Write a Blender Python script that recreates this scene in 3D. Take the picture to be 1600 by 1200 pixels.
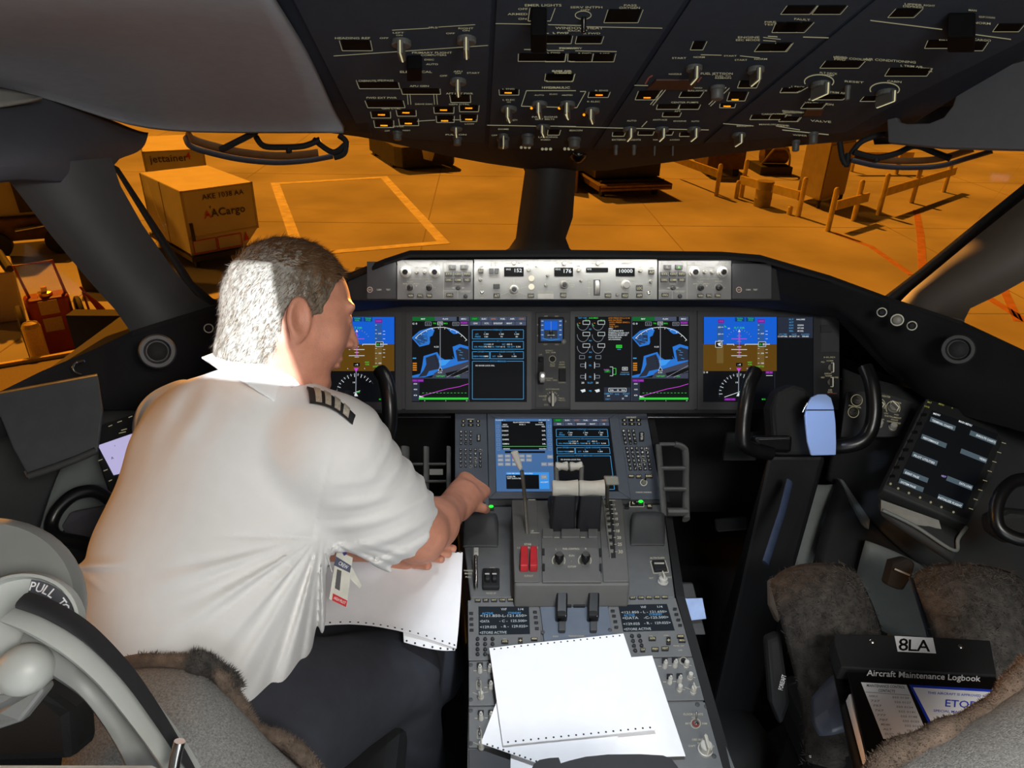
import bpy, bmesh, math, random
import numpy as np
from mathutils import Vector, Matrix
random.seed(7); np.random.seed(7)
for o in list(bpy.data.objects): bpy.data.objects.remove(o)
SC = bpy.context.scene; COL = SC.collection
F = 1110.0
CAM = Vector((0.0, 0.0, 1.70))
# ---------------------------------------------------------------- camera
_y = Vector((-50, 578, -1110)).normalized()
_z = Vector((50, 2132, 1110)).normalized()
_z = (_z - _y * _z.dot(_y)).normalized()
_x = _y.cross(_z)
W2C = Matrix((( _x[0], _y[0], _z[0]), (_x[1], _y[1], _z[1]), (_x[2], _y[2], _z[2])))
C2W = W2C.transposed()
camd = bpy.data.cameras.new('camera'); cam = bpy.data.objects.new('camera', camd); COL.objects.link(cam)
camd.sensor_fit = 'HORIZONTAL'; camd.sensor_width = 36.0; camd.lens = 36.0 * F / 1600.0
camd.clip_start = 0.02; camd.clip_end = 400
cam.matrix_world = Matrix.Translation(CAM) @ C2W.to_4x4()
SC.camera = cam
CR = C2W @ Vector((1, 0, 0)); CU = C2W @ Vector((0, 1, 0)); CF = C2W @ Vector((0, 0, -1))
# ---------------------------------------------------------------- colour management
SC.view_settings.view_transform = 'Standard'; SC.view_settings.look = 'None'
SC.view_settings.exposure = 0.0; SC.view_settings.gamma = 1.0
SC.view_settings.use_curve_mapping = False
# ---------------------------------------------------------------- world: night over a sodium-lit ramp
wd = bpy.data.worlds.new('night_sky'); SC.world = wd; wd.use_nodes = True
bg = wd.node_tree.nodes['Background']
bg.inputs[0].default_value = (1.0, 0.42, 0.09, 1); bg.inputs[1].default_value = 0.028

def P(u, v, d):
    return CAM + d * (C2W @ Vector(((u - 800) / F, (600 - v) / F, -1)))

def light(name, kind, loc, target, energy, color, **kw):
    l = bpy.data.lights.new(name, kind); o = bpy.data.objects.new(name, l); COL.objects.link(o)
    o.location = loc; o.rotation_euler = (Vector(target) - Vector(loc)).to_track_quat('-Z', 'Y').to_euler()
    l.energy = energy; l.color = color
    for k, v in kw.items(): setattr(l, k, v)
    return o
# sodium floodlights of the ramp (far, high, ahead and to the left)
light('ramp_floodlight', 'SUN', (-20, 60, 40), (-20 + 3.2, 60 - 8.0, 40 - 9.0), 3.6, (1.0, 0.33, 0.02), angle=math.radians(2.0))
light('ramp_floodlight', 'SUN', (20, 60, 40), (20 + 10.0, 60 - 2.0, 40 - 3.2), 0.9, (1.0, 0.38, 0.03), angle=math.radians(4.0))
light('added_orange_spot', 'SPOT', (-5.5, 11.0, .80), (1.15, 1.62, 1.18), 15000.0, (1.0, 0.42, 0.08), spot_size=math.radians(3.6), spot_blend=.6, shadow_soft_size=.12)  # added spot, no lamp of the ramp: orange light for the right window post
light('added_orange_spot', 'SPOT', (1.2, 15.0, 1.02), (-.26, 1.08, 1.30), 26000.0, (1.0, 0.40, 0.06), spot_size=math.radians(2.9), spot_blend=.5, shadow_soft_size=.12)  # added narrow spot from outside for an orange rim on the head
def arealight(name, loc, ex, dirn, energy, color, sx, sy):
    o = light(name, 'AREA', loc, Vector(loc) + Vector(dirn), energy, color, shape='RECTANGLE', size=sx, size_y=sy)
    z = -Vector(dirn).normalized(); x = Vector(ex); x = (x - z * x.dot(z)).normalized(); y = z.cross(x)
    o.matrix_world = Matrix.Translation(Vector(loc)) @ Matrix(((x.x, y.x, z.x), (x.y, y.y, z.y), (x.z, y.z, z.z))).to_4x4(); return o
# cabin dome light behind the photographer, and an added unseen fill light for the overhead
arealight('dome_light', (0.45, -0.45, 2.08), (1, 0, 0), (-.25, 1.2, -1.1), 20.0, (1.0, 0.97, 0.92), 0.5, 0.35)
arealight('rear_fill_light', (0.25, -0.92, 1.15), (1, 0, 0), (0, 1, .16), 11.0, (0.93, 0.97, 1.0), 0.8, 1.7)
# aisle stand flood in the overhead, cool white, on the papers
light('aisle_stand_flood', 'SPOT', (0.19, 0.55, 1.80), (0.185, 0.87, 0.66), 38.0, (0.82, 0.90, 1.0), spot_size=math.radians(36), spot_blend=0.6, shadow_soft_size=0.02)
light('aisle_stand_flood', 'SPOT', (0.17, 1.10, 1.74), (0.17, 1.32, 0.66), 6.0, (0.85, 0.92, 1.0), spot_size=math.radians(70), spot_blend=0.9, shadow_soft_size=0.03)
# ================================================================ materials
_M = {}
def lin(c):
    return tuple(((x / 255.0) / 12.92 if x / 255.0 <= 0.04045 else ((x / 255.0 + 0.055) / 1.055) ** 2.4) for x in c)
def mat(name, rgb=(128, 128, 128), rough=0.6, metal=0.0, noise=0.12, scale=40.0, emit=0.0, bump=0.0, bscale=None, coat=0.0, stretch=None, rgb2=None, spec=0.5):
    if name in _M: return _M[name]
    m = bpy.data.materials.new(name); m.use_nodes = True
    nt = m.node_tree; b = nt.nodes['Principled BSDF']; c = lin(rgb)
    b.inputs['Roughness'].default_value = rough; b.inputs['Metallic'].default_value = metal
    b.inputs['Specular IOR Level'].default_value = spec
    if coat: b.inputs['Coat Weight'].default_value = coat
    if emit:
        b.inputs['Base Color'].default_value = (0.01, 0.01, 0.01, 1)
        b.inputs['Specular IOR Level'].default_value = .08
        b.inputs['Emission Color'].default_value = (*c, 1); b.inputs['Emission Strength'].default_value = emit
    else:
        tc = nt.nodes.new('ShaderNodeTexCoord'); n = nt.nodes.new('ShaderNodeTexNoise')
        n.inputs['Scale'].default_value = scale; n.inputs['Detail'].default_value = 4
        src = tc.outputs['Object']
        if stretch:
            mp = nt.nodes.new('ShaderNodeMapping'); mp.inputs['Scale'].default_value = stretch
            nt.links.new(src, mp.inputs['Vector']); src = mp.outputs['Vector']
        nt.links.new(src, n.inputs['Vector'])
        r = nt.nodes.new('ShaderNodeValToRGB')
        r.color_ramp.elements[0].position = 0.3; r.color_ramp.elements[1].position = 0.7
        lo = lin(rgb2) if rgb2 else tuple(x * (1 - noise) for x in c)
        hi = c if rgb2 else tuple(min(1, x * (1 + noise)) for x in c)
        r.color_ramp.elements[0].color = (*lo, 1); r.color_ramp.elements[1].color = (*hi, 1)
        nt.links.new(n.outputs['Fac'], r.inputs['Fac']); nt.links.new(r.outputs['Color'], b.inputs['Base Color'])
        if bump:
            n2 = nt.nodes.new('ShaderNodeTexNoise'); n2.inputs['Scale'].default_value = bscale or scale * 4; n2.inputs['Detail'].default_value = 5
            nt.links.new(src, n2.inputs['Vector'])
            bp = nt.nodes.new('ShaderNodeBump'); bp.inputs['Strength'].default_value = bump; bp.inputs['Distance'].default_value = 0.002
            nt.links.new(n2.outputs['Fac'], bp.inputs['Height']); nt.links.new(bp.outputs['Normal'], b.inputs['Normal'])
    _M[name] = m; return m
def glass_mat(name, tint=(1, 1, 1), refl=0.04):
    if name in _M: return _M[name]
    m = bpy.data.materials.new(name); m.use_nodes = True; nt = m.node_tree
    nt.nodes.remove(nt.nodes['Principled BSDF']); out = nt.nodes['Material Output']
    t = nt.nodes.new('ShaderNodeBsdfTransparent'); t.inputs[0].default_value = (*tint, 1)
    g = nt.nodes.new('ShaderNodeBsdfGlossy'); g.inputs['Roughness'].default_value = 0.02
    fr = nt.nodes.new('ShaderNodeFresnel'); fr.inputs[0].default_value = 1.05
    mx = nt.nodes.new('ShaderNodeMixShader')
    nt.links.new(fr.outputs[0], mx.inputs[0]); nt.links.new(t.outputs[0], mx.inputs[1]); nt.links.new(g.outputs[0], mx.inputs[2])
    nt.links.new(mx.outputs[0], out.inputs[0]); _M[name] = m; return m

BLACK = mat('black_soft_plastic', (22, 23, 24), 0.75, bump=0.3, bscale=900)
GLOSSB = mat('black_gloss_plastic', (14, 14, 15), 0.28)
PANEL = mat('grey_panel_paint', (98, 99, 99), 0.6, bump=0.15, bscale=1500, noise=0.06)
PANELD = mat('dark_grey_panel_paint', (62, 63, 65), 0.65, bump=0.15, bscale=1500, noise=0.06)
MCPM = mat('mcp_panel_paint', (118, 118, 116), 0.55, noise=0.05)
TRIM = mat('grey_trim_plastic', (134, 134, 128), 0.7, bump=0.15, bscale=700, noise=0.04)
TRIMD = mat('charcoal_trim_plastic', (52, 53, 55), 0.75, bump=0.15, bscale=700, noise=0.05)
WTXT = mat('white_legend_ink', (232, 228, 205), emit=0.5)
BACKLIT = mat('backlit_legend', (255, 244, 190), emit=0.55)
KNOBG = mat('grey_knob_plastic', (128, 126, 118), 0.45, noise=0.05)
KNOBL = mat('light_knob_plastic', (176, 174, 166), 0.4, noise=0.05)
RED = mat('red_guard_plastic', (168, 32, 38), 0.4)
CHROME = mat('brushed_steel', (190, 190, 188), 0.25, 1.0)

# ================================================================ objects
def tag(o, label=None, cat=None, group=None, kind=None):
    if label: o['label'] = label
    if cat: o['category'] = cat
    if group: o['group'] = group
    if kind: o['kind'] = kind
    return o
def thing(name, label, cat, loc=(0, 0, 0), group=None):
    o = bpy.data.objects.new(name, None); COL.objects.link(o); o.location = loc
    o.empty_display_size = 0.05
    return tag(o, label, cat, group)

class MB:
    def __init__(s): s.v = []; s.f = []; s.m = []
    def poly(s, pts, mi=0):
        n = len(s.v); s.v += [Vector(p) for p in pts]; s.f.append(tuple(range(n, n + len(pts)))); s.m.append(mi); return s
    def hexa(s, b, t, mi=0):
        """b, t: matching rings of points; closed prism between them"""
        n = len(s.v); k = len(b); s.v += [Vector(p) for p in b] + [Vector(p) for p in t]
        s.f.append(tuple(range(n + k - 1, n - 1, -1))); s.f.append(tuple(range(n + k, n + 2 * k)))
        for i in range(k):
            j = (i + 1) % k; s.f.append((n + i, n + j, n + k + j, n + k + i))
        s.m += [mi] * (k + 2); return s
    def slab(s, pts, off, mi=0):
        off = Vector(off); return s.hexa([Vector(p) for p in pts], [Vector(p) + off for p in pts], mi)
    def box(s, c, hx, hy, hz, mi=0):
        c = Vector(c); hx = Vector(hx); hy = Vector(hy); hz = Vector(hz)
        q = [c - hx - hy, c + hx - hy, c + hx + hy, c - hx + hy]
        return s.hexa([p - hz for p in q], [p + hz for p in q], mi)
    def abox(s, lo, hi, mi=0):
        lo = Vector(lo); hi = Vector(hi); h = (hi - lo) / 2; return s.box((lo + hi) / 2, (h.x, 0, 0), (0, h.y, 0), (0, 0, h.z), mi)
    def lathe(s, o, ax, prof, seg=20, mi=0):
        """prof: list of (r, h) along axis"""
        o = Vector(o); ax = Vector(ax).normalized(); a = ax.orthogonal().normalized(); b = ax.cross(a); n = len(s.v)
        for r, h in prof:
            for i in range(seg):
                t = 2 * math.pi * i / seg; s.v.append(o + ax * h + (a * math.cos(t) + b * math.sin(t)) * r)
        for k in range(len(prof) - 1):
            for i in range(seg):
                j = (i + 1) % seg; s.f.append((n + k * seg + i, n + k * seg + j, n + (k + 1) * seg + j, n + (k + 1) * seg + i)); s.m.append(mi)
        s.f.append(tuple(n + i for i in range(seg - 1, -1, -1))); s.m.append(mi)
        e = n + (len(prof) - 1) * seg; s.f.append(tuple(e + i for i in range(seg))); s.m.append(mi); return s
    def cyl(s, p0, p1, r0, r1=None, seg=16, mi=0):
        p0 = Vector(p0); p1 = Vector(p1); return s.lathe(p0, p1 - p0, [(r0, 0), (r1 if r1 is not None else r0, (p1 - p0).length)], seg, mi)
    def tube(s, path, r, seg=12, mi=0, flat=1.0, up=None):
        path = [Vector(p) for p in path]; n = len(s.v); k = len(path)
        rs = r if isinstance(r, (list, tuple)) else [r] * k
        prev = None
        for i, p in enumerate(path):
            t = (path[min(i + 1, k - 1)] - path[max(i - 1, 0)]).normalized()
            if prev is None: a = (Vector(up) if up else t.orthogonal()); a = (a - t * a.dot(t)).normalized()
            else: a = (prev - t * prev.dot(t)).normalized()
            prev = a; b = t.cross(a)
            for j in range(seg):
                th = 2 * math.pi * j / seg; s.v.append(p + a * math.cos(th) * rs[i] * flat + b * math.sin(th) * rs[i])
        for i in range(k - 1):
            for j in range(seg):
                j2 = (j + 1) % seg; s.f.append((n + i * seg + j, n + i * seg + j2, n + (i + 1) * seg + j2, n + (i + 1) * seg + j)); s.m.append(mi)
        s.f.append(tuple(n + j for j in range(seg - 1, -1, -1))); s.m.append(mi)
        e = n + (k - 1) * seg; s.f.append(tuple(e + j for j in range(seg))); s.m.append(mi); return s
    def ball(s, c, r, seg=12, mi=0):
        prof = [(max(1e-4, math.sin(math.pi * i / 8)) * r, -math.cos(math.pi * i / 8) * r) for i in range(9)]
        return s.lathe(c, (0, 0, 1), prof, seg, mi)
    def grid(s, rows, mi=0, thick=None):
        """rows: list of equal-length point lists; optional solid thickness vector"""
        a = len(rows); b = len(rows[0]); n = len(s.v)
        for r in rows: s.v += [Vector(p) for p in r]
        for i in range(a - 1):
            for j in range(b - 1):
                s.f.append((n + i * b + j, n + i * b + j + 1, n + (i + 1) * b + j + 1, n + (i + 1) * b + j)); s.m.append(mi)
        if thick is not None:
            t = Vector(thick); n2 = len(s.v)
            for r in rows: s.v += [Vector(p) + t for p in r]
            for i in range(a - 1):
                for j in range(b - 1):
                    s.f.append((n2 + i * b + j, n2 + (i + 1) * b + j, n2 + (i + 1) * b + j + 1, n2 + i * b + j + 1)); s.m.append(mi)
            ring = [j for j in range(b)] + [i * b + b - 1 for i in range(1, a)] + [(a - 1) * b + j for j in range(b - 2, -1, -1)] + [i * b for i in range(a - 2, 0, -1)]
            for i in range(len(ring)):
                p, q = ring[i], ring[(i + 1) % len(ring)]; s.f.append((n + q, n + p, n2 + p, n2 + q)); s.m.append(mi)
        return s
    def build(s, name, mats, parent=None, smooth=False, bevel=0.0, subsurf=0, solid=0.0, fix=True):
        if not isinstance(mats, (list, tuple)): mats = [mats]
        if parent is not None: org = Vector(parent['_w']) if '_w' in parent else Vector(parent.location)
        else:
            org = Vector((sum(p.x for p in s.v) / len(s.v), sum(p.y for p in s.v) / len(s.v), min(p.z for p in s.v)))
        me = bpy.data.meshes.new(name); me.from_pydata([tuple(p - org) for p in s.v], [], s.f); 
        for m in mats: me.materials.append(m)
        me.polygons.foreach_set('material_index', s.m)
        if fix:
            bm = bmesh.new(); bm.from_mesh(me); bmesh.ops.recalc_face_normals(bm, faces=bm.faces); bm.to_mesh(me); bm.free()
        if smooth:
            me.polygons.foreach_set('use_smooth', [True] * len(me.polygons))
            try: me.set_sharp_from_angle(angle=math.radians(42))
            except Exception: pass
        me.update()
        o = bpy.data.objects.new(name, me); COL.objects.link(o)
        if parent is None: o.location = org
        else: o.parent = parent
        if parent is not None and parent.type != 'EMPTY' and parent.parent is None: pass
        if solid:
            md = o.modifiers.new('solid', 'SOLIDIFY'); md.thickness = solid; md.offset = 0
        if bevel:
            md = o.modifiers.new('bevel', 'BEVEL'); md.width = bevel; md.segments = 2; md.limit_method = 'ANGLE'; md.angle_limit = math.radians(40)
        if subsurf:
            md = o.modifiers.new('sub', 'SUBSURF'); md.levels = subsurf; md.render_levels = subsurf
        return o

# A parent mesh is itself built around its own origin; children of children share the root's origin.
def wloc(o):
    p = Vector(o.location)
    while o.parent is not None: o = o.parent; p = p + Vector(o.location)
    return p
_old_build = MB.build
def _build(s, name, mats, parent=None, **kw):
    if parent is not None: parent['_w'] = tuple(wloc(parent))
    o = _old_build(s, name, mats, parent, **kw)
    if parent is not None: del parent['_w']
    return o
MB.build = _build

class Fr:
    """a flat panel frame; px() drops a sight line on it, w() goes from panel metres to the world"""
    def __init__(s, o, ex, ey):
        s.o = Vector(o); s.ex = Vector(ex).normalized(); ey = Vector(ey); s.ey = (ey - s.ex * ey.dot(s.ex)).normalized(); s.n = s.ex.cross(s.ey)
    def px(s, u, v, h=0.0):
        r = C2W @ Vector(((u - 800) / F, (600 - v) / F, -1)); o = s.o + s.n * h
        t = (o - CAM).dot(s.n) / r.dot(s.n); q = CAM + r * t - s.o
        return q.dot(s.ex), q.dot(s.ey)
    def w(s, a, b, h=0.0): return s.o + s.ex * a + s.ey * b + s.n * h
    def W(s, u, v, h=0.0):
        """world point at height h above the panel seen at pixel u, v"""
        a, b = s.px(u, v, h); return s.w(a, b, h)
    def sc(s, u, v):
        return (s.W(u, v) - CAM).dot(CF) / F
    def rect(s, u0, v0, u1, v1, h=0.0):
        return [s.W(u0, v1, h), s.W(u1, v1, h), s.W(u1, v0, h), s.W(u0, v0, h)]

_fc = {}
def text_mesh(t, spacing=1.0):
    k = (t, spacing)
    if k not in _fc:
        cu = bpy.data.curves.new('t', 'FONT'); cu.body = t; cu.size = 1.0; cu.resolution_u = 2; cu.space_character = spacing; cu.offset = 0.012
        ob = bpy.data.objects.new('t', cu); me = ob.to_mesh()
        vs = [(v.co.x, v.co.y) for v in me.vertices]; fs = [tuple(p.vertices) for p in me.polygons]
        ob.to_mesh_clear(); bpy.data.objects.remove(ob); bpy.data.curves.remove(cu)
        if vs:
            x0 = min(v[0] for v in vs); x1 = max(v[0] for v in vs); vs = [(x - x0, y) for x, y in vs]; wd_ = x1 - x0
        else: wd_ = 0
        _fc[k] = (vs, fs, wd_)
    return _fc[k]

class Cv:
    """flat artwork (legends, screens) on a panel frame, drawn in photo pixels dropped onto the panel"""
    def __init__(s, fr, base=0.0006, mapfn=None):
        s.fr = fr; s.b = MB(); s.h = base; s.mats = []; s.mapfn = mapfn or fr.px; s.scale = None
    def mi(s, m):
        if m not in s.mats: s.mats.append(m)
        return s.mats.index(m)
    def up(s, d=0.00025): s.h += d; return s
    def pts(s, ps, m):
        q = [s.fr.w(*s.mapfn(*p), s.h) for p in ps]
        # keep facing out
        nn = Vector((0, 0, 0))
        for i in range(len(q)): nn += (q[i] - q[0]).cross(q[(i + 1) % len(q)] - q[0])
        if nn.dot(s.fr.n) < 0: q.reverse()
        s.b.poly(q, s.mi(m)); return s
    def rect(s, u0, v0, u1, v1, m): return s.pts([(u0, v0), (u1, v0), (u1, v1), (u0, v1)], m)
    def line(s, ps, w, m):
        for (a, b) in zip(ps[:-1], ps[1:]):
            dx, dy = b[0] - a[0], b[1] - a[1]; L = math.hypot(dx, dy) or 1; nx, ny = -dy / L * w / 2, dx / L * w / 2
            s.pts([(a[0] + nx, a[1] + ny), (b[0] + nx, b[1] + ny), (b[0] - nx, b[1] - ny), (a[0] - nx, a[1] - ny)], m)
        return s
    def frame(s, u0, v0, u1, v1, w, m): return s.line([(u0, v0), (u1, v0), (u1, v1), (u0, v1), (u0, v0)], w, m)
    def arc(s, u, v, r, w, m, a0=0, a1=360, n=24, ry=None):
        ry = ry or r; k = max(2, int(n * abs(a1 - a0) / 360))
        return s.line([(u + r * math.cos(math.radians(a0 + (a1 - a0) * i / k)), v + ry * math.sin(math.radians(a0 + (a1 - a0) * i / k))) for i in range(k + 1)], w, m)
    def disc(s, u, v, r, m, n=16, ry=None):
        ry = ry or r; return s.pts([(u + r * math.cos(2 * math.pi * i / n), v + ry * math.sin(2 * math.pi * i / n)) for i in range(n)], m)
    def text(s, t, u, v, hpx, m, align='c', wpx=None, rot=0, spacing=1.0):
        """(u, v): centre (or left/right end) of the text at mid-height; hpx: cap height in px"""
        vs, fs, w = text_mesh(t, spacing)
        if not vs: return s
        k = hpx / 0.70; kx = (wpx / w) if wpx else k
        off = {'c': -w / 2, 'l': 0, 'r': -w}[align]; c, sn = math.cos(math.radians(rot)), math.sin(math.radians(rot)); n = len(s.b.v)
        for x, y in vs:
            X = (x + off) * kx; Y = -(y - 0.35) * k
            s.b.v.append(s.fr.w(*s.mapfn(u + X * c - Y * sn, v + X * sn + Y * c), s.h))
        for f in fs: s.b.f.append(tuple(n + i for i in f)); s.b.m.append(s.mi(m))
        return s
    def build(s, name, parent): return s.b.build(name, s.mats, parent, fix=False)

# ================================================================ soft bodies: signed distance fields meshed by surface nets
def ell(p, c, r, ax=None):
    q = p - np.array(c, dtype=np.float32)
    if ax is not None: q = q @ np.array([list(a) for a in ax], dtype=np.float32).T
    r = np.array(r, dtype=np.float32); k0 = np.linalg.norm(q / r, axis=1); k1 = np.linalg.norm(q / (r * r), axis=1)
    return k0 * (k0 - 1.0) / np.maximum(k1, 1e-6)
def rc(p, a, b, ra, rb):
    a = np.array(a, dtype=np.float32); b = np.array(b, dtype=np.float32); ab = b - a
    h = np.clip(((p - a) @ ab) / max(1e-9, float(ab @ ab)), 0, 1)
    return np.linalg.norm(p - a - h[:, None] * ab, axis=1) - (ra + (rb - ra) * h)
def smin(a, b, k):
    h = np.clip(0.5 + 0.5 * (b - a) / k, 0, 1); return b * (1 - h) + a * h - k * h * (1 - h)
def smax(a, b, k): return -smin(-a, -b, k)
def nets(fn, lo, hi, h):
    lo = np.array(lo, dtype=np.float32); hi = np.array(hi, dtype=np.float32)
    ns = np.ceil((hi - lo) / h).astype(int) + 1
    B = 8; nb = -(-ns // B)
    cx = [lo[i] + h * (B * np.arange(nb[i], dtype=np.float32) + (B - 1) / 2) for i in range(3)]
    Xc, Yc, Zc = np.meshgrid(*cx, indexing='ij'); cv_ = fn(np.stack([Xc.ravel(), Yc.ravel(), Zc.ravel()], 1)).reshape(nb).astype(np.float32)
    near = np.abs(cv_) < h * B * 1.35
    up = lambda a: a.repeat(B, 0).repeat(B, 1).repeat(B, 2)[:ns[0], :ns[1], :ns[2]]
    V = up(cv_).copy(); mk = up(near); ii = np.argwhere(mk)
    out = np.empty(len(ii), np.float32)
    for s0 in range(0, len(ii), 400000):
        q = ii[s0:s0 + 400000]; out[s0:s0 + 400000] = fn((lo + h * q).astype(np.float32))
    V[tuple(ii.T)] = out; S = V < 0
    V[V == 0] = 1e-7
    cs = ns - 1; cnt = np.zeros(cs, np.float32); acc = np.zeros((*cs, 3), np.float32)
    def sl(a, d): return slice(d, a - 1 + d)
    for ax in range(3):
        o = [i for i in range(3) if i != ax]
        for d1 in (0, 1):
            for d2 in (0, 1):
                ia = [None] * 3; ib = [None] * 3
                ia[ax] = sl(ns[ax], 0); ib[ax] = sl(ns[ax], 1)
                for q, d in ((o[0], d1), (o[1], d2)): ia[q] = ib[q] = sl(ns[q], d)
                va = V[tuple(ia)]; vb = V[tuple(ib)]; cr = (va < 0) != (vb < 0)
                t = np.where(cr, va / np.where(cr, va - vb, 1), 0)
                cnt += cr
                acc[..., ax] += np.where(cr, t, 0); acc[..., o[0]] += cr * d1; acc[..., o[1]] += cr * d2
    m = cnt > 0; idx = -np.ones(cs, np.int64); idx[m] = np.arange(m.sum())
    ii = np.argwhere(m); vs = lo + h * (ii + acc[m] / cnt[m][:, None])
    faces = []
    for ax in range(3):
        o1, o2 = (ax + 1) % 3, (ax + 2) % 3
        a = [slice(None)] * 3; b = [slice(None)] * 3; a[ax] = slice(0, -1); b[ax] = slice(1, None)
        sa = S[tuple(a)]; sb = S[tuple(b)]; ch = np.argwhere(sa != sb)
        ch = ch[(ch[:, o1] > 0) & (ch[:, o2] > 0) & (ch[:, o1] < cs[o1]) & (ch[:, o2] < cs[o2])]
        e1 = np.zeros(3, int); e1[o1] = 1; e2 = np.zeros(3, int); e2[o2] = 1
        q = np.stack([idx[tuple((ch - e1 - e2).T)], idx[tuple((ch - e2).T)], idx[tuple(ch.T)], idx[tuple((ch - e1).T)]], 1)
        inside = sa[tuple(ch.T)]
        q[~inside] = q[~inside][:, ::-1]; faces.append(q)
    return vs, np.concatenate(faces)
def soft(name, fn, lo, hi, h, mats, parent, matfn=None, relax=0, smooth=True):
    vs, fs = nets(fn, lo, hi, h)
    org = np.array(wloc(parent)) if parent is not None else np.array([vs[:, 0].mean(), vs[:, 1].mean(), vs[:, 2].min()])
    me = bpy.data.meshes.new(name); me.from_pydata((vs - org).tolist(), [], fs.tolist())
    if not isinstance(mats, (list, tuple)): mats = [mats]
    for m in mats: me.materials.append(m)
    if matfn is not None: me.polygons.foreach_set('material_index', matfn(vs[fs].mean(1)).astype(np.int32))
    me.polygons.foreach_set('use_smooth', [True] * len(me.polygons)); me.update()
    o = bpy.data.objects.new(name, me); COL.objects.link(o)
    if parent is not None: o.parent = parent
    else: o.location = org
    if relax:
        md = o.modifiers.new('relax', 'SMOOTH'); md.iterations = relax; md.factor = 0.5
    return o
def noise3(p, s, seed=0):
    """cheap smooth band-limited noise from summed sines"""
    r = np.random.RandomState(seed); out = np.zeros(len(p), np.float32)
    for i in range(6):
        k = r.normal(size=3) * s; out += np.sin(p @ k.astype(np.float32) + r.uniform(0, 6.28))
    return out / 6
def spline(pts, n=8):
    """Catmull-Rom through points"""
    pts = [Vector(p) for p in pts]; out = []
    for i in range(len(pts) - 1):
        p0 = pts[max(0, i - 1)]; p1 = pts[i]; p2 = pts[i + 1]; p3 = pts[min(len(pts) - 1, i + 2)]
        for k in range(n):
            t = k / n; out.append(0.5 * ((2 * p1) + (p2 - p0) * t + (2 * p0 - 5 * p1 + 4 * p2 - p3) * t * t + (-p0 + 3 * p1 - 3 * p2 + p3) * t ** 3))
    out.append(pts[-1]); return out
# ================================================================ the ramp outside (6 m below the camera)
GZ = CAM.z - 6.0
def G(u, v, z=0.0):
    """point at height z above the ramp seen at pixel u, v"""
    r = C2W @ Vector(((u - 800) / F, (600 - v) / F, -1)); t = (GZ + z - CAM.z) / r.z; return CAM + r * t
CONC = mat('ramp_concrete', (176, 172, 166), 0.85, noise=0.24, scale=0.30, bump=0.4, bscale=9)
PAINTW = mat('worn_road_paint', (228, 220, 200), 0.7, noise=0.2, scale=3)
PAINTR = mat('worn_red_paint', (190, 128, 100), 0.7, noise=0.2, scale=3)
ALU = mat('dull_container_aluminium', (188, 184, 172), 0.55, 0.15, noise=0.08, scale=2)
GRIME = mat('grimy_dark_steel', (54, 50, 46), 0.7, noise=0.3, scale=4)
RAILY = mat('yellow_barrier_paint', (214, 190, 120), 0.6, noise=0.14, scale=5)
RUST = mat('brown_grimy_paint', (96, 70, 52), 0.7, noise=0.35, scale=4)
BEIGE = mat('beige_cabinet_paint', (150, 134, 104), 0.65, noise=0.1, scale=3)
REDP = mat('red_equipment_paint', (150, 42, 34), 0.4, noise=0.15, scale=5)
RUBBER = mat('black_tyre_rubber', (34, 32, 30), 0.75)
INK = mat('dark_marking_ink', (58, 52, 48), 0.6)
REDI = mat('red_marking_ink', (190, 52, 34), 0.6)

g = MB(); g.abox((-60, -8, GZ - 0.3), (60, 110, GZ)); go = g.build('ground', CONC); tag(go, kind='structure')
# expansion joints and stains of the concrete, laid as thin strips
jt = MB()
for i in range(5):
    y = 7.5 + i * 7.6; jt.abox((-45, y, GZ), (45, y + 0.035, GZ + 0.004))
for i in range(8):
    x = -24.5 + i * 7.6; jt.abox((x, 2, GZ), (x + 0.035, 60, GZ + 0.004))
tag(jt.build('trim_1', mat('joint_sealant', (150, 142, 132), 0.9)), kind='structure')

def strip(pts, w, name, m, label, cat, grp=None, h=0.006):
    b = MB()
    for p, q in zip(pts[:-1], pts[1:]):
        h += .0015; p = Vector(p); q = Vector(q); d = (q - p).normalized(); p = p - d * w / 2; q = q + d * w / 2; n = Vector((-d.y, d.x, 0)) * w / 2
        b.slab([p - n, q - n, q + n, p + n], (0, 0, h))
    return tag(b.build(name, m), label, cat, grp)
ra, rb_, rc_, rd = G(430, 287), G(600, 277), G(693, 379), G(470, 398)
strip([ra, rb_, rc_, rd, ra], 0.32, 'bay_marking', PAINTW, 'pale painted parking box outline on the ramp straight ahead', 'road marking')
strip([G(1432, 330), G(1438, 365), G(1443, 440)], 0.22, 'lane_marking', PAINTR, 'faint red painted line running towards the aircraft beside the long guard rail', 'road marking')
strip([G(1306, 365), G(1360, 385), G(1422, 428)], 0.18, 'lane_marking', PAINTR, 'faint red painted line crossing the ramp in front of the single leaning post', 'road marking')
strip([G(1545, 466), G(1600, 500)], 0.22, 'lane_marking', PAINTR, 'faint red line seen through the right side window, running downwards', 'road marking')
strip([G(1568, 452), G(1590, 500)], 0.2, 'lane_marking', PAINTR, 'short red line seen through the right side window crossing another', 'road marking')
strip([G(140, 505), G(205, 495)], 0.12, 'lane_marking', PAINTR, 'red line on the ramp right of the wheeled extinguisher, nearest the aircraft', 'road marking')
strip([G(140, 520), G(205, 480)], 0.12, 'lane_marking', PAINTR, 'red diagonal line on the ramp right of the wheeled extinguisher', 'road marking')

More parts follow.
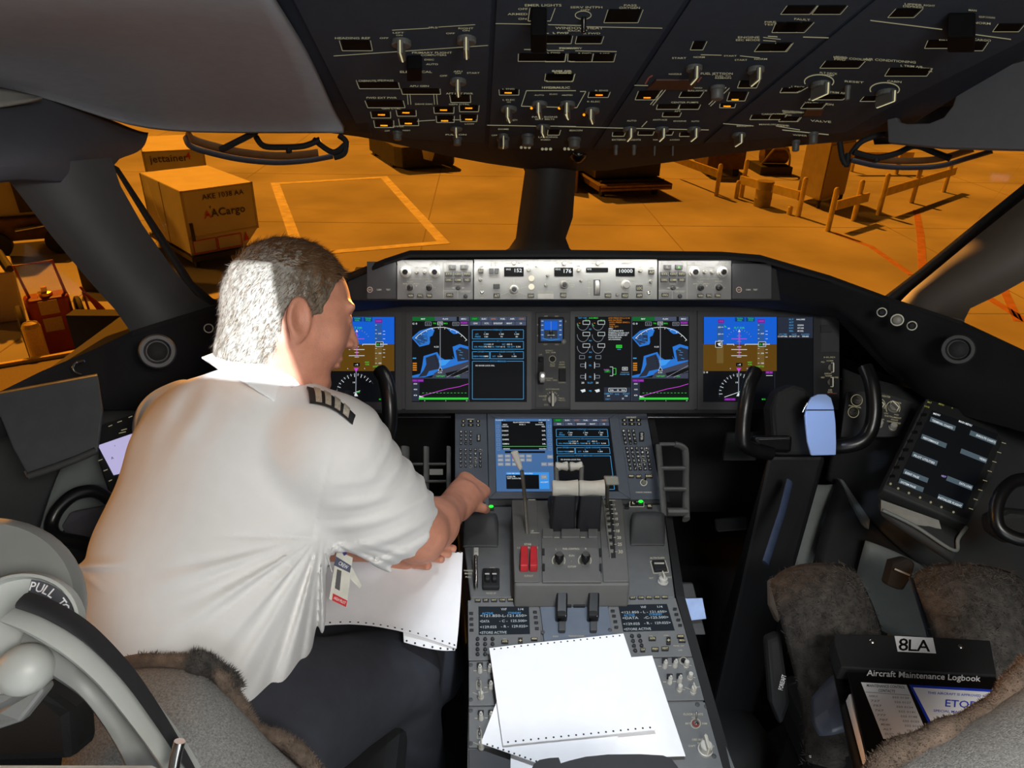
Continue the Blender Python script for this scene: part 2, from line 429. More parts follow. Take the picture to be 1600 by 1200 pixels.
def rect3(a, b, c):
    """fourth corner of a rectangle footprint from corners a-b (front edge) and depth towards c"""
    e = (b - a); f = (c - a); f = f - e.normalized() * f.dot(e.normalized()); return a, b, b + f, a + f
def uld(fl, fr, bl, top, label, texts, slant=True):
    """air cargo container: front-left, front-right, back-left top corner points at height top"""
    A, B, C_, D = rect3(fl, fr, bl); z0 = GZ + 0.42; e = (B - A).normalized(); f = (D - A).normalized(); W_ = (B - A).length; L = (D - A).length; H = A.z - z0
    t = thing('cargo_container', label, 'cargo container', (A.x, A.y, GZ), 'air cargo containers')
    b = MB(); base = Vector((A.x, A.y, z0))
    ins = 0.22 * W_ if slant else 0.02; hh = H * 0.27
    prof = [(0, 0), (W_ - ins, 0), (W_, hh), (W_, H), (0, H)]
    ff = [base + e * x + Vector((0, 0, z)) for x, z in prof]; b.hexa(ff, [p + f * L for p in ff]); b.build('body', ALU, t, bevel=0.02)
    # edge rails and the shelf frame of the door
    w = 0.05; fo = -f * 0.012; RM = mat('container_edge_metal', (170, 160, 140), 0.5, 0.3)
    for (x0, z0_, x1, z1) in [(0, 0, w, H), (W_ - w, hh, W_, H), (0, H - w, W_, H), (0, 0, W_ - ins, w), (0, hh - w / 2, W_, hh + w / 2)]:
        q = [base + e * x0 + Vector((0, 0, z0_)) + fo, base + e * x1 + Vector((0, 0, z0_)) + fo, base + e * x1 + Vector((0, 0, z1)) + fo, base + e * x0 + Vector((0, 0, z1)) + fo]
        r = MB(); r.slab(q, f * 0.03); r.build('edge_rail', RM, t)
    for y0 in (0, L - w, L * 0.5):
        q = [base + f * y0 - e * 0.012, base + f * (y0 + w) - e * 0.012, base + f * (y0 + w) - e * 0.012 + Vector((0, 0, H)), base + f * y0 - e * 0.012 + Vector((0, 0, H))]
        r = MB(); r.slab(q, e * 0.03); r.build('side_rail', RM, t)
    h = MB(); hx = base + e * W_ * 0.06 + Vector((0, 0, H * 0.36)) + fo
    h.box(hx + fo, e * 0.035, fo * 2, Vector((0, 0, 0.22))); h.build('door_handle', GRIME, t)
    fr_ = Fr(base, e, (0, 0, 1)); cv = Cv(fr_, 0.02, lambda x, y: (x, y))
    for (s, x, z, hgt, m, al) in texts:
        n0 = len(cv.b.v); vs, fs, tw = text_mesh(s, 1.05); k = hgt / 0.70; o_ = {'c': -tw / 2, 'l': 0}[al]
        for a, c in vs: cv.b.v.append(fr_.w(W_ * x + (a + o_) * k, H * z + (c - 0.35) * k, 0.02))
        for q in fs: cv.b.f.append(tuple(n0 + i for i in q)); cv.b.m.append(cv.mi(m))
    if slant:   # the pair of letters' eagle tick, and low stencil boxes
        cv.pts([(W_ * 0.335, H * .735), (W_ * 0.352, H * .675), (W_ * .37, H * .735), (W_ * .352, H * .71)], INK)
        for (x0, z0_, x1, z1) in [(0.04, 0.02, 0.36, 0.22), (0.38, 0.02, 0.72, 0.22)]:
            q = [(W_ * x0, H * z0_), (W_ * x1, H * z0_), (W_ * x1, H * z1), (W_ * x0, H * z1), (W_ * x0, H * z0_)]; cv.line(q, 0.025, REDI)
        cv.pts([(W_ * .75, H * .08), (W_ * .83, H * .10), (W_ * .79, H * .24)], REDI)
    cv.build('markings', t)
    # pallet dolly under it
    d = MB(); d.hexa([base + e * x * W_ + f * y * L - Vector((0, 0, 0.14)) for x, y in [(-.03, -.04), (.8, -.04), (.8, 1.03), (-.03, 1.03)]], [base + e * x * W_ + f * y * L - Vector((0, 0, 0.02)) for x, y in [(-.03, -.04), (.8, -.04), (.8, 1.03), (-.03, 1.03)]])
    dt = thing('container_dolly', 'low dark dolly carrying the ' + ('white container marked AKE 1038 AA' if slant else 'container half hidden behind the other'), 'dolly', (base.x, base.y, GZ))
    d.build('deck', GRIME, dt)
    for x in (0.1, 0.68):
        for y in (0.12, 0.9):
            c = base + e * x * W_ + f * y * L; c.z = GZ + 0.13; wb = MB(); wb.cyl(c - e * 0.05, c + e * 0.05, 0.13, seg=18); wb.build('wheel', RUBBER, dt)
HT = 2.03
uld(G(281, 299, HT), G(394, 284, HT), G(243, 267, HT), HT, 'pale metal cargo container marked AKE 1038 AA with a slanted lower corner', [
    ('AKE 1038 AA', 0.56, 0.87, 0.125, INK, 'c'), ('A', 0.25, 0.60, 0.19, REDI, 'l'), ('ACargo', 0.35, 0.61, 0.19, INK, 'l')])
uld(G(222, 237, 2.25), G(318, 232, 2.25), G(250, 212, 2.25), 2.25, 'taller pale container behind, lettered in lower case along its top', [
    ('jettainer', 0.40, 0.88, 0.20, INK, 'c'), ('4', 0.72, 0.90, 0.2, REDI, 'c')], slant=False)

# dark tug under the overhead panel's edge, left of the centre post
def tug():
    A = G(622, 268); B = G(716, 262); C_ = G(596, 238); A, B, C_, D = rect3(A, B, C_); e = (B - A).normalized(); f = (D - A).normalized(); W_ = (B - A).length; L = (D - A).length
    t = thing('baggage_tug', 'dark low baggage tug with a pale worn patch, under the overhead panel edge', 'tug', (A.x, A.y, GZ))
    b = MB(); o = Vector((A.x, A.y, GZ + 0.12))
    q = [o + e * x * W_ + f * y * L for x, y in [(0.08, 0), (0.92, 0), (1, .1), (1, 1), (0, 1), (0, .1)]]
    b.hexa(q, [p + Vector((0, 0, 0.85)) for p in q]); b.build('body', GRIME, t, bevel=0.05)
    b = MB(); b.box(o + e * .55 * W_ + f * .7 * L + Vector((0, 0, 1.25)), e * W_ * .35, f * L * .22, Vector((0, 0, 0.4))); b.build('cab', RUST, t, bevel=0.05)
    b = MB(); b.slab([o + e * x * W_ - f * .012 + Vector((0, 0, z)) for x, z in [(.42, .34), (.56, .22), (.60, .55), (.48, .78), (.40, .70)]], -f * .015); b.build('worn_patch', PAINTW, t)
    b = MB(); b.tube([o + e * W_ * .5 + Vector((0, 0, .2)), o + e * W_ * .62 - f * .5 + Vector((0, 0, .16)), o + e * W_ * .75 - f * .95 + Vector((0, 0, .05))], 0.04); b.build('tow_bar', GRIME, t)
    for x in (0.04, 0.96):
        for y in (.22, .85):
            c = o + e * x * W_ + f * y * L; c.z = GZ + .27; w = MB(); w.cyl(c - e * .1, c + e * .1, .27, seg=20); w.build('wheel', RUBBER, t)
tug()
# pallet transporter right of the centre post
def pallet():
    A = G(936, 300, .3); B = G(1050, 296, .3); C_ = G(925, 235, .3); A, B, C_, D = rect3(A, B, C_); e = (B - A).normalized(); f = (D - A).normalized(); W_ = (B - A).length; L = min(5.0, (D - A).length)
    t = thing('pallet_dolly', 'dark flat pallet dolly parked right of the centre window post', 'dolly', (A.x, A.y, GZ))
    o = Vector((A.x, A.y, GZ + .3)); b = MB(); q = [o + e * x * W_ + f * y * L for x, y in [(0, 0), (1, 0), (1, 1), (0, 1)]]
    b.hexa(q, [p + Vector((0, 0, .22)) for p in q]); b.build('deck_frame', RUST, t, bevel=.02)
    for zz, m, k in ((.06, RAILY, .035), (.17, RAILY, .03)):
        b = MB(); b.slab([o + e * x * W_ - f * .02 + Vector((0, 0, z)) for x, z in [(.02, zz - k), (.98, zz - k), (.98, zz + k), (.02, zz + k)]], -f * .03); b.build('edge_strip', mat('tan_worn_edge', (150, 110, 70), .6, noise=.3, scale=6), t)
    b = MB()
    for i in range(6):
        y = (i + .5) / 6 * L; b.cyl(o + e * W_ * .06 + f * y + Vector((0, 0, .25)), o + e * W_ * .94 + f * y + Vector((0, 0, .25)), .06)
    b.build('roller', GRIME, t, smooth=True)
    for x in (.12, .85):
        for y in (.12, .8):
            c = o + e * x * W_ + f * y * L; c.z = GZ + .17; w = MB(); w.cyl(c - e * .07, c + e * .07, .17, seg=18); w.build('wheel', RUBBER, t)
    # load: dark wrapped freight
    b = MB(); q = [o + e * x * W_ + f * y * L + Vector((0, 0, .32)) for x, y in [(.05, .18), (.95, .18), (.95, .95), (.05, .95)]]
    b.hexa(q, [p + Vector((0, 0, 1.1)) for p in q]); tag(b.build('freight_crate', GRIME), 'dark freight load standing on the pallet dolly right of the centre post', 'crate')
    b = MB(); pp = [G(878, 285), G(905, 300)]
    b.hexa([G(868, 296), G(902, 302), G(900, 276), G(870, 270)], [q_ + Vector((0, 0, 1.0)) for q_ in (G(868, 296), G(902, 302), G(900, 276), G(870, 270))])
    tag(b.build('control_cab', RUST, bevel=.04), 'brown squat control cab of the pallet dolly, close beside the centre window post', 'tractor')  # control cab of the pallet dolly, built as a separate object
pallet()

def post_b(b, u, vb, vt, r=.085):
    """round-capped post standing at pixel (u, vb), as tall as it looks up to vt"""
    p = G(u, vb); lo, hi = .2, 4.0
    for _ in range(30):
        m = (lo + hi) / 2; q = W2C @ (p + Vector((0, 0, m)) - CAM); vv = 600 - F * q.y / -q.z
        if vv > vt: lo = m
        else: hi = m
    b.lathe(p, (0, 0, 1), [(r, 0), (r, m - .08), (r * .85, m - .03), (r * .5, m)], 14); return p, m
def guard(label, posts, rails, grp='yellow guard rails'):
    p0 = G(posts[0][0], posts[0][1]); t = thing('guard_rail', label, 'barrier', (p0.x, p0.y, GZ), grp)
    for (u, vb, vt) in posts:
        b = MB(); post_b(b, u, vb, vt); b.build('post', RAILY, t, smooth=True)
    for (a, za, c, zc_) in rails:
        A = G(*a); C_ = G(*c); d = (C_ - A).normalized(); n = Vector((-d.y, d.x, 0)) * .04
        b = MB(); b.hexa([A - n + Vector((0, 0, za)), A + n + Vector((0, 0, za)), A + n + Vector((0, 0, za + .3)), A - n + Vector((0, 0, za + .3))], [C_ - n + Vector((0, 0, za)), C_ + n + Vector((0, 0, za)), C_ + n + Vector((0, 0, za + .3)), C_ - n + Vector((0, 0, za + .3))])
        b.build('rail', RAILY, t, bevel=.01)
guard('guard rail nearest the pallet dolly, one short post at its right end', [(1119, 306, 256)], [((1050, 276), .62, (1119, 304), 0)])
guard('guard rail in front of the drum with round posts at both ends', [(1158, 308, 249), (1247, 338, 277), (1150, 310, 282)], [((1152, 310), .55, (1242, 337), 0)])
guard('short guard rail beside the leaning front post', [(1293, 361, 293), (1333, 345, 281)], [((1298, 358), .62, (1348, 343), 0)])
guard('longest guard rail, rising to the right, right of the cabinet', [(1372, 336, 271), (1424, 317, 262), (1474, 300, 255)], [((1376, 334), .62, (1484, 297), 0)])
guard('far guard rail behind the longest one, mostly hidden', [(1400, 272, 240), (1330, 268, 240)], [((1322, 270), .6, (1420, 270), 0)])

b = MB(); c = G(1190, 322); b.lathe(c, (0, 0, 1), [(.30, 0), (.30, .28), (.315, .3), (.30, .32), (.30, .60), (.315, .62), (.30, .64), (.30, .9), (.27, .9)], 24); tag(b.build('oil_drum', BEIGE, smooth=True), 'pale round drum standing behind the guard rail', 'drum')
def cabinet():
    A = G(1244, 318); B = G(1316, 312); Cc = G(1262, 285); A, B, Cc, D = A, G(1275, 328), G(1318, 312), G(1285, 300)
    A = G(1243, 312); B = G(1277, 327); Cc = G(1316, 316); D = A + (Cc - B)
    t = thing('equipment_cabinet', 'tall beige equipment cabinet on legs beyond the guard rails', 'cabinet', (A.x, A.y, GZ))
    H = Vector((0, 0, 2.35)); L0 = Vector((0, 0, .3)); b = MB(); b.hexa([p + L0 for p in (A, B, Cc, D)], [p + H for p in (A, B, Cc, D)]); b.build('body', BEIGE, t, bevel=.02)
    b = MB(); e = (Cc - B).normalized(); n = Vector((e.y, -e.x, 0))
    b.slab([B + e * .06 + n * .01 + Vector((0, 0, .4)), Cc - e * .06 + n * .01 + Vector((0, 0, .4)), Cc - e * .06 + n * .01 + Vector((0, 0, 2.2)), B + e * .06 + n * .01 + Vector((0, 0, 2.2))], n * .02); b.build('door', mat('cabinet_door_paint', (160, 142, 108), .6), t)
    b = MB(); b.slab([p + Vector((0, 0, 2.36)) for p in (A, B, Cc, D)], (0, 0, .05)); b.build('lid', BEIGE, t)
    for p in (A, B, Cc, D):
        c = (A + B + Cc + D) / 4; q = p + (c - p) * .12; l = MB(); l.abox(q + Vector((-.05, -.05, 0)), q + Vector((.05, .05, .3))); l.build('leg', GRIME, t)
cabinet()
def clutter():
    # parked ground equipment glimpsed behind the drum
    c = G(1120, 275); b = MB(); b.abox(c + Vector((-.6, -.4, .35)), c + Vector((1.0, 2.2, 1.1))); t = thing('ground_cart', 'brown ground cart behind the short guard rail post', 'cart', (c.x, c.y, GZ)); b.build('body', RUST, t, bevel=.04)
    for dx in (-.4, .8):
        for dy in (0, 1.8): w = MB(); w.cyl(c + Vector((dx - .08, dy, .18)), c + Vector((dx + .08, dy, .18)), .18); w.build('wheel', RUBBER, t)
    b = MB(); b.tube([c + Vector((-.5, 0, 1.1)), c + Vector((-.5, 0, 1.5)), c + Vector((.9, 0, 1.5)), c + Vector((.9, 0, 1.1))], .03); b.build('hand_rail', BEIGE, t)
    c = G(1215, 272); t = thing('pump_skid', 'dark pump skid with pipes between drum and cabinet', 'machine', (c.x, c.y, GZ))
    b = MB(); b.abox(c + Vector((-.9, -.3, 0)), c + Vector((.5, 1.3, .35))); b.build('base', GRIME, t)
    b = MB(); b.cyl(c + Vector((-.7, .4, .75)), c + Vector((.4, .4, .75)), .35, seg=20); b.build('tank', RUST, t, smooth=True)
    b = MB(); b.tube(spline([c + Vector((-.8, 0, .4)), c + Vector((-.3, -.2, 1.2)), c + Vector((.3, -.1, .9)), c + Vector((.45, 0, .3))]), .04); b.build('pipe', BEIGE, t, smooth=True)
    b = MB(); c = G(1233, 335); b.lathe(c, (0, 0, 1), [(.09, 0), (.09, .25), (.06, .28)], 12); tag(b.build('bollard_stub', RAILY, smooth=True), 'short round stub at the foot of the guard rail by the drum', 'bollard')
clutter()

# ---- left side window: wheeled extinguisher, bollard, kerb wall, tub and a parked belt loader
def extinguisher():
    c = G(92, 570); A = G(58, 572); B = G(126, 558); e = (B - A).normalized(); f = Vector((-e.y, e.x, 0)); S = (B - A).length / .9
    t = thing('wheeled_extinguisher', 'red wheeled fire extinguisher with two big wheels and a tall handle', 'fire extinguisher', (c.x, c.y, GZ))
    o = Vector((A.x, A.y, GZ)) + e * .1
    b = MB(); w = (B - A).length; ring = [(0.05, 0), (.95, 0), (1, .12), (1, .35), (.95, .45), (.05, .45), (0, .35), (0, .12)]
    q = [o + e * x * w + f * y for x, y in ring]
    b.hexa([p + Vector((0, 0, .15)) for p in q], [p + Vector((0, 0, 1.25)) for p in q]); b.build('cylinder_shroud', REDP, t, bevel=.06)
    for z in (.95, .62):
        b = MB(); b.slab([o + e * x * w - f * .01 + Vector((0, 0, z + dz)) for x, dz in [(.28, 0), (.7, 0), (.7, .26), (.28, .26)]], -f * .01); b.build('label_plate', mat('cream_plate', (190, 170, 120), .5), t)
    for x in (-.16, 1.16):
        cc = o + e * x * w + f * .25 + Vector((0, 0, .55)); b = MB(); b.lathe(cc - e * .06, e, [(.50, 0), (.55, .03), (.55, .09), (.50, .12)], 28); wo = b.build('wheel', RUBBER, t, smooth=True)
        b = MB(); b.lathe(cc - e * .07, e, [(.14, 0), (.14, .14)], 16); b.build('hub', REDP, wo, smooth=True)
    b = MB(); b.tube([o + e * .15 * w + f * .2 + Vector((0, 0, 1.2)), o + e * .02 * w + f * .25 + Vector((0, 0, 1.85)), o + e * .85 * w + f * .25 + Vector((0, 0, 1.85)), o + e * .95 * w + f * .2 + Vector((0, 0, 1.2))], .028); b.build('handle', REDP, t)
    b = MB(); b.lathe(o + e * .5 * w + f * .2 + Vector((0, 0, 1.25)), (0, 0, 1), [(.12, 0), (.12, .06), (.05, .08), (.05, .16)], 14); b.build('valve', mat('brass_valve', (210, 170, 70), .3, .8), t)
    b = MB(); hb = o + e * 1.3 * w + f * .2
    for k in range(3): b.tube(spline([hb + Vector((.02 * k, 0, 1.3 - .05 * k)), hb + e * (.22 + .05 * k) + Vector((0, 0, .7)), hb + e * .3 + Vector((0, 0, .1)), hb + e * .1 + Vector((0, 0, .2)), hb + e * .02 + Vector((0, 0, 1.2))]), .022)
    b.build('hose', REDP, t, smooth=True)
extinguisher()
b = MB(); c = G(72, 586); b.lathe(c, (0, 0, 1), [(.15, 0), (.15, .95), (.12, 1.02), (.05, 1.05)], 20); tag(b.build('bollard', mat('yellow_bollard_paint', (226, 196, 110), .5)), 'thick pale yellow bollard in front of the wheeled extinguisher', 'bollard')
# low barrier wall along the apron edge
A = G(-80, 588, .5); B = G(158, 548, .5); d = (B - A).normalized(); n = Vector((d.y, -d.x, 0))
b = MB(); b.hexa([Vector((p.x, p.y, GZ)) for p in (A, B, B + n * 1.6, A + n * 1.6)], [Vector((p.x, p.y, GZ + z)) for p, z in ((A, .5), (B, .5), (B + n * 1.6, .46), (A + n * 1.6, .46))])
t_ = thing('equipment_platform', 'flat platform under the left side window with a yellow front edge', 'platform', tuple(Vector((A.x, A.y, GZ))))
b.build('deck', mat('tan_platform_paint', (120, 108, 92), .7), t_)
b = MB(); b.hexa([Vector((p.x, p.y, GZ + .5)) for p in (A - n * .08, B - n * .08, B, A)], [Vector((p.x, p.y, GZ + .56)) for p in (A - n * .08, B - n * .08, B, A)]); b.build('edge_strip', mat('yellow_bollard_paint'), t_)
def tub():
    A, B, C_ = G(-40, 512, 0), G(42, 500, 0), G(36, 474, 0); t = thing('waste_tub', 'grey tub with pipes lying across it, at the far left', 'tub', (A.x, A.y, GZ))
    D = A + (C_ - B); b = MB(); q = [A, B, C_, D]; b.hexa(q, [p + (p - (A + B + C_ + D) / 4) * .08 + Vector((0, 0, 1.1)) for p in q]); b.build('body', ALU, t, bevel=.04)
    for k in range(3):
        b = MB(); b.cyl(A + Vector((.3 + .3 * k, .3, 1.18)), C_ + Vector((-.6 + .25 * k, -.1, 1.22)), .07); b.build('pipe', GRIME, t)
tub()
def loader():
    A, B = G(-20, 405), G(120, 392); e = (B - A).normalized(); f = Vector((-e.y, e.x, 0)); W_ = (B - A).length
    t = thing('belt_loader', 'brown belt loader parked beyond the left side window', 'vehicle', (A.x, A.y, GZ))
    o = Vector((A.x, A.y, GZ)); b = MB(); b.hexa([o + e * x + f * y + Vector((0, 0, .4)) for x, y in [(0, 0), (W_, 0), (W_, 1.8), (0, 1.8)]], [o + e * x + f * y + Vector((0, 0, 1.0)) for x, y in [(0, 0), (W_, 0), (W_, 1.8), (0, 1.8)]]); b.build('chassis', RUST, t, bevel=.05)
    b = MB(); b.hexa([o + e * x + f * y + Vector((0, 0, 1.0)) for x, y in [(W_ * .15, .2), (W_ * .8, .2), (W_ * .8, 1.6), (W_ * .15, 1.6)]], [o + e * x + f * y + Vector((0, 0, 2.5)) for x, y in [(W_ * .25, .4), (W_ * .66, .4), (W_ * .66, 1.5), (W_ * .25, 1.5)]]); b.build('cab', ALU, t, bevel=.05)
    b = MB(); b.slab([o + e * x + f * .18 + Vector((0, 0, z)) for x, z in [(W_ * .48, 1.1), (W_ * .62, 1.1), (W_ * .60, 2.2), (W_ * .47, 2.2)]], -f * .02); b.build('window', GRIME, t)
    b = MB(); b.tube([o + e * W_ * .4 - f * .1 + Vector((0, 0, .7)), o + e * W_ * .95 - f * .2 + Vector((0, 0, .85)), o + e * W_ * 1.1 + Vector((0, 0, .5))], .05); b.build('pipe', CHROME, t)
    for x in (.15, .85): w = MB(); c = o + e * W_ * x + Vector((0, 0, .35)); w.cyl(c - f * .15, c + f * .15, .35, seg=22); w.build('wheel', RUBBER, t)
loader()
b = MB(); c = G(170, 452); b.abox(c + Vector((-.5, -.2, 0)), c + Vector((.5, .8, .7))); tag(b.build('chock_box', GRIME, bevel=.03), 'dark low box on the ramp behind the left window post', 'box')
# ================================================================ cockpit shell
X = Vector((1, 0, 0))
def frame3(p, q, ex=X):
    """frame through p (lower) and q (upper), sideways direction ex"""
    return Fr(p, ex, Vector(q) - Vector(p))
OH = Fr(P(840, 215, 2.05), X, P(919, 0, 1.16) - P(840, 215, 2.05))
if OH.n.z > 0: OH = Fr(OH.o, X, -OH.ey)
_mpa = math.radians(27)
MP = Fr(P(858, 560, 1.87), X, (0, math.sin(_mpa), math.cos(_mpa)))
GS = Fr(P(880, 436, 1.575), X, (0, math.sin(math.radians(20)), math.cos(math.radians(20))))
PA = frame3(P(930, 1200, 1.124), P(895, 930, 1.404))
PB = frame3(P(895, 930, 1.404), P(868, 780, 1.78))
PC = frame3(P(867, 769, 1.794), P(861, 655, 1.90))
for _f in (PA, PB, PC): assert _f.n.z > 0

def S(o, **k): return tag(o, kind='structure')
def plist(*a): return [P(*q) for q in a]

# floor and the dark footwell bulkhead
b = MB(); b.abox((-1.5, -1.0, -0.06), (1.75, 2.6, 0.0)); S(b.build('floor', mat('dark_cockpit_carpet', (38, 40, 42), 0.95, noise=.3, scale=200, bump=.5)))
b = MB(); b.abox((-.42, 2.28, 0.0), (.86, 2.34, 0.93)); b.abox((-1.5, 2.46, 0.0), (1.75, 2.52, 0.70)); S(b.build('wall_front', BLACK))
# side walls below the windows
b = MB(); b.hexa([Vector(p) for p in [(-1.22, -0.2, 0), (-1.30, -0.2, 0), (-1.30, 2.5, 0), (-1.22, 2.5, 0)]], [Vector(p) for p in [(-1.25, -0.2, 0.8), (-1.33, -0.2, 0.8), (-1.30, 2.5, 0.7), (-1.22, 2.5, 0.7)]]); S(b.build('wall_left', TRIMD))
b = MB(); b.hexa([Vector(p) for p in [(1.60, -0.2, 0), (1.68, -0.2, 0), (1.68, 2.5, 0), (1.60, 2.5, 0)]], [Vector(p) for p in [(1.62, -0.2, 0.8), (1.70, -0.2, 0.8), (1.68, 2.5, 0.7), (1.60, 2.5, 0.7)]]); S(b.build('wall_right', TRIMD))
# crown of the cabin (keeps the ramp light off the ceiling side)
b = MB(); b.abox((-1.5, -1.0, 2.18), (1.75, 1.25, 2.22)); S(b.build('ceiling', TRIM))
b = MB(); b.abox((-1.5, -1.06, 0.0), (1.75, -1.0, 2.2)); S(b.build('wall_rear', TRIMD))
b = MB(); b.abox((-1.5, -1.0, 0.0), (-1.44, -0.2, 2.2)); b.abox((-1.5, -.2, 1.6), (-1.44, .9, 2.2)); S(b.build('wall_left', TRIMD))
b = MB(); b.abox((1.70, -1.0, 0.0), (1.76, -0.2, 2.2)); b.abox((1.70, -.2, 1.6), (1.76, .9, 2.2)); S(b.build('wall_right', TRIMD))

b = MB(); b.hexa([Vector((-1.3, 2.25, 1.50)), Vector((1.65, 2.25, 1.50)), Vector((1.65, .6, 2.26)), Vector((-1.3, .6, 2.26))], [Vector((-1.3, 2.25, 1.52)), Vector((1.65, 2.25, 1.52)), Vector((1.65, .6, 2.28)), Vector((-1.3, .6, 2.28))]); S(b.build('ceiling', TRIMD))
def sheet(rows, name, m, th=0.012, sub=2, struct=True, up=None):
    """rows of (u, v, depth) -> smooth solid sheet"""
    pts = [[P(*q) for q in r] for r in rows]
    b = MB(); b.grid(pts)
    o = b.build(name, m, smooth=True, fix=False)
    md = o.modifiers.new('sub', 'SUBSURF'); md.levels = sub; md.render_levels = sub; md.boundary_smooth = 'PRESERVE_CORNERS'
    md = o.modifiers.new('solid', 'SOLIDIFY'); md.thickness = th; md.offset = 1
    # thickness must grow away from the camera
    ci, cj = (len(pts) - 1) // 2, (len(pts[0]) - 1) // 2; c = pts[ci][cj]; nrm = (pts[ci][cj + 1] - c).cross(pts[ci + 1][cj] - c)
    if nrm.dot(CAM - c) > 0: md.offset = -1
    if struct: S(o)
    return o
# left ceiling trim: a big smooth grey fairing
sheet([[(-260, -120, .80), (-60, -120, .85), (150, -120, .90), (300, -110, .92), (372, -100, .94)],
       [(-240, 40, .98), (-30, 0, 1.00), (200, 0, 1.03), (340, 0, 1.04), (416, 0, 1.05)],
       [(-230, 72, 1.10), (-20, 60, 1.20), (200, 75, 1.32), (370, 80, 1.36), (471, 76, 1.34)],
       [(-230, 88, 1.16), (-10, 95, 1.32), (210, 145, 1.56), (400, 145, 1.60), (504, 146, 1.56)],
       [(-230, 96, 1.20), (40, 130, 1.42), (180, 185, 1.70), (330, 196, 1.78), (524, 190, 1.74)],
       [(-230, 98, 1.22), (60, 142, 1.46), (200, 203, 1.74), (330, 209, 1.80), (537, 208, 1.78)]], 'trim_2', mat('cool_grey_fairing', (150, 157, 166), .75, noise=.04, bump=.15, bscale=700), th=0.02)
# right ceiling trim: a flat grey fairing with a rounded notch
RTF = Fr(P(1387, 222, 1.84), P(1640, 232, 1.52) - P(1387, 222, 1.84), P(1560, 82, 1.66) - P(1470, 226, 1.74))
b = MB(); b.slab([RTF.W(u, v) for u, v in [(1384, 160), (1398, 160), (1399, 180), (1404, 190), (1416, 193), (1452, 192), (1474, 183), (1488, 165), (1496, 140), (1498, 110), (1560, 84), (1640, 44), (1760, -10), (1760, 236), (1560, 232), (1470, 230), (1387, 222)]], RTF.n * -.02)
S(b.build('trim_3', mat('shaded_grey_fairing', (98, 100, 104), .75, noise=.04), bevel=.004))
# black recess between overhead panel and right trim
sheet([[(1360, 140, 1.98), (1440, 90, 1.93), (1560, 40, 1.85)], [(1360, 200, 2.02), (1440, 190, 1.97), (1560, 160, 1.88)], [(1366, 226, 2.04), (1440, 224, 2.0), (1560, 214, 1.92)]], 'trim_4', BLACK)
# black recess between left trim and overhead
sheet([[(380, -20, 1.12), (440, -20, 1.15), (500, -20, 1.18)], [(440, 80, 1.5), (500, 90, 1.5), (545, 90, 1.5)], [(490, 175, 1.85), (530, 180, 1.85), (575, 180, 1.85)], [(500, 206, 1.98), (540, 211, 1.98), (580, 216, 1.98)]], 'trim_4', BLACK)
# brow over the left window posts
BROW = mat('blue_grey_trim', (78, 80, 88), 0.7, noise=.04, bump=.15, bscale=700)
sheet([[(-260, 96, 1.27), (-60, 116, 1.36), (60, 138, 1.50), (140, 172, 1.68), (216, 206, 1.82), (232, 207, 1.84)],
       [(-260, 150, 1.20), (-60, 165, 1.28), (60, 180, 1.38), (140, 205, 1.52), (200, 222, 1.70), (226, 236, 1.80)],
       [(-260, 210, 1.15), (-60, 220, 1.20), (60, 230, 1.30), (120, 240, 1.40), (166, 246, 1.56), (190, 246, 1.66)],
       [(-260, 280, 1.12), (-60, 262, 1.18), (40, 262, 1.28), (90, 268, 1.36), (140, 268, 1.45), (172, 254, 1.55)],
       [(-260, 330, 1.14), (-60, 295, 1.2), (30, 279, 1.30), (90, 287, 1.38), (140, 282, 1.46), (170, 262, 1.56)]], 'trim_5', BROW, th=0.03)
sheet([[(-200, 118, 1.25), (-40, 128, 1.3), (60, 150, 1.42)], [(-200, 168, 1.22), (-40, 176, 1.27), (66, 152, 1.41)]], 'trim_5', TRIM, th=0.006)

def post(path, name, m, th=0.0, nb=7, bulge=0.05):
    """window post lofted between a left and a right edge, rounded towards the cabin"""
    rows = []
    for (ul, vl, dl, ur, vr, dr) in path:
        a, c = P(ul, vl, dl), P(ur, vr, dr); to = (CAM - (a + c) / 2).normalized(); r = []
        for k in range(nb):
            t = k / (nb - 1); r.append(a.lerp(c, t) + to * bulge * math.sin(math.pi * t) ** 0.8)
        # closed rear side
        for k in range(nb - 2, 0, -2):
            t = k / (nb - 1); r.append(a.lerp(c, t) - to * bulge * 0.6 * math.sin(math.pi * t))
        rows.append(r)
    b = MB(); n = len(rows[0]); q0 = 0
    for r in rows: b.v += r
    for i in range(len(rows) - 1):
        for j in range(n): b.f.append((i * n + j, i * n + (j + 1) % n, (i + 1) * n + (j + 1) % n, (i + 1) * n + j)); b.m.append(0)
    b.f.append(tuple(range(n))); b.m.append(0); e = (len(rows) - 1) * n; b.f.append(tuple(e + j for j in range(n))); b.m.append(0)
    return S(b.build(name, m, smooth=True))
POST = mat('dark_post_trim', (66, 68, 70), 0.65, noise=.05, bump=.15, bscale=700)
post([(-5, 262, 1.36, 174, 246, 1.48), (28, 300, 1.38, 188, 290, 1.50), (80, 368, 1.44, 222, 350, 1.55), (140, 440, 1.50, 270, 420, 1.62), (180, 484, 1.54, 306, 462, 1.66), (205, 520, 1.56, 345, 488, 1.70), (204, 560, 1.56, 372, 520, 1.70)], 'window_post_left', POST)
post([(172, 254, 1.60, 186, 262, 1.62), (240, 366, 1.66, 252, 362, 1.68), (290, 446, 1.72, 302, 440, 1.74), (318, 478, 1.75, 332, 466, 1.77), (352, 490, 1.77, 362, 478, 1.8)], 'window_seal_left', BLACK, bulge=.012)
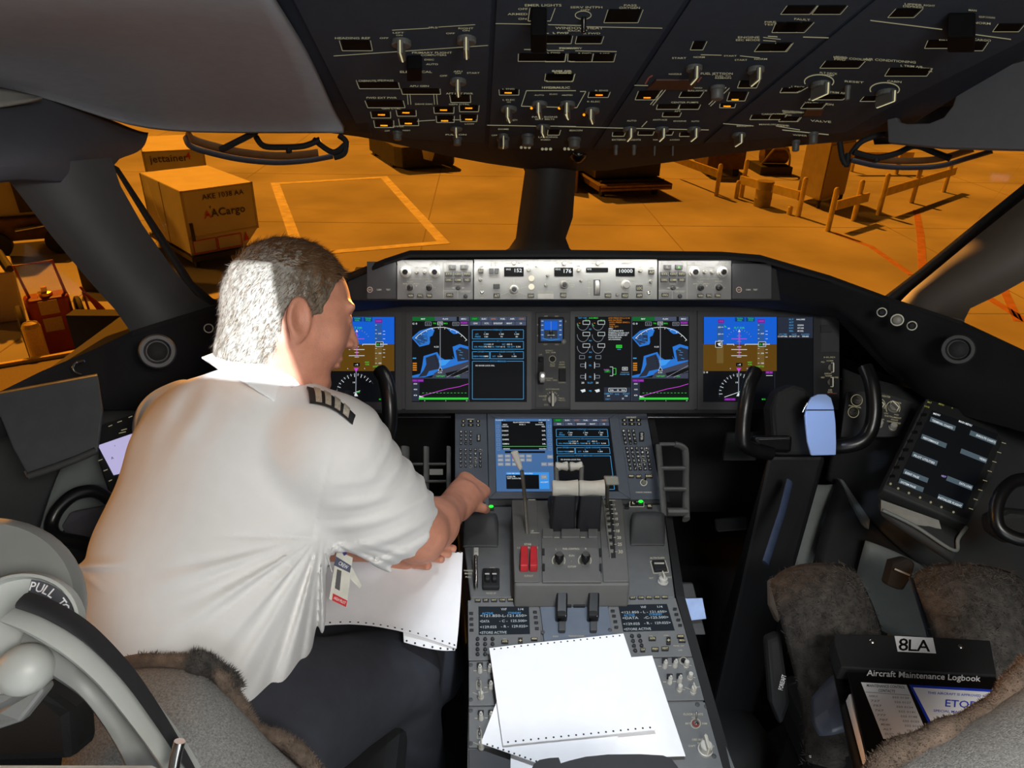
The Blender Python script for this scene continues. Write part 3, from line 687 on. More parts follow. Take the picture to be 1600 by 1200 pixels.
post([(1680, 246, 1.44, 1800, 340, 1.34), (1610, 302, 1.50, 1710, 376, 1.42), (1530, 366, 1.58, 1616, 430, 1.5), (1470, 416, 1.64, 1562, 460, 1.56), (1424, 454, 1.70, 1516, 482, 1.62), (1400, 478, 1.74, 1507, 500, 1.66), (1390, 520, 1.76, 1507, 530, 1.66)], 'window_post_right', mat('orange_lit_post_trim', (84, 76, 68), 0.55, noise=.05))  # brown tint puts the sodium glow into the post's colour
post([(1640, 254, 1.58, 1664, 272, 1.58), (1600, 287, 1.60, 1620, 304, 1.6), (1500, 368, 1.68, 1522, 384, 1.68), (1430, 426, 1.74, 1452, 440, 1.74), (1383, 462, 1.8, 1408, 474, 1.8), (1376, 480, 1.8, 1402, 490, 1.8)], 'window_seal_right', BLACK, bulge=.012)
# centre post with its flared foot and head
post([(805, 235, 2.5, 915, 240, 2.5), (820, 268, 2.52, 900, 268, 2.52), (810, 340, 2.58, 895, 340, 2.58), (806, 372, 2.62, 884, 372, 2.62), (795, 388, 2.64, 890, 388, 2.64), (770, 400, 2.65, 905, 402, 2.65), (770, 430, 2.68, 905, 430, 2.68)], 'window_post_centre', mat('black_brown_post', (40, 36, 33), 0.6), bulge=.05)
# window panes
def pane(name, a, m=None):
    b = MB(); q = [P(*p) for p in a]; n = (q[1] - q[0]).cross(q[2] - q[0]).normalized(); b.slab(q, n * 0.008); return S(b.build(name, glass_mat('window_glass'), fix=True))
pane('window_1', [(300, 480, 2.1), (840, 440, 2.75), (850, 230, 2.62), (190, 180, 1.95)])
pane('window_2', [(860, 440, 2.75), (1420, 480, 2.2), (1640, 200, 1.95), (870, 230, 2.62)])
pane('window_3', [(-260, 700, 1.35), (230, 540, 1.62), (180, 240, 1.62), (-260, 120, 1.3)])
pane('window_4', [(1500, 560, 1.75), (1800, 680, 1.4), (1800, 250, 1.4), (1560, 330, 1.7)])

# ---- glareshield: black hood with wings sweeping aft along both sides
def gd(u, v, h): return (GS.W(u, v, h) - CAM).dot(CF)
E = [(-60, 650, 1.10), (60, 590, 1.20), (140, 556, 1.32), (205, 524, 1.46), (345, 480, 1.64), (450, 458, 1.66), (545, 433, 1.63), (600, 411, gd(600, 411, .04)), (640, 398, gd(640, 398, .05)), (880, 397, gd(880, 397, .05)), (1130, 400, gd(1130, 400, .05)), (1190, 405, gd(1190, 405, .04)), (1300, 437, 1.64), (1390, 470, 1.70), (1505, 508, 1.60), (1600, 553, 1.44), (1720, 615, 1.28)]
L = [(-40, 700, 1.12), (70, 660, 1.22), (150, 640, 1.33), (215, 640, 1.46), (350, 590, 1.68), (445, 500, 1.78), (545, 486, 1.80), (600, 482, 1.79), (640, 478, 1.78), (880, 478, 1.78), (1130, 478, 1.78), (1190, 480, 1.80), (1305, 496, 1.83), (1385, 580, 1.77), (1470, 640, 1.62), (1600, 675, 1.46), (1720, 720, 1.3)]
HOOD = mat('black_hood_leather', (17, 17, 18), 0.8, bump=.4, bscale=500)
b = MB(); pe = [P(*q) for q in E]; pl = [P(*q) for q in L]
cx = 0.177
pf = []
for p in pe:
    k = abs(p.x - cx) / 1.0; q = p + Vector(((p.x - cx) * .22, .62 * (1 - .25 * min(1, k)), -.20)); pf.append(q)
# front windows sit on the far edge; the wings run outboard instead
pf = [Vector((-1.20, .55, .86)), Vector((-1.20, .8, .86)), Vector((-1.16, 1.05, .88)), Vector((-1.10, 1.35, .9)), Vector((-.98, 1.75, .93)), Vector((-.80, 1.95, .95)), Vector((-.55, 2.10, .97)), Vector((-.3, 2.2, .97)), Vector((-.15, 2.22, .97)), Vector((.177, 2.25, .97)), Vector((.55, 2.22, .97)), Vector((.75, 2.15, .96)), Vector((1.1, 2.0, .93)), Vector((1.33, 1.75, .9)), Vector((1.45, 1.4, .88)), Vector((1.52, 1.1, .86)), Vector((1.55, .7, .84))]
lip = [p + Vector((0, .012, .006)) for p in pe]
pu = [(GS.W(q[0], q[1] + (3.5 if q[0] < 1000 else 1.5), 0.0) if 590 < q[0] < 1200 else a.lerp(c, .10)) for q, a, c in zip(E, pe, pl)]
b.grid([pl, [a.lerp(c, .5) for a, c in zip(pl, pu)], pu, [p + Vector((0, 0, -.006)) for p in pe], pe, lip, [a.lerp(c, .5) for a, c in zip(lip, pf)], pf, [p + Vector((0, 0, -.15)) for p in pf]])
o = b.build('glareshield', HOOD, smooth=True, fix=False); md = o.modifiers.new('solid', 'SOLIDIFY'); md.thickness = .006
tag(o, 'black hooded glareshield running across under the windows', 'glareshield')

# ---- main instrument panel slab
def rpoly(fr, pts, h0, h1, b=None, mi=0):
    b = b or MB(); n = fr.n * (h1 - h0); b.slab([fr.W(u, v) + fr.n * h0 for u, v in pts], n, mi); return b
mainp = thing('main_instrument_panel', 'dark grey main instrument panel carrying the row of flight displays', 'instrument panel', tuple(MP.o))
rpoly(MP, [(440, 478), (1312, 478), (1312, 640), (440, 640)], -.03, 0).build('panel_plate', PANELD, mainp, bevel=.002)
rpoly(MP, [(440, 639), (1292, 639), (1292, 646), (440, 646)], -.05, .004).build('lower_lip', BLACK, mainp, bevel=.002)
# structure under the panel: kick shelf in the dark
b = MB(); b.tube([P(610, 652, 1.80), P(704, 652, 1.80)], .004); b.tube([P(1012, 652, 1.80), P(1175, 652, 1.80)], .004); b.build('grab_rail', GLOSSB, mainp)
# dark back of the footwells
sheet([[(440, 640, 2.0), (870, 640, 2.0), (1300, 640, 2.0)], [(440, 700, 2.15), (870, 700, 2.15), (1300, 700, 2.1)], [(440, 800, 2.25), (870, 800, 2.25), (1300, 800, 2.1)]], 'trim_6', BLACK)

# ---- centre pedestal body
ped = thing('centre_pedestal', 'grey centre pedestal between the two seats', 'pedestal', (0.177, 1.2, 0))
def down(fr, pts, name, m, z0, par, bev=.003):
    top = [fr.W(u, v) for u, v in pts]; b = MB(); b.hexa([Vector((p.x, p.y, z0)) for p in top], top); return b.build(name, m, par, bevel=bev)
down(PA, [(735, 934), (1056, 934), (1152, 1290), (728, 1290)], 'aft_body', PANEL, .02, ped)
down(PB, [(718, 792), (1036, 788), (1055, 934), (735, 934)], 'middle_body', PANEL, .02, ped)
down(PC, [(711, 646), (1010, 646), (1034, 786), (718, 790)], 'forward_body', PANELD, .02, ped)
# black side skirt of the pedestal
b = MB()
sk = [PC.W(1010, 646), PC.W(1035, 786), PB.W(1055, 934), PA.W(1152, 1290)]
b.grid([[p + Vector((.001, 0, .004)) for p in sk], [p + Vector((.018, 0, .002)) for p in sk], [Vector((p.x + .03, p.y, .3)) for p in sk], [Vector((p.x + .03, p.y, .0)) for p in sk]]); b.build('side_skirt', BLACK, ped, solid=.002, fix=False)
# ================================================================ control panels
class Ctl:
    """controls on a flat panel, laid out in the coordinates of an enlarged view (x0, y0, zoom)"""
    def __init__(s, th, fr, z=(0, 0, 1), base=0.0):
        s.t = th; s.fr = fr; s.z = z; s.h = base
        s.cv = Cv(fr, base + .0008, lambda x, y: fr.px(z[0] + x / z[2], z[1] + y / z[2]))
    def p(s, x, y): return s.z[0] + x / s.z[2], s.z[1] + y / s.z[2]
    def sc(s, x, y): return s.fr.sc(*s.p(x, y)) / s.z[2]
    def w(s, x, y, h=0.0):
        a, b = s.fr.px(*s.p(x, y)); return s.fr.w(a, b, s.h + h)
    def plate(s, pts, name, m, h0=0.0, h1=.004, bevel=.001, par=None):
        b = MB(); b.slab([s.w(x, y, h0) for x, y in pts], s.fr.n * (h1 - h0)); return b.build(name, m, par or s.t, bevel=bevel)
    def box(s, x0, y0, x1, y1, h, name, m, h0=0.0, bevel=.0008, par=None):
        return s.plate([(x0, y1), (x1, y1), (x1, y0), (x0, y0)], name, m, h0, h, bevel, par)
    def button(s, x, y, w, h, m=None, ht=.004, name='button', txt=None, tm=None, th=None):
        o = s.box(x - w / 2, y - h / 2, x + w / 2, y + h / 2, ht, name, m or BLACK)
        if txt:
            c = Cv(s.fr, s.h + ht + .0003, s.cv.mapfn); 
            # keep the legend on the raised key face
            k = s.w(x, y, ht) - s.w(x, y, 0)
            c.text(txt, x, y, th or h * .5, tm or BACKLIT, wpx=min(w * .8, len(txt) * (th or h * .5) * 1.1)); c.build('legend', o)
        return o
    def knob(s, x, y, r, h=.018, m=None, name='knob', cap=None, taper=.85, seg=20, ring=None):
        c = s.w(x, y); R = r * s.sc(x, y); b = MB()
        b.lathe(c, s.fr.n, [(R, 0), (R, h * .25), (R * taper, h * .3), (R * taper * .97, h * .92), (R * taper * .82, h)], seg); o = b.build(name, m or KNOBG, s.t, smooth=True)
        if cap:
            b = MB(); b.lathe(c + s.fr.n * h, s.fr.n, [(R * .5, 0), (R * .5, .003), (R * .4, .0045)], seg); b.build('knob_cap', cap, o, smooth=True)
        if ring: s.cv.arc(x, y, ring, ring * .12, WTXT)
        return o
    def blade(s, x, y, r, h=.02, m=None, name='rotary_selector', ang=0, line=True, L=1.25):
        """rotary selector: round skirt, wedge grip and a pale pointer line"""
        c = s.w(x, y); R = r * s.sc(x, y); e = s.fr.ex * math.cos(ang) + s.fr.ey * math.sin(ang); f = s.fr.n.cross(e)
        b = MB(); b.lathe(c, s.fr.n, [(R, 0), (R, h * .25), (R * .9, h * .35)], 20)
        b.box(c + s.fr.n * h * .6, e * R * .3, f * R * L, s.fr.n * h * .4); o = b.build(name, m or KNOBG, s.t, bevel=.0012)
        if line:
            b = MB(); b.box(c + s.fr.n * (h + .0008) + f * 0, e * R * .07, f * R * L, s.fr.n * .0006); 
            for sg in (-1, 1):
                b.box(c + s.fr.n * h * .62 + f * sg * (R * L + .0006), e * R * .07, f * .0005, s.fr.n * h * .38)
            b.build('pointer_line', BACKLIT if line == 'lit' else WTXT, o)
        return o
    def toggle(s, x, y, r=6, h=.02, lean=(0, .3), m=None, name='toggle_switch'):
        c = s.w(x, y); R = r * s.sc(x, y); d = (s.fr.n + s.fr.ex * lean[0] + s.fr.ey * lean[1]).normalized()
        b = MB(); b.lathe(c, s.fr.n, [(R, 0), (R, .003), (R * .7, .004)], 14); b.lathe(c, d, [(R * .35, 0), (R * .45, h * .7), (R * .5, h * .9), (R * .3, h)], 12)
        return b.build(name, m or CHROME, s.t, smooth=True)
    def window(s, x0, y0, x1, y1, m=None, name='indicator_window', h=.0012):
        return s.box(x0, y0, x1, y1, h, name, m or GLOSSB)
    def screw(s, x, y, r):
        c = s.w(x, y); R = r * s.sc(x, y); b = MB(); b.lathe(c, s.fr.n, [(R, 0), (R, .0008), (R * .7, .0014)], 12); return b.build('screw', PANELD, s.t, smooth=True)
    def done(s, name='markings'):
        if s.cv.b.v: s.cv.build(name, s.t)

AMBER = mat('amber_lit_legend', (255, 150, 20), emit=1.5)
GREENL = mat('green_lit_legend', (40, 255, 60), emit=1.6)
DIM = mat('dim_legend_ink', (214, 206, 166), emit=.34)
OHP = mat('overhead_panel_paint', (60, 69, 80), 0.85, spec=.15, noise=.06, bump=.15, bscale=1500)
OHWIN = mat('overhead_switch_black', (10, 10, 11), .8, spec=.1)
OHF = mat('overhead_fascia', (46, 54, 66), 0.8, spec=.15, noise=.05)

_KG = KNOBG; KNOBG = mat('smoky_overhead_knob', (86, 88, 86), .5, noise=.05)
# ---------------------------------------------------------------- overhead panel
oh = thing('overhead_panel', 'dark overhead panel full of switches, knobs and amber lights above the windshield', 'overhead panel', tuple(OH.o))
edge = [(470, 205), (540, 211), (600, 222), (700, 245), (760, 256), (815, 264), (880, 268), (950, 267), (1050, 254), (1150, 240), (1250, 228), (1320, 222), (1400, 212), (1500, 150), (1640, 70), (1700, -60), (400, -60), (440, 90)]
b = MB(); b.slab([OH.W(u, v) for u, v in edge], -OH.n * .05); b.build('fascia', OHF, oh, bevel=.008)
# roof over the windows behind the panel (structure)
def roofpt(u, v): return OH.W(u, v) - OH.n * .06
b = MB(); b.slab([roofpt(300, 206), roofpt(470, 214), roofpt(640, 240), roofpt(880, 262), roofpt(1100, 240), roofpt(1300, 218), roofpt(1560, 200), roofpt(1900, -60), roofpt(-200, -60)], -OH.n * .02); S(b.build('ceiling', TRIMD))
c = Ctl(oh, OH)
def sect(pts, name='switch_panel'): return c.plate(pts, name, OHP, 0, .004, .0015)
sect([(440, -40), (770, -40), (757, 222), (640, 215), (556, 192), (530, 140)])
sect([(778, -40), (1094, -40), (917, 230), (763, 230)])
sect([(1104, -40), (1405, -40), (1121, 196), (1092, 224), (927, 231)])
sect([(1413, -40), (1660, -40), (1600, 60), (1500, 110), (1400, 160), (1320, 205), (1100, 222), (1129, 196)])
c.h = .004; c.cv.h = .0052
ca = Ctl(oh, OH, (500, 0, 4), .004); cb = Ctl(oh, OH, (850, 0, 4), .004); cc = Ctl(oh, OH, (1200, 0, 4), .004)
for k in (c, ca, cb, cc): k.cv.h = .0052
def fwin(k, x0, y0, x1, y1, dx=0, m=None, pad=10, lit=None, bottom=True):
    """switch window with its pale corner outline; dx leans the sides along the panel's perspective"""
    k.plate([(x0 + dx, y1), (x1 + dx * 1.0, y1), (x1, y0), (x0, y0)], 'switch_light', m or OHWIN, -.002, .0015, .0004)
    a = [(x0 - pad, y0), (x0 + dx - pad * .6, y1 + pad * .5), (x1 + dx + pad * .8, y1 + pad * .5), (x1 + pad, y0)]
    if not bottom: k.cv.line(a[:2], 5, DIM); k.cv.line(a[2:], 5, DIM)
    else: k.cv.line(a, 3.6, DIM)
    if lit:
        cv = Cv(OH, .0062, k.cv.mapfn); cx, cy = lit; cv.text('PRESS', cx, cy, 9, AMBER, wpx=44); cv.rect(cx - 22, cy - 2.5, cx + 22, cy + 3, AMBER); cv.build('amber_light', oh)
# left section
for a in [(130, 235, 305, 295, 15), (240, 500, 480, 535, 12), (515, 540, 740, 570, 6), (290, 615, 510, 655, 14), (820, 580, 930, 622, 4)]: fwin(ca, *a[:4], dx=a[4])
for a, l in [((325, 685, 430, 720, 4), (384, 702)), ((485, 675, 590, 708, 4), (537, 689)), ((720, 655, 828, 690, 0), (772, 672)), ((880, 645, 985, 680, -2), (930, 660)), ((345, 740, 450, 780, 4), (400, 770)), ((500, 730, 605, 768, 4), (552, 757)), ((735, 712, 830, 748, 0), (779, 740)), ((885, 705, 975, 742, -2), (930, 731))]: fwin(ca, *a[:4], dx=a[4], lit=l)
for (x, y, r) in [(508, 240, 62), (915, 222, 62), (863, 485, 52)]: ca.blade(x, y, r, .03, line='lit', L=1.2)
for (x, y) in [(484, 815), (858, 850)]: ca.knob(x, y, 30, .022, KNOBG)
ca.blade(852, 790, 38, .02, line='lit')
for x0, y0, x1, y1 in [(450, 170, 680, 157), (740, 150, 970, 135), (85, 333, 1050, 266), (600, 745, 720, 738), (740, 735, 980, 738)]: ca.cv.line([(x0, y0), (x1, y1)], 4, DIM)
for x in (545, 562, 710, 728): ca.cv.line([(x, 572), (x + 6, 640)], 3.5, DIM)
for t, x, y, w, h in [('HEADING REF', 203, 220, 220, 13), ('NORM', 220, 242, 60, 10), ('IRS', 708, 153, 55, 11), ('LEFT', 490, 186, 70, 10), ('ON', 495, 202, 40, 9), ('OFF', 400, 220, 55, 10), ('RIGHT', 912, 158, 95, 11), ('ON', 912, 172, 45, 10), ('OFF', 815, 190, 55, 10), ('PRIMARY FLIGHT', 700, 312, 250, 12), ('COMPUTERS', 710, 327, 160, 10), ('DISC', 683, 356, 60, 10), ('AUTO', 700, 385, 75, 11), ('ELECTRICAL', 600, 433, 200, 13), ('L CABIN/UTIL', 290, 490, 130, 12), ('IFE/PASS', 410, 488, 100, 11), ('APU', 862, 430, 55, 10), ('ON', 862, 442, 36, 9), ('OFF', 772, 458, 46, 10), ('START', 958, 440, 80, 10), ('APU GEN', 620, 523, 120, 11), ('FWD EXT PWR', 385, 597, 190, 11), ('AFT EXT PWR', 872, 570, 170, 11), ('GEN CTRL', 445, 665, 120, 9), ('GEN CTRL', 870, 638, 130, 9), ('DRIVE DISC', 650, 637, 110, 9), ('L WIPER', 480, 778, 90, 9), ('OFF', 420, 806, 32, 8), ('HIGH', 540, 803, 45, 8), ('PULL ON', 850, 830, 130, 9), ('LOW', 935, 762, 60, 8)]: ca.cv.text(t, x, y, h, DIM, wpx=w)
def guard_cover(k, x, y, w, h, ht=.03):
    o = k.box(x - w / 2, y - h / 2, x + w / 2, y + h / 2, ht, 'switch_guard', OHWIN, bevel=.003); return o
guard_cover(ca, 590, 375, 95, 90, .025); guard_cover(ca, 1368, 90, 100, 130, .045); ca.toggle(1382, 150, 14, .03)
# centre section
for a in [(1420, 205, 1570, 250, -8), (1250, 318, 1530, 362, -6), (1560, 318, 1590, 362, -6), (1430, 450, 1580, 490, -8)]: fwin(ca, *a[:4], dx=a[4])
fwin(ca, 1128, 545, 1235, 575, 0, lit=(1176, 563))
for (x, y) in [(1180, 660), (1370, 630), (1545, 630)]: ca.blade(x, y, 50, .03, line='lit', ang=.15)
for (x, y) in [(1395, 775)]: ca.blade(x, y, 44, .025, line='lit', ang=.2)
ca.knob(1145, 850, 40, .03, KNOBG); ca.blade(1146, 830, 30, .035, line='lit'); ca.knob(1300, 835, 42, .03, KNOBG)
for x in (1322, 1495): 
    cv = Cv(OH, .0062, ca.cv.mapfn); cv.disc(x, 660, 8, AMBER); cv.build('amber_light', oh)
for t, x, y, w, h in [('EMER LIGHTS', 1395, 12, 230, 15), ('OFF', 1268, 36, 60, 12), ('ARMED', 1235, 68, 125, 13), ('ON', 1265, 98, 52, 12), ('HYDRAULIC', 1475, 532, 175, 13), ('L ENG', 1178, 541, 75, 9), ('L ELEC', 1180, 610, 75, 9), ('ON', 1180, 624, 24, 7), ('RAM AIR', 1515, 428, 120, 11), ('TURBINE', 1515, 440, 110, 10), ('PRIMARY', 1560, 283, 130, 11), ('L FWD', 1505, 188, 95, 11), ('AUTO', 1370, 580, 60, 8), ('AUTO', 1540, 580, 60, 8), ('PASS SIGNS', 1405, 718, 160, 10), ('SEAT BELTS', 1405, 732, 120, 9), ('DOME', 1147, 795, 66, 9), ('OFF', 1090, 834, 36, 8), ('FUEL QTY', 1200, 738, 70, 9), ('LANDING', 1425, 845, 120, 9), ('INBD', 1410, 862, 60, 8)]: ca.cv.text(t, x, y, h, DIM, wpx=w)
for ps in [[(1312, 30), (1300, 112), (1330, 112)], [(1470, 30), (1440, 112), (1420, 112)], [(1097, 128), (1330, 132)], [(1430, 135), (1600, 140)], [(1275, 292), (1420, 292)], [(1045, 770), (1350, 776)], [(1290, 552), (1258, 650), (1600, 660)], [(1290, 552), (1600, 552)], [(1440, 776), (1600, 778)]]: ca.cv.line(ps, 4.5, DIM)
for x, y in [(1258, 910), (1283, 910), (1308, 910), (1390, 920), (1415, 920), (1440, 920), (1530, 918), (1555, 918)]: 
    cv = Cv(OH, .0056, ca.cv.mapfn); cv.disc(x, y, 9, DIM); cv.build('button', oh)
for a in [(410, 40, 610, 118, -30), (215, 208, 365, 250, -14), (20, 318, 128, 365, -6), (175, 318, 300, 365, -10), (318, 318, 440, 365, -12), (20, 445, 185, 485, -10), (945, 240, 1010, 290, -25), (1360, 255, 1540, 300, -40), (1330 + 130, 120, 1600, 180, -30), (870, 560, 990, 590, -22), (720, 640, 840, 665, -12), (860, 640, 970, 665, -12), (755, 690, 850, 712, -10), (440, 815, 500, 835, -8), (600, 810, 680, 828, -8), (740, 810, 800, 828, -8), (860, 818, 920, 836, -8), (1235, 490, 1340, 530, -20), (1500, 535, 1600, 560, -20), (1310, 705, 1420, 730, -18), (1490, 720, 1590, 742, -18), (35, 800, 95, 828, -8)]: fwin(cb, *a[:4], dx=a[4])
fwin(cb, 292, 560, 405, 590, -12, lit=(345, 577)); fwin(cb, 600, 555, 720, 605, -25, lit=(645, 594)); fwin(cb, 1170, 560, 1270, 612, -22, lit=(1195, 606)); fwin(cb, 1110, 635, 1190, 655, -6, lit=(1145, 648))
cb.plate([(640, 540), (930, 540), (960, 480), (700, 480)], 'guarded_switch', mat('dim_red_brown', (70, 44, 40), .6), 0, .004)
for ps in [[(680, 455), (655, 470), (632, 512)], [(985, 465), (960, 498)]]: cb.cv.line(ps, 9, mat('striped_red_outline', (190, 110, 100), .6))
for (x, y, r, an) in [(940, 400, 50, .0), (1325, 410, 52, 0), (145, 640, 48, .25), (300, 670, 46, .25), (535, 790, 42, 0), (738, 790, 42, 0), (938, 790, 42, 0), (1218, 825, 42, 0)]: cb.blade(x, y, r, .03, line='lit', ang=an)
for (x, y, r) in [(1085, 530, 46), (190, 855, 42), (450, 900, 14), (563, 900, 14), (692, 905, 7), (806, 905, 7)]: cb.knob(x, y, r, .028, KNOBG)
for x in (98, 250):
    cv = Cv(OH, .0062, cb.cv.mapfn); cv.disc(x, 660 if x < 200 else 702, 8, AMBER); cv.build('amber_light', oh)
for x in (12, 42, 130, 155, 180): 
    cv = Cv(OH, .0056, cb.cv.mapfn); cv.disc(x, 920, 9, DIM); cv.build('button', oh)
for ps in [[(25, 135), (240, 140)], [(265, 148), (740, 157)], [(20, 298), (125, 298)], [(195, 300), (455, 305)], [(225, 557), (262, 557), (205, 660), (150, 655)], [(90, 778), (460, 788), (1030, 800)], [(565, 518), (650, 520)], [(770, 535), (680, 645)], [(755, 530), (665, 640)], [(1160, 535), (1040, 650)], [(1140, 530), (1030, 640)], [(980, 325), (1110, 328)], [(1225, 332), (1350, 345)], [(610, 782), (645, 745)], [(1120, 760), (1310, 775)], [(0, 190), (30, 190)], [(1370, 215), (1480, 228)], [(1370, 235), (1450, 240)], [(1450, 775), (1600, 800)]]: cb.cv.line(ps, 4.5, DIM)
for t, x, y, w, h in [('SERV INTPH', 265, 25, 200, 13), ('OFF', 258, 42, 60, 10), ('PASS', 540, 12, 80, 11), ('OXYGEN', 535, 28, 130, 13), ('WINDOW HEAT', 220, 156, 300, 15), ('BACKUP', 210, 173, 120, 10), ('L FWD', 105, 186, 100, 10), ('R FWD', 300, 190, 105, 11), ('PRIMARY', 170, 284, 140, 11), ('L FWD', 62, 312, 80, 9), ('R FWD', 255, 316, 80, 9), ('R SIDE', 380, 318, 60, 9), ('RAM AIR', 110, 428, 120, 11), ('TURBINE', 118, 440, 110, 9), ('HYDRAULIC', 80, 533, 160, 12), ('R ENG', 360, 551, 80, 9), ('R ELEC', 310, 621, 80, 9), ('AUTO', 150, 580, 60, 8), ('ELEC', 60, 574, 50, 8), ('NORM', 970, 340, 70, 11), ('START', 845, 346, 90, 11), ('START', 1165, 332, 80, 9), ('NORM', 1355, 352, 80, 11), ('START', 1232, 358, 80, 10), ('FUEL JETTISON', 1080, 444, 200, 13), ('NOZZLE', 820, 447, 80, 9), ('FUEL TO', 1120, 460, 95, 9), ('REMAIN', 1120, 472, 100, 9), ('ENGINE', 1280, 215, 135, 13), ('EEC MODE', 1275, 232, 150, 12), ('FIRE', 1415, 118, 70, 11), ('TEST', 1415, 134, 80, 11), ('BALANCE', 960, 552, 120, 9), ('CENTER PUMPS', 880, 626, 170, 10), ('FWD', 960, 535, 60, 8), ('AFT', 835, 682, 40, 9), ('AUTO', 548, 742, 60, 9), ('ANTI-ICE', 725, 736, 90, 9), ('ENGINE', 850, 744, 80, 8), ('AUTO', 945, 745, 50, 8), ('BEACON', 200, 803, 80, 10), ('EXTERIOR LIGHTS', 515, 862, 180, 10), ('NAV', 705, 862, 44, 8), ('LOGO', 818, 862, 60, 8), ('CARGO TEMP', 1435, 700, 150, 10), ('PRESSURIZATION', 1560, 690, 130, 10), ('MANUAL', 1400, 765, 110, 9), ('AFT', 1500, 776, 60, 9), ('BRIGHT', 1250, 775, 90, 10)]: cb.cv.text(t, x, y, h, DIM, wpx=w)
cb.cv.arc(245, 75, 50, 5, DIM, ry=26); cb.knob(248, 95, 18, .025, GLOSSB)
# right section
for a in [(130, 15, 300, 65, -45), (325, 15, 490, 65, -45), (120, 120, 280, 180, -60), (60, 250, 150, 300, -40), (810, 35, 960, 85, -55), (1450, 130, 1600, 175, -40), (1010, 235, 1150, 280, -25), (1210, 245, 1370, 295, -35), (370, 365, 600, 405, -40), (770, 410, 1020, 455, -35), (150, 530, 240, 555, -50), (300, 580, 500, 605, -40), (610, 590, 690, 615, -30), (240, 630, 360, 660, -30), (30, 702, 110, 730, -20), (115, 720, 200, 742, -20)]: fwin(cc, *a[:4], dx=a[4])
cc.plate([(215, 705), (330, 705), (352, 668), (240, 668)], 'guarded_switch', mat('dim_red_brown'), 0, .004)
guard_cover(cc, 1215, 115, 170, 110, .04); guard_cover(ca, -400, -400, 1, 1) if False else None
for (x, y, r) in [(330, 505, 58), (740, 555, 58)]: cc.blade(x, y, r, .03, line='lit', ang=-.2); cc.cv.arc(x - 10, y - 10, 92, 7, DIM, -200, 30, 26, ry=44)
for (x, y, r) in [(175, 870, 26), (285, 820, 30), (500, 525, 18)]: cc.knob(x, y, r, .03, KNOBG)
for ps in [[(640, 108), (1090, 165)], [(1280, 195), (1520, 228)], [(220, 213), (380, 218)], [(0, 208), (60, 212)], [(90, 800), (380, 830)]]: cc.cv.line(ps, 6, DIM)
for t, x, y, w, h in [('UPPER', 910, 8, 110, 13), ('DEPRESS', 910, 22, 130, 12), ('RIGHT', 1010, 14, 70, 11), ('FAULT', 215, 102, 100, 12), ('MAN', 1280, 44, 50, 12), ('EQUIP COOLING', 1370, 88, 100, 11), ('NORM', 1340, 125, 105, 14), ('FIRE', 1100, 235, 60, 12), ('CARGO', 1340, 232, 110, 13), ('AFT', 1320, 252, 100, 10), ('AIR CONDITIONING', 765, 362, 320, 14), ('EQUIP COOLING', 530, 350, 230, 13), ('L RECIRC', 450, 340, 80, 12), ('FWD', 450, 356, 70, 10), ('L TRIM AIR', 900, 398, 140, 12), ('UPPER', 985, 412, 90, 11), ('LOWER', 985, 428, 90, 9), ('FLT DECK', 380, 442, 110, 12), ('TEMP', 385, 455, 60, 10), ('CABIN', 790, 494, 90, 12), ('RESET', 540, 496, 120, 11), ('L PACK', 190, 528, 85, 11), ('TRIM AIR', 440, 565, 110, 12), ('VENTILATION', 320, 634, 180, 12), ('PRESSURIZATION', 150, 684, 120, 10), ('OUTFLOW', 90, 704, 120, 9), ('VALVE', 330, 745, 130, 12), ('MANUAL', 95, 770, 80, 10), ('WIPER', 200, 834, 90, 9)]: cc.cv.text(t, x, y, h, DIM, wpx=w, rot=4)
for k in (c, ca, cb, cc): k.done('legends')
# little dome (camera) at the fascia centre
b = MB(); q = OH.W(903, 242); b.lathe(q, OH.n, [(.026, 0), (.026, .006), (.022, .012), (.012, .022), (.004, .025)], 20); b.build('dome_camera', GLOSSB, oh, smooth=True)
b = MB(); b.tube([OH.W(896, 240, .022), OH.W(903, 243, .026), OH.W(910, 241, .022)], .0018); b.build('dome_glint', CHROME, oh)  # chrome curve added as the reflection on the dark dome

KNOBG = _KG
# ---------------------------------------------------------------- window-shade rails
def shade(path, name, label, bracket):
    t = thing(name, label, 'window shade rail', tuple(P(*path[0])), 'shade rails above the windshield')
    pts = spline([P(*q) for q in path], 6); b = MB(); b.tube(pts, .010, 8, flat=.45); b.build('curved_rail', mat('blue_black_plastic', (62, 64, 74), .45), t, smooth=True)
    pts2 = [p + Vector((0, .02, .014)) for p in pts[2:-4]]; b = MB(); b.tube(pts2, .014, 8, flat=.3); b.build('rolled_shade', mat('amber_translucent_shade', (120, 84, 50), .5), t, smooth=True)
    for br in bracket: b = MB(); b.tube(spline([P(*q) for q in br], 5), .008, 8); b.build('bracket', BLACK, t, smooth=True)
shade([(289, 214, 1.80), (297, 228, 1.80), (325, 238, 1.82), (375, 249, 1.86), (430, 254, 1.9), (480, 251, 1.93), (520, 244, 1.95)], 'shade_rail', 'curved shade rail hanging in front of the left windshield', [[(345, 234, 1.84), (385, 214, 1.83), (400, 206, 1.82)], [(400, 214, 1.9), (412, 228, 1.9), (440, 230, 1.9), (475, 228, 1.9), (500, 218, 1.9)], [(450, 230, 1.9), (452, 238, 1.9)], [(490, 218, 1.94), (520, 238, 1.94), (540, 226, 1.94)], [(522, 246, 1.94), (537, 240, 1.94), (541, 222, 1.94), (530, 212, 1.94)]])
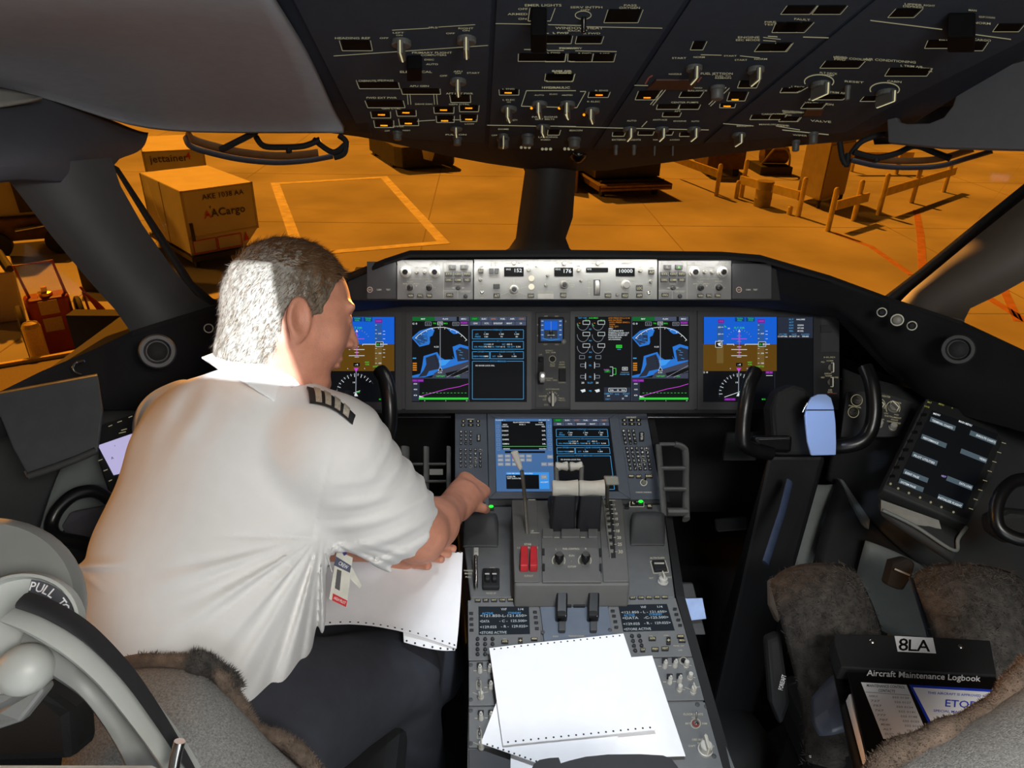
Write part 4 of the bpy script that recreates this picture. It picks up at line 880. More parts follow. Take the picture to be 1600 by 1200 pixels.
shade([(1330, 250, 1.96), (1370, 259, 1.95), (1420, 262, 1.93), (1470, 259, 1.9), (1510, 248, 1.87), (1550, 236, 1.83)], 'shade_rail', 'curved shade rail hanging in front of the right windshield', [[(1312, 222, 1.98), (1316, 246, 1.98), (1323, 258, 1.98), (1325, 240, 1.98)], [(1330, 240, 1.97), (1345, 222, 1.95), (1370, 212, 1.93), (1386, 210, 1.9)], [(1335, 238, 1.95), (1368, 246, 1.93), (1400, 240, 1.92), (1430, 228, 1.9), (1460, 238, 1.9), (1485, 248, 1.88)], [(1368, 244, 1.93), (1370, 253, 1.93)]])
# ---------------------------------------------------------------- glareshield control panel (with its flood strip)
W8 = mat('screen_white', (225, 232, 235), emit=.9); GRN = mat('screen_green', (50, 215, 60), emit=.9); MAG = mat('screen_magenta', (205, 70, 215), emit=.9)
PUR = mat('screen_purple', (110, 30, 140), emit=.9); CYN = mat('screen_cyan', (70, 160, 220), emit=.9); MAPB = mat('screen_map_blue', (40, 120, 215), emit=.9); SKY = mat('screen_sky_blue', (14, 96, 216), emit=.9)
BRN = mat('screen_brown', (96, 66, 8), emit=.9); DRK = mat('screen_black', (3, 5, 9), emit=1.0); SLT = mat('screen_slate', (72, 82, 104), emit=.9); SLD = mat('screen_dark_slate', (38, 44, 60), emit=.9)
AMB = mat('screen_amber', (205, 125, 25), emit=.9); GRD = mat('screen_dark_green', (14, 100, 44), emit=.9); GRY = mat('screen_grey', (140, 146, 158), emit=.9); PBL = mat('screen_panel_blue', (70, 110, 160), emit=.9)
LCD = mat('lcd_white', (240, 245, 245), emit=1.0)
mcp = thing('glareshield_control_panel', 'bright grey autopilot control panel under the glareshield lip', 'control panel', tuple(GS.o))
D = Ctl(mcp, GS, (560, 380, 4.706)); Ez = Ctl(mcp, GS, (840, 380, 4.706))
rpoly(GS, [(543, 440), (600, 414), (1160, 404), (1215, 420), (1222, 470), (543, 470)], -.05, -.004).build('housing', BLACK, mcp, bevel=.003)
D.box(62, 135, 277, 410, .0, 'blank_panel', PANELD, -.004); Ez.box(1430, 150, 1720, 410, .0, 'blank_panel', PANELD, -.004)
D.box(284, 122, 842, 414, .0, 'side_plate', MCPM, -.004); D.box(850, 118, 2197, 414, .0, 'centre_plate', mat('mcp_centre_paint', (138, 138, 134), .5, noise=.04), -.004); Ez.box(890, 128, 1424, 414, .0, 'side_plate', MCPM, -.004)
BTN = mat('mcp_button', (52, 53, 54), .5)
for k, ox, mir in ((D, 0, 1), (Ez, 0, -1)):
    X0 = (lambda x: x) if mir == 1 else None
def efis(k, xs):
    for x, y, r in [(xs[0], 212, 40), (xs[1], 212, 40)]:
        k.knob(x, y, r, .012, KNOBL, cap=GLOSSB); 
    for x in xs[2:4]: k.knob(x, 212, 15, .01, KNOBG)
    for x in xs[4:6]: k.knob(x, 328, 22, .014, BTN, cap=GLOSSB); k.cv.arc(x, 322, 28, 2.5, WTXT, 150, 390)
    for x, t in zip(xs[6:9], ('WXR', 'TFC', 'TERR')): k.button(x, 385, 42, 26, BTN, .004, txt=t)
    a, b_ = (xs[0] + xs[1]) / 2, 0
    for t, x, y, w, h in [('MINS', xs[0], 143, 34, 10), ('RADIO  BARO', xs[0], 158, 100, 10), ('BARO', xs[1], 143, 50, 10), ('IN  HPA', xs[1], 158, 75, 10), ('FPV', xs[2], 180, 26, 9), ('MTRS', xs[3], 180, 36, 9), ('ND', a, 262, 20, 9), ('PLAN', xs[4], 283, 40, 10), ('MAP', xs[4] - 36, 298, 30, 9), ('MENU', xs[4] + 46, 298, 44, 9), ('RANGE', xs[5], 280, 50, 10)]: k.cv.text(t, x, y, h, WTXT, wpx=w)
    k.cv.line([(xs[4], 272), (xs[4], 262), (a - 16, 262)], 2, WTXT); k.cv.line([(a + 16, 262), (xs[5], 262), (xs[5], 272)], 2, WTXT)
    k.cv.pts([(xs[4] + 38, 308), (xs[4] + 56, 308), (xs[4] + 47, 322)], WTXT)
    k.cv.text('-', xs[5] - 42, 326, 16, WTXT); k.cv.text('+', xs[5] + 42, 326, 14, WTXT)
efis(D, [348, 562, 430, 487, 380, 520, 386, 455, 522]); efis(Ez, [1150, 1355, 1226, 1280, 1195, 1330, 1195, 1258, 1322])
for k, bx in ((D, [690, 775, 665, 732, 800]), (Ez, [953, 1035, 928, 992, 1057])):
    k.button(bx[0], 176, 52, 34, BTN, .006, txt='L'); k.button(bx[1], 176, 52, 34, BTN, .006, txt='R')
    for x, t in zip(bx[2:], ('SYS', 'CDU', 'INFO')): k.button(x, 225, 54, 30, BTN, .005, txt=t)
    for x, t in zip(bx[2:], ('CHKL', 'COMM', 'ND')): k.button(x, 270, 54, 28, BTN, .005, txt=t)
    k.cv.frame(bx[4] - 24, 256, bx[4] + 24, 283, 3, WTXT); k.cv.text('ENG', bx[3], 301, 9, WTXT, wpx=40); k.knob(bx[3] + 2, 330, 16, .008, BTN)
    k.cv.pts([(bx[2] + 20, 328), (bx[2] + 42, 322), (bx[2] + 42, 336)], WTXT); k.cv.pts([(bx[4] - 18, 328), (bx[4] - 38, 322), (bx[4] - 38, 336)], WTXT)
    k.cv.line([(bx[2] - 38, 350), (bx[4] + 28, 350)], 2.5, WTXT); k.cv.line([(bx[3] - 2, 352), (bx[3] - 2, 408)], 2.5, WTXT); k.button(bx[2] + 8, 380, 50, 28, BTN, .004, txt='CNCL'); k.cv.text('CHKL OVRD', bx[4] - 14, 358, 8, WTXT, wpx=72); k.knob(bx[4] - 12, 390, 16, .006, BTN)
    k.cv.frame(bx[0] - 36, 136, bx[1] + 34, 200, 2, WTXT)
D.cv.line([(626, 126), (626, 405)], 3, WTXT); Ez.cv.line([(1098, 130), (1098, 410)], 3, WTXT)
cvg = Cv(GS, .0075, Ez.cv.mapfn); cvg.text('R', 1035, 180, 13, GREENL, wpx=14); cvg.build('green_light', mcp)
# centre plate windows and controls
def lcd(k, x0, y0, x1, y1, items):
    k.box(x0, y0, x1, y1, .0015, 'display_window', OHWIN)
    cv = Cv(GS, .0022, k.cv.mapfn)
    for t, x, y, h, w in items: cv.text(t, x, y, h, LCD, wpx=w)
    cv.build('digits', mcp)
lcd(D, 1072, 176, 1215, 244, [('IAS', 1103, 192, 12, 34), ('152', 1175, 200, 26, 54)])
lcd(D, 1440, 180, 1578, 244, [('HDG', 1466, 192, 12, 38), ('176', 1537, 204, 28, 56)])
lcd(Ez, 356, 180, 518, 214, [('V/S', 378, 192, 12, 34)])
lcd(Ez, 574, 182, 714, 244, [('10000', 648, 204, 26, 98)])
D.knob(1143, 340, 34, .018, KNOBL, cap=BTN); D.cv.arc(1143, 340, 42, 3, WTXT)
for ps in [[(1143, 262), (1143, 296)], [(1045, 382), (1108, 358)], [(1180, 358), (1240, 382)], [(1184, 332), (1240, 320)]]: D.cv.line(ps, 3, WTXT)
D.knob(1510, 305, 32, .018, KNOBG, cap=BTN); D.cv.arc(1510, 302, 38, 2.5, WTXT, 170, 370)
Ez.knob(645, 305, 34, .018, KNOBL); Ez.knob(188, 305, 1, .001) if False else None
for k, pts in ((D, [(1143, 146, 15), (1250, 194, 16), (1308, 168, 9), (1390, 236, 12), (1378, 310, 12), (1510, 150, 15), (898, 268, 13)]), (Ez, [(440, 150, 15), (300, 196, 17), (752, 200, 17), (318, 276, 11), (584, 378, 14), (830, 282, 13)])):
    for x, y, r in pts: k.knob(x, y, r, .009, KNOBG)
for x, y in [(1272, 258), (1272, 320)]:
    D.cv.disc(x, y, 24, KNOBL, ry=16)
    o = D.knob(x, y, 22, .006, mat('cream_lit_button', (255, 248, 220), emit=.95), name='lit_button')
for k, l in ((D, [(900, 204, 40, 34, 'A/P'), (978, 205, 32, 38, ''), (1016, 205, 26, 38, ''), (1016, 318, 46, 34, ''), (1018, 385, 44, 34, 'A/T'), (1268, 385, 46, 30, 'LNAV'), (1506, 382, 44, 34, 'HOLD')]), (Ez, [(834, 212, 42, 34, 'A/P'), (746, 330, 46, 40, 'LOC'), (516, 384, 46, 30, 'HOLD'), (640, 384, 46, 34, 'HOLD'), (746, 384, 44, 30, 'APP')])):
    for x, y, w, h, t in l: k.button(x, y, w, h, BTN, .006, txt=t or None)
D.cv.frame(960, 184, 1032, 228, 2, WTXT); D.cv.arc(909, 362, 20, 3, WTXT); D.toggle(909, 360, 12, .012); Ez.cv.arc(816, 368, 22, 3, WTXT); Ez.toggle(816, 366, 12, .012)
# vertical speed wheel
Ez.box(412, 268, 460, 386, .001, 'wheel_slot', BTN); 
b = MB(); q = Ez.w(436, 325); b.lathe(q - GS.ex * .0045 - GS.n * .004, GS.ex, [(.014, 0), (.016, .001), (.016, .008), (.014, .009)], 24); b.build('thumb_wheel', KNOBL, mcp, smooth=True)
Ez.cv.frame(408, 264, 464, 390, 2.5, WTXT); Ez.cv.line([(378, 282), (378, 372)], 3, WTXT); Ez.cv.pts([(370, 290), (386, 290), (378, 276)], WTXT); Ez.cv.pts([(370, 366), (386, 366), (378, 380)], WTXT); Ez.cv.line([(360, 326), (396, 326)], 3, WTXT)
D.box(1318, 372, 1435, 410, .001, 'placard', mat('placard_grey', (168, 166, 158), .5)); D.cv.text('AUTOPILOT DISENGAGE', 1376, 356, 9, WTXT, wpx=112); D.cv.line([(1318, 366), (1435, 366)], 3, WTXT)
for k, l in ((D, [('A/P', 900, 174, 12, 34), ('A/T ARM', 996, 146, 11, 60), ('L  R', 996, 164, 10, 46), ('IAS', 1104, 146, 11, 28), ('MACH', 1192, 146, 11, 44), ('REF', 1250, 160, 9, 24), ('CLB/CON', 1016, 294, 10, 60), ('OFF', 996, 246, 9, 30), ('F/D', 909, 314, 10, 28), ('ON', 909, 330, 9, 24), ('OFF', 909, 398, 9, 26), ('LNAV', 1268, 232, 8, 34), ('VNAV', 1268, 296, 8, 34), ('FLCH', 1268, 358, 9, 36), ('HDG', 1464, 146, 11, 30), ('TRK', 1558, 146, 11, 30), ('AUTO', 1442, 310, 10, 42), ('BANK', 1574, 306, 9, 36), ('LIMIT', 1572, 320, 9, 34), ('HOLD', 1506, 356, 10, 40), ('15', 1482, 284, 9, 14), ('25', 1552, 282, 9, 16)]), (Ez, [('V/S', 398, 148, 11, 28), ('FPA', 480, 148, 11, 30), ('ALTITUDE', 645, 148, 12, 66), ('DOWN', 378, 270, 9, 46), ('UP', 378, 388, 8, 18), ('VS/FPA', 516, 358, 10, 52), ('AUTO', 596, 272, 9, 46), ('1000', 694, 272, 9, 36), ('HOLD', 640, 358, 9, 40), ('LOC/FAC', 746, 298, 10, 60), ('APP', 746, 358, 9, 34), ('A/P', 834, 180, 12, 36), ('F/D', 816, 322, 9, 28), ('ON', 816, 336, 9, 22), ('OFF', 816, 402, 9, 28), ('REF', 300, 168, 9, 22), ('XFR', 752, 172, 9, 22)])):
    for t, x, y, h, w in l: k.cv.text(t, x, y, h, WTXT, wpx=w)
for k, xx in ((D, (85, 153, 220)), (Ez, (1480, 1548, 1600))):
    k.cv.arc(xx[0], 342, 19, 4, mat('pinkish_legend', (235, 190, 175), .6)); k.cv.text('A/S', xx[0], 342, 12, WTXT, wpx=24); k.cv.text('CABIN', xx[1], 342, 11, WTXT, wpx=34); k.cv.text('TEST', xx[2], 342, 11, WTXT, wpx=32)
D.done(); Ez.done()
_q = GS.w(*GS.px(882, 407), 0) + GS.n * .020
fl = arealight('glareshield_flood', _q, (1, 0, 0), GS.W(882, 468) - _q, .72, (1.0, .98, .94), .735, .008)
# ---------------------------------------------------------------- flight displays
BEZ = mat('display_bezel', (44, 46, 49), .5, noise=.05)
def display(label, u0, v0, u1, v1, bez, grp='flight displays in the main panel', fr=MP):
    t = thing('flight_display', label, 'display', tuple(fr.W((u0 + u1) / 2, (v0 + v1) / 2)), grp)
    x0, y0, x1, y1 = bez; b = MB(); H = .004
    for q in [[(x0, v0), (u0, v0), (u0, v1), (x0, v1)], [(u1, v0), (x1, v0), (x1, v1), (u1, v1)], [(x0, y0), (x1, y0), (x1, v0), (x0, v0)], [(x0, v1), (x1, v1), (x1, y1), (x0, y1)]]:
        b.slab([fr.W(*p) for p in q][::-1], fr.n * H)
    b.build('bezel', BEZ, t)
    b = MB(); b.slab([fr.W(*p) for p in [(u0, v1), (u1, v1), (u1, v0), (u0, v0)]], fr.n * .001); b.build('screen', DRK, t)
    return t
def draw_pfd(cv, mirror=False):
    """coordinates of the enlarged view (1000, 450, x4)"""
    cv.rect(398, 181, 853, 351, SKY).rect(392, 351, 853, 519, BRN).up()
    cv.rect(479, 225, 521, 350, mat('tape_blue', (40, 90, 160), emit=.9)).rect(732, 225, 775, 350, mat('tape_blue')).rect(478, 351, 520, 470, mat('tape_brown', (112, 88, 40), emit=.9)).rect(732, 351, 775, 490, mat('tape_brown')).up()
    cv.line([(540, 352), (585, 352), (585, 360)], 4, W8); cv.line([(655, 360), (655, 352), (810, 352)], 4, W8)
    for y, w in [(385, 98), (423, 98), (318, 96)]: cv.line([(618 - w / 2, y), (618 + w / 2, y)], 3.5, W8 if y > 350 else MAG)
    for y in (300, 335, 368, 403, 432): cv.line([(605, y), (632, y)], 2.5, W8 if y > 350 else GRY)
    for y in (290, 310, 326, 376, 394, 412): cv.line([(612, y), (626, y)], 2, MAG)
    cv.line([(618, 262), (618, 432)], 3, MAG)
    cv.text('FLT DIR', 620, 249, 11, GRN, wpx=66); cv.pts([(618, 258), (611, 275), (627, 275)], W8)
    for k in range(11):
        a = math.radians(-150 + 12 * k); cv.line([(618 + 80 * math.cos(a), 345 + 80 * math.sin(a)), (618 + 88 * math.cos(a), 345 + 88 * math.sin(a))], 2.5, GRY)
    cv.rect(592, 184, 652, 210, mat('pfd_dark_blue', (10, 60, 130), emit=.9)).rect(660, 184, 715, 210, mat('pfd_dark_blue')).up(); cv.text('TO/GA', 622, 191, 9, GRN, wpx=38); cv.text('ROLL', 622, 203, 8, GRN, wpx=28); cv.text('TO/GA', 690, 191, 9, GRN, wpx=38); cv.text('PTCH', 690, 203, 8, GRN, wpx=28)
    cv.rect(485, 197, 524, 220, PUR).rect(732, 195, 778, 219, PUR).up().text('152', 505, 208, 10, MAG, wpx=26); cv.text('10000', 755, 207, 10, MAG, wpx=36)
    for y in (245, 288, 330): cv.line([(505, y), (520, y)], 2.5, W8); cv.text('60', 494, y, 9, W8, wpx=16)
    for y in (232, 262, 285, 316, 378, 408, 440, 470): cv.line([(734, y), (744, y)], 2.5, W8)
    for y, t in ((285, '200'), (408, '-200'), (470, '-400')): cv.text(t, 762, y, 8, W8, wpx=20)
    for y in (270, 290, 318, 385, 405, 432): cv.line([(782, y), (796, y)], 2.5, W8)
    cv.rect(470, 334, 510, 371, DRK).rect(738, 337, 784, 366, DRK).up().frame(470, 334, 510, 371, 2.5, W8); cv.frame(738, 337, 784, 366, 2.5, W8); cv.pts([(482, 346), (506, 340), (500, 352), (508, 364), (488, 360)], W8); cv.text('20', 750, 352, 12, GRN, wpx=16); cv.text('80', 772, 352, 14, W8, wpx=16)
    cv.pts([(524, 232), (540, 246), (528, 246)], GRN); cv.text('30', 553, 253, 8, W8, wpx=14)
    cv.rect(598, 468, 638, 490, DRK).up().text('-4', 617, 479, 10, W8, wpx=20); cv.text('NAV', 684, 464, 9, GRN, wpx=26); cv.text('VOR', 684, 478, 9, GRN, wpx=26); cv.text('30.07 IN', 745, 491, 9, GRN, wpx=52)
    cv.text('4', 562, 504, 8, W8); cv.text('6', 668, 503, 8, W8)
    # heading rose below
    cv.arc(615, 660, 122, 1.5, SLT, -190, -30, 30)
    for k in range(14):
        a = math.radians(-182 + 11 * k); r0 = 108 if k % 2 else 100; cv.line([(613 + r0 * math.cos(a), 658 + r0 * math.sin(a) * 1.02), (613 + 122 * math.cos(a), 658 + 122 * math.sin(a) * 1.02)], 3, W8)
    cv.line([(615, 522), (613, 655)], 5, GRY); cv.line([(525, 682), (640, 642)], 3, W8); cv.pts([(600, 500), (630, 500), (615, 525)], MAG); cv.text('TRK', 626, 650, 10, GRN, wpx=26); cv.pts([(600, 676), (627, 676), (613, 650)], W8); cv.rect(525, 688, 594, 703, PUR).up().text('HDG 175', 560, 696, 8, MAG, wpx=56)
    cv.text('MAG', 770, 695, 9, GRN, wpx=22); cv.rect(782, 520, 828, 536, PUR).up().text('ILS', 805, 528, 8, MAG, wpx=34); cv.line([(785, 547), (826, 547)], 3, W8); cv.text('G 0', 405, 527, 10, W8, wpx=34); cv.text('10', 602, 590, 9, W8, wpx=14)
dR = display('right outboard display with blue and brown attitude picture, nearest the right yoke', 1098, 495, 1270, 628, (1089, 486, 1282, 640))
cv = Cv(MP, .0014, lambda x, y: MP.px(1000 + x / 4, 450 + y / 4)); draw_pfd(cv)
cv.rect(856, 182, 1076, 313, SLD).up(); cv.line([(838, 520), (838, 700)], 3, SLD)
for i, (a, b_) in enumerate([('FLT', 'AAL2405'), ('ACT', ''), ('SQWK', '0200'), ('RWY', '07:40'), ('SEL', 'MODEL')]): cv.text(a, 942, 197 + i * 18, 9, CYN, wpx=28); (cv.text(b_, 1000, 197 + i * 18, 9, W8, wpx=54 if i == 0 else 38) if b_ else None)
cv.text('UTC TIME', 890, 290, 7, CYN, wpx=50); cv.text('DATE', 960, 290, 7, CYN, wpx=28); cv.text('ELAPSED', 1030, 290, 7, CYN, wpx=50); cv.text('11:07:06', 888, 303, 9, W8, wpx=58); cv.text('09 OCT 14', 960, 303, 9, W8, wpx=62); cv.text('00:00', 1030, 303, 9, W8, wpx=40)
cv.build('screen_image', dR)
dL = display('left outboard display with blue and brown attitude picture, partly behind the head', 446, 495, 618, 628, (437, 486, 628, 640))
cv = Cv(MP, .0014, lambda x, y: MP.px(403.0 + x / 4, 450 + y / 4)); draw_pfd(cv); cv.build('screen_image', dL)
def draw_nd(cv, purple_first=False):
    """moving map and its vertical profile, coordinates of the enlarged view (560, 380, x4.706)"""
    cv.rect(396, 541, 562, 573, GRD).rect(562, 541, 722, 573, SLT).rect(740, 541, 810, 573, SLT).up().text('MAP', 476, 557, 11, W8, wpx=30); cv.text('PLAN', 640, 557, 11, W8, wpx=38); cv.text('MENU', 774, 557, 11, W8, wpx=36)
    # coast: apron and terminal shapes of the airport map
    cv.pts([(392, 695), (450, 645), (540, 618), (560, 640), (545, 680), (525, 690), (527, 730), (520, 745), (450, 762)], MAPB)
    cv.pts([(405, 700), (450, 660), (510, 640), (508, 730), (450, 748)], SLD)
    cv.pts([(650, 625), (700, 630), (740, 650), (735, 665), (700, 668), (680, 655)], MAPB)
    cv.pts([(480, 830), (580, 800), (600, 836), (640, 860), (700, 852), (690, 830), (710, 855), (692, 762), (745, 742), (808, 760), (808, 905), (640, 950), (560, 965), (490, 985), (392, 988), (392, 975), (455, 960), (470, 900)], MAPB).up()
    cv.pts([(495, 842), (570, 815), (600, 880), (590, 925), (520, 940), (500, 975), (440, 985), (480, 935), (500, 890)], SLD); cv.pts([(715, 790), (750, 765), (808, 780), (808, 860), (730, 870)], SLD)
    cv.pts([(590, 935), (808, 868), (808, 988), (540, 988), (560, 955)], mat('map_slate', (62, 66, 84), emit=.9)).up()
    cv.pts([(590, 860), (680, 855), (640, 895), (600, 905)], mat('bright_map_blue', (60, 160, 250), emit=.9))
    cv.pts([(640, 955), (808, 915), (808, 950), (700, 978), (650, 975)], DRK); cv.line([(650, 985), (808, 900)], 4, GRY); cv.line([(700, 985), (808, 940)], 4, GRY); cv.disc(716, 958, 14, DRK)
    for q in [(420, 690), (440, 710), (470, 670), (480, 700), (455, 735), (490, 725)]: cv.line([q, (q[0] + 22, q[1] + 3)], 3, CYN)
    for q in [(730, 785), (745, 800), (740, 820), (755, 845)]: cv.line([q, (q[0] + 24, q[1] + 4)], 3, CYN)
    for k in range(7): cv.disc(566 + k * 5, 835 + k * 17, 4, DRK, 8)
    cv.up().arc(602, 860, 246, 4, W8, -139, -37, 40, ry=242)
    for k in range(10): a = math.radians(-137 + 11 * k); cv.line([(602 + 232 * math.cos(a), 860 + 228 * math.sin(a)), (602 + 244 * math.cos(a), 860 + 240 * math.sin(a))], 3, W8)
    cv.line([(602, 600), (602, 915)], 5, GRY); cv.pts([(588, 938), (618, 938), (602, 908)], DRK); cv.line([(588, 938), (618, 938), (602, 908), (588, 938)], 3, W8)
    cv.text('TRK', 562, 590, 11, GRN, wpx=26); cv.text('175', 600, 590, 12, W8, wpx=30); cv.frame(583, 579, 620, 602, 2, W8); cv.text('MAG', 642, 590, 11, GRN, wpx=28); cv.text('G 0', 415, 592, 12, W8, wpx=36); cv.frame(492, 580, 536, 606, 3, GRY); cv.text('0.5', 514, 594, 11, GRY, wpx=26); cv.frame(693, 582, 740, 606, 3, GRY); cv.text('VORL', 716, 594, 10, GRY, wpx=36); cv.rect(748, 577, 806, 594, PUR).up().text('KLAX', 778, 586, 9, MAG, wpx=44); cv.line([(752, 603), (806, 603)], 3, W8); cv.text('0.25', 574, 762, 10, W8, wpx=34); cv.text('0.50', 600, 951, 9, W8, wpx=30)
    for i, (x, y) in enumerate([(400, 884), (400, 900), (400, 916), (400, 932)]): cv.rect(x, y - 5, x + 30, y + 5, AMB)
    cv.rect(400, 842, 426, 850, CYN); cv.text('WPT', 590, 978, 11, GRN, wpx=36); cv.text('ARPT', 622, 978, 11, GRN, wpx=30); cv.text('STA', 735, 980, 9, GRN, wpx=24)
    # vertical profile
    cv.line([(396, 992), (808, 992)], 4, SLT); cv.rect(396, 1000, 480, 1020, PUR).rect(396, 1022, 450, 1160, SLD).up().text('VSD 10000', 438, 1010, 9, MAG, wpx=76)
    for y, t in ((1034, '8000'), (1075, '4000'), (1118, '0')): cv.text(t, 420, y, 9, W8, wpx=26)
    cv.line([(460, 1125), (540, 1102), (650, 1072), (740, 1055), (808, 1034)], 4, MAG); cv.rect(445, 1135, 808, 1150, GRN)
    for k in range(13): cv.line([(470 + k * 26, 1101), (483 + k * 26, 1101)], 3, GRN)
    cv.pts([(448, 1120), (448, 1134), (486, 1132)], W8)
    for x, t in ((488, '0'), (643, '5'), (797, '10')): cv.text(t, x, 1158, 8, W8)
def draw_sys(cv):
    """status synoptic, same coordinates"""
    cv.rect(814, 541, 1232, 608, SLD).up(); cv.rect(822, 543, 888, 571, GRD)
    for i, t in enumerate(['STAT', 'ELEC', 'HYD', 'FUEL', 'AIR', 'DOOR']): (cv.rect(822 + i * 69, 543, 888 + i * 69, 571, SLT) if i else None)
    for i, t in enumerate(['GEAR', 'FCTL', 'EFIS/DSP', 'MAINT', 'CB']): w = 78; cv.rect(822 + i * 83, 576, 822 + i * 83 + w, 604, SLT)
    cv.up()
    for i, t in enumerate(['STAT', 'ELEC', 'HYD', 'FUEL', 'AIR', 'DOOR']): cv.text(t, 855 + i * 69, 557, 11, (GRN, W8, AMB, W8, W8, AMB)[i], wpx=34)
    for i, t in enumerate(['GEAR', 'FCTL', 'EFIS/DSP', 'MAINT', 'CB']): cv.text(t, 861 + i * 83, 590, 11, W8, wpx=len(t) * 8)
    for a in [(838, 637, 1213, 704), (838, 722, 1213, 780), (838, 798, 964, 850), (970, 798, 1213, 850), (838, 868, 1213, 1146)]: cv.frame(*a, 3.5, CYN)
    cv.up()
    for t, x, y in [('HYDRAULIC', 1026, 637), ('APU', 1026, 722), ('OXYGEN', 902, 798), ('LIQUID COOLING', 1092, 798), ('STATUS MESSAGES', 1026, 868)]: w = len(t) * 8; cv.rect(x - w / 2 - 4, y - 6, x + w / 2 + 4, y + 6, DRK).up(.0001).text(t, x, y, 10, CYN, wpx=w)
    for t, x, y, m in [('L', 933, 655, CYN), ('C', 1046, 655, CYN), ('R', 1158, 655, CYN), ('QTY', 872, 670, CYN), ('PRESS', 878, 688, CYN), ('1.00', 940, 669, W8), ('1.00', 1052, 669, W8), ('1.00', 1164, 669, W8), ('120', 940, 688, W8), ('70', 1052, 688, W8), ('80', 1164, 688, W8), ('RPM', 935, 744, CYN), ('101.9', 972, 744, W8), ('EGT', 1070, 744, CYN), ('425 C', 1110, 744, W8), ('OIL PRESS', 888, 762, CYN), ('75 PSI', 950, 762, W8), ('OIL TEMP', 1010, 762, CYN), ('61 C', 1062, 762, W8), ('OIL QTY', 1122, 762, CYN), ('5.50', 1175, 762, W8), ('CREW PRESS', 884, 832, CYN), ('1880', 938, 832, W8), ('L', 1042, 816, CYN), ('R', 1145, 816, CYN), ('QTY', 998, 832, CYN), ('1.00', 1042, 832, W8), ('1.00', 1145, 832, W8), ('FD DOOR LOCK FAIL', 932, 900, W8)]: cv.text(t, x, y, 10, m, wpx=len(t) * 8.2)
mD = lambda x, y: MP.px(560 + x / 4.706, 380 + y / 4.706)
dI = display('left inboard display with blue moving map beside a status page', 644, 495, 823, 628, (634, 486, 830, 640))
cv = Cv(MP, .0014, mD); draw_nd(cv); cv.up(); cv.line([(813, 541), (813, 1164)], 5, SLT); draw_sys(cv); cv.build('screen_image', dI)
dJ = display('right inboard display with engine dials beside a blue moving map', 898, 495, 1076, 628, (891, 486, 1084, 640))
cv = Cv(MP, .0014, lambda x, y: MP.px(988 + (x - 396) / 4.74, 380 + y / 4.706)); draw_nd(cv); cv.build('screen_image', dJ)
cv = Cv(MP, .0014, lambda x, y: MP.px(840 + x / 4.706, 380 + y / 4.706))
for y in (585, 669, 754):
    for x in (333, 443): cv.arc(x, y + 6, 42, 3, GRY, 10, 185, 26, ry=50); cv.frame(x, y - 14, x + 50, y + 12, 3, W8)
    cv.text('EGT' if y < 600 else 'N1', 388, y + 48, 10, CYN, wpx=18)
for y in (838,):
    for x in (307, 427): cv.frame(x, y - 12, x + 38, y + 12, 3, GRY)
for y in (898, 982):
    for x, s_ in ((315, 1), (423, -1)): cv.frame(x, y - 10, x + 32, y + 10, 3, GRY); cv.line([(385 - s_ * 33, y - 24), (385 - s_ * 33, y + 24)], 4, W8)
for y, t in ((838, 'FF'), (898, 'OIL'), (982, 'OIL'), (1026, 'OIL QTY'), (1086, 'VIB')): cv.text(t, 386, y, 12, CYN, wpx=20 + 5 * (len(t) > 3) * 4)
for x in (332, 437): cv.text('20', x, 1026, 13, W8, wpx=20); cv.pts([(x - 18, 1080), (x + 16, 1072), (x + 20, 1090), (x - 4, 1098)], W8)
cv.text('TAT +18C', 330, 550, 10, CYN, wpx=66); cv.text('ASSUMED', 410, 550, 10, GRN, wpx=70); cv.text('92.1', 362, 566, 10, GRN, wpx=28); cv.text('92.1', 474, 566, 10, GRN, wpx=28)
for x in (292, 402): cv.line([(x, 596), (x + 12, 610)], 3, GRN); cv.line([(x + 10, 588), (x + 22, 588)], 4, REDI if False else AMB)
for i, (t, m, x, w) in enumerate([('HYD PRESS SYS L+C+R', AMB, 520, 158), ('ADS ON CROSS', AMB, 520, 98), ('HYD PRESS ENG L', AMB, 528, 150), ('DOORS', AMB, 528, 40), ('FUEL QTY', AMB, 528, 66), ('APU', W8, 520, 32), ('AUTOBRAKE RTO', W8, 520, 110), ('STEERING LOCKED OUT', W8, 520, 152), ('PARKING BRAKE SET', W8, 520, 140), ('DOORS MANUAL', W8, 520, 98), ('APU RUNNING', W8, 520, 88)]): cv.text(t, x, 551 + i * 15.6, 10, m, align='l', wpx=w)
cv.rect(576, 748, 620, 770, GRN).up().text('DOWN', 598, 759, 11, DRK, wpx=34); cv.text('GEAR', 598, 780, 9, CYN, wpx=28)
cv.rect(490, 930, 535, 952, GRD).up().text('UP', 512, 941, 11, GRN, wpx=20); cv.line([(530, 910), (552, 910), (552, 975), (530, 975)], 3, W8); cv.line([(552, 920), (575, 920), (575, 965), (552, 965)], 4, GRN); cv.text('FLAPS', 505, 930, 8, MAG, wpx=36)
cv.frame(622, 912, 660, 934, 3, W8); cv.text('00', 641, 923, 12, W8, wpx=24); cv.line([(610, 950), (672, 950)], 3, GRY); cv.text('RUDDER TRIM', 640, 964, 9, CYN, wpx=66)
cv.rect(488, 1060, 682, 1158, SLD).up(); cv.frame(522, 1066, 650, 1092, 3, W8); cv.text('36   0  36', 586, 1080, 11, W8, wpx=110)
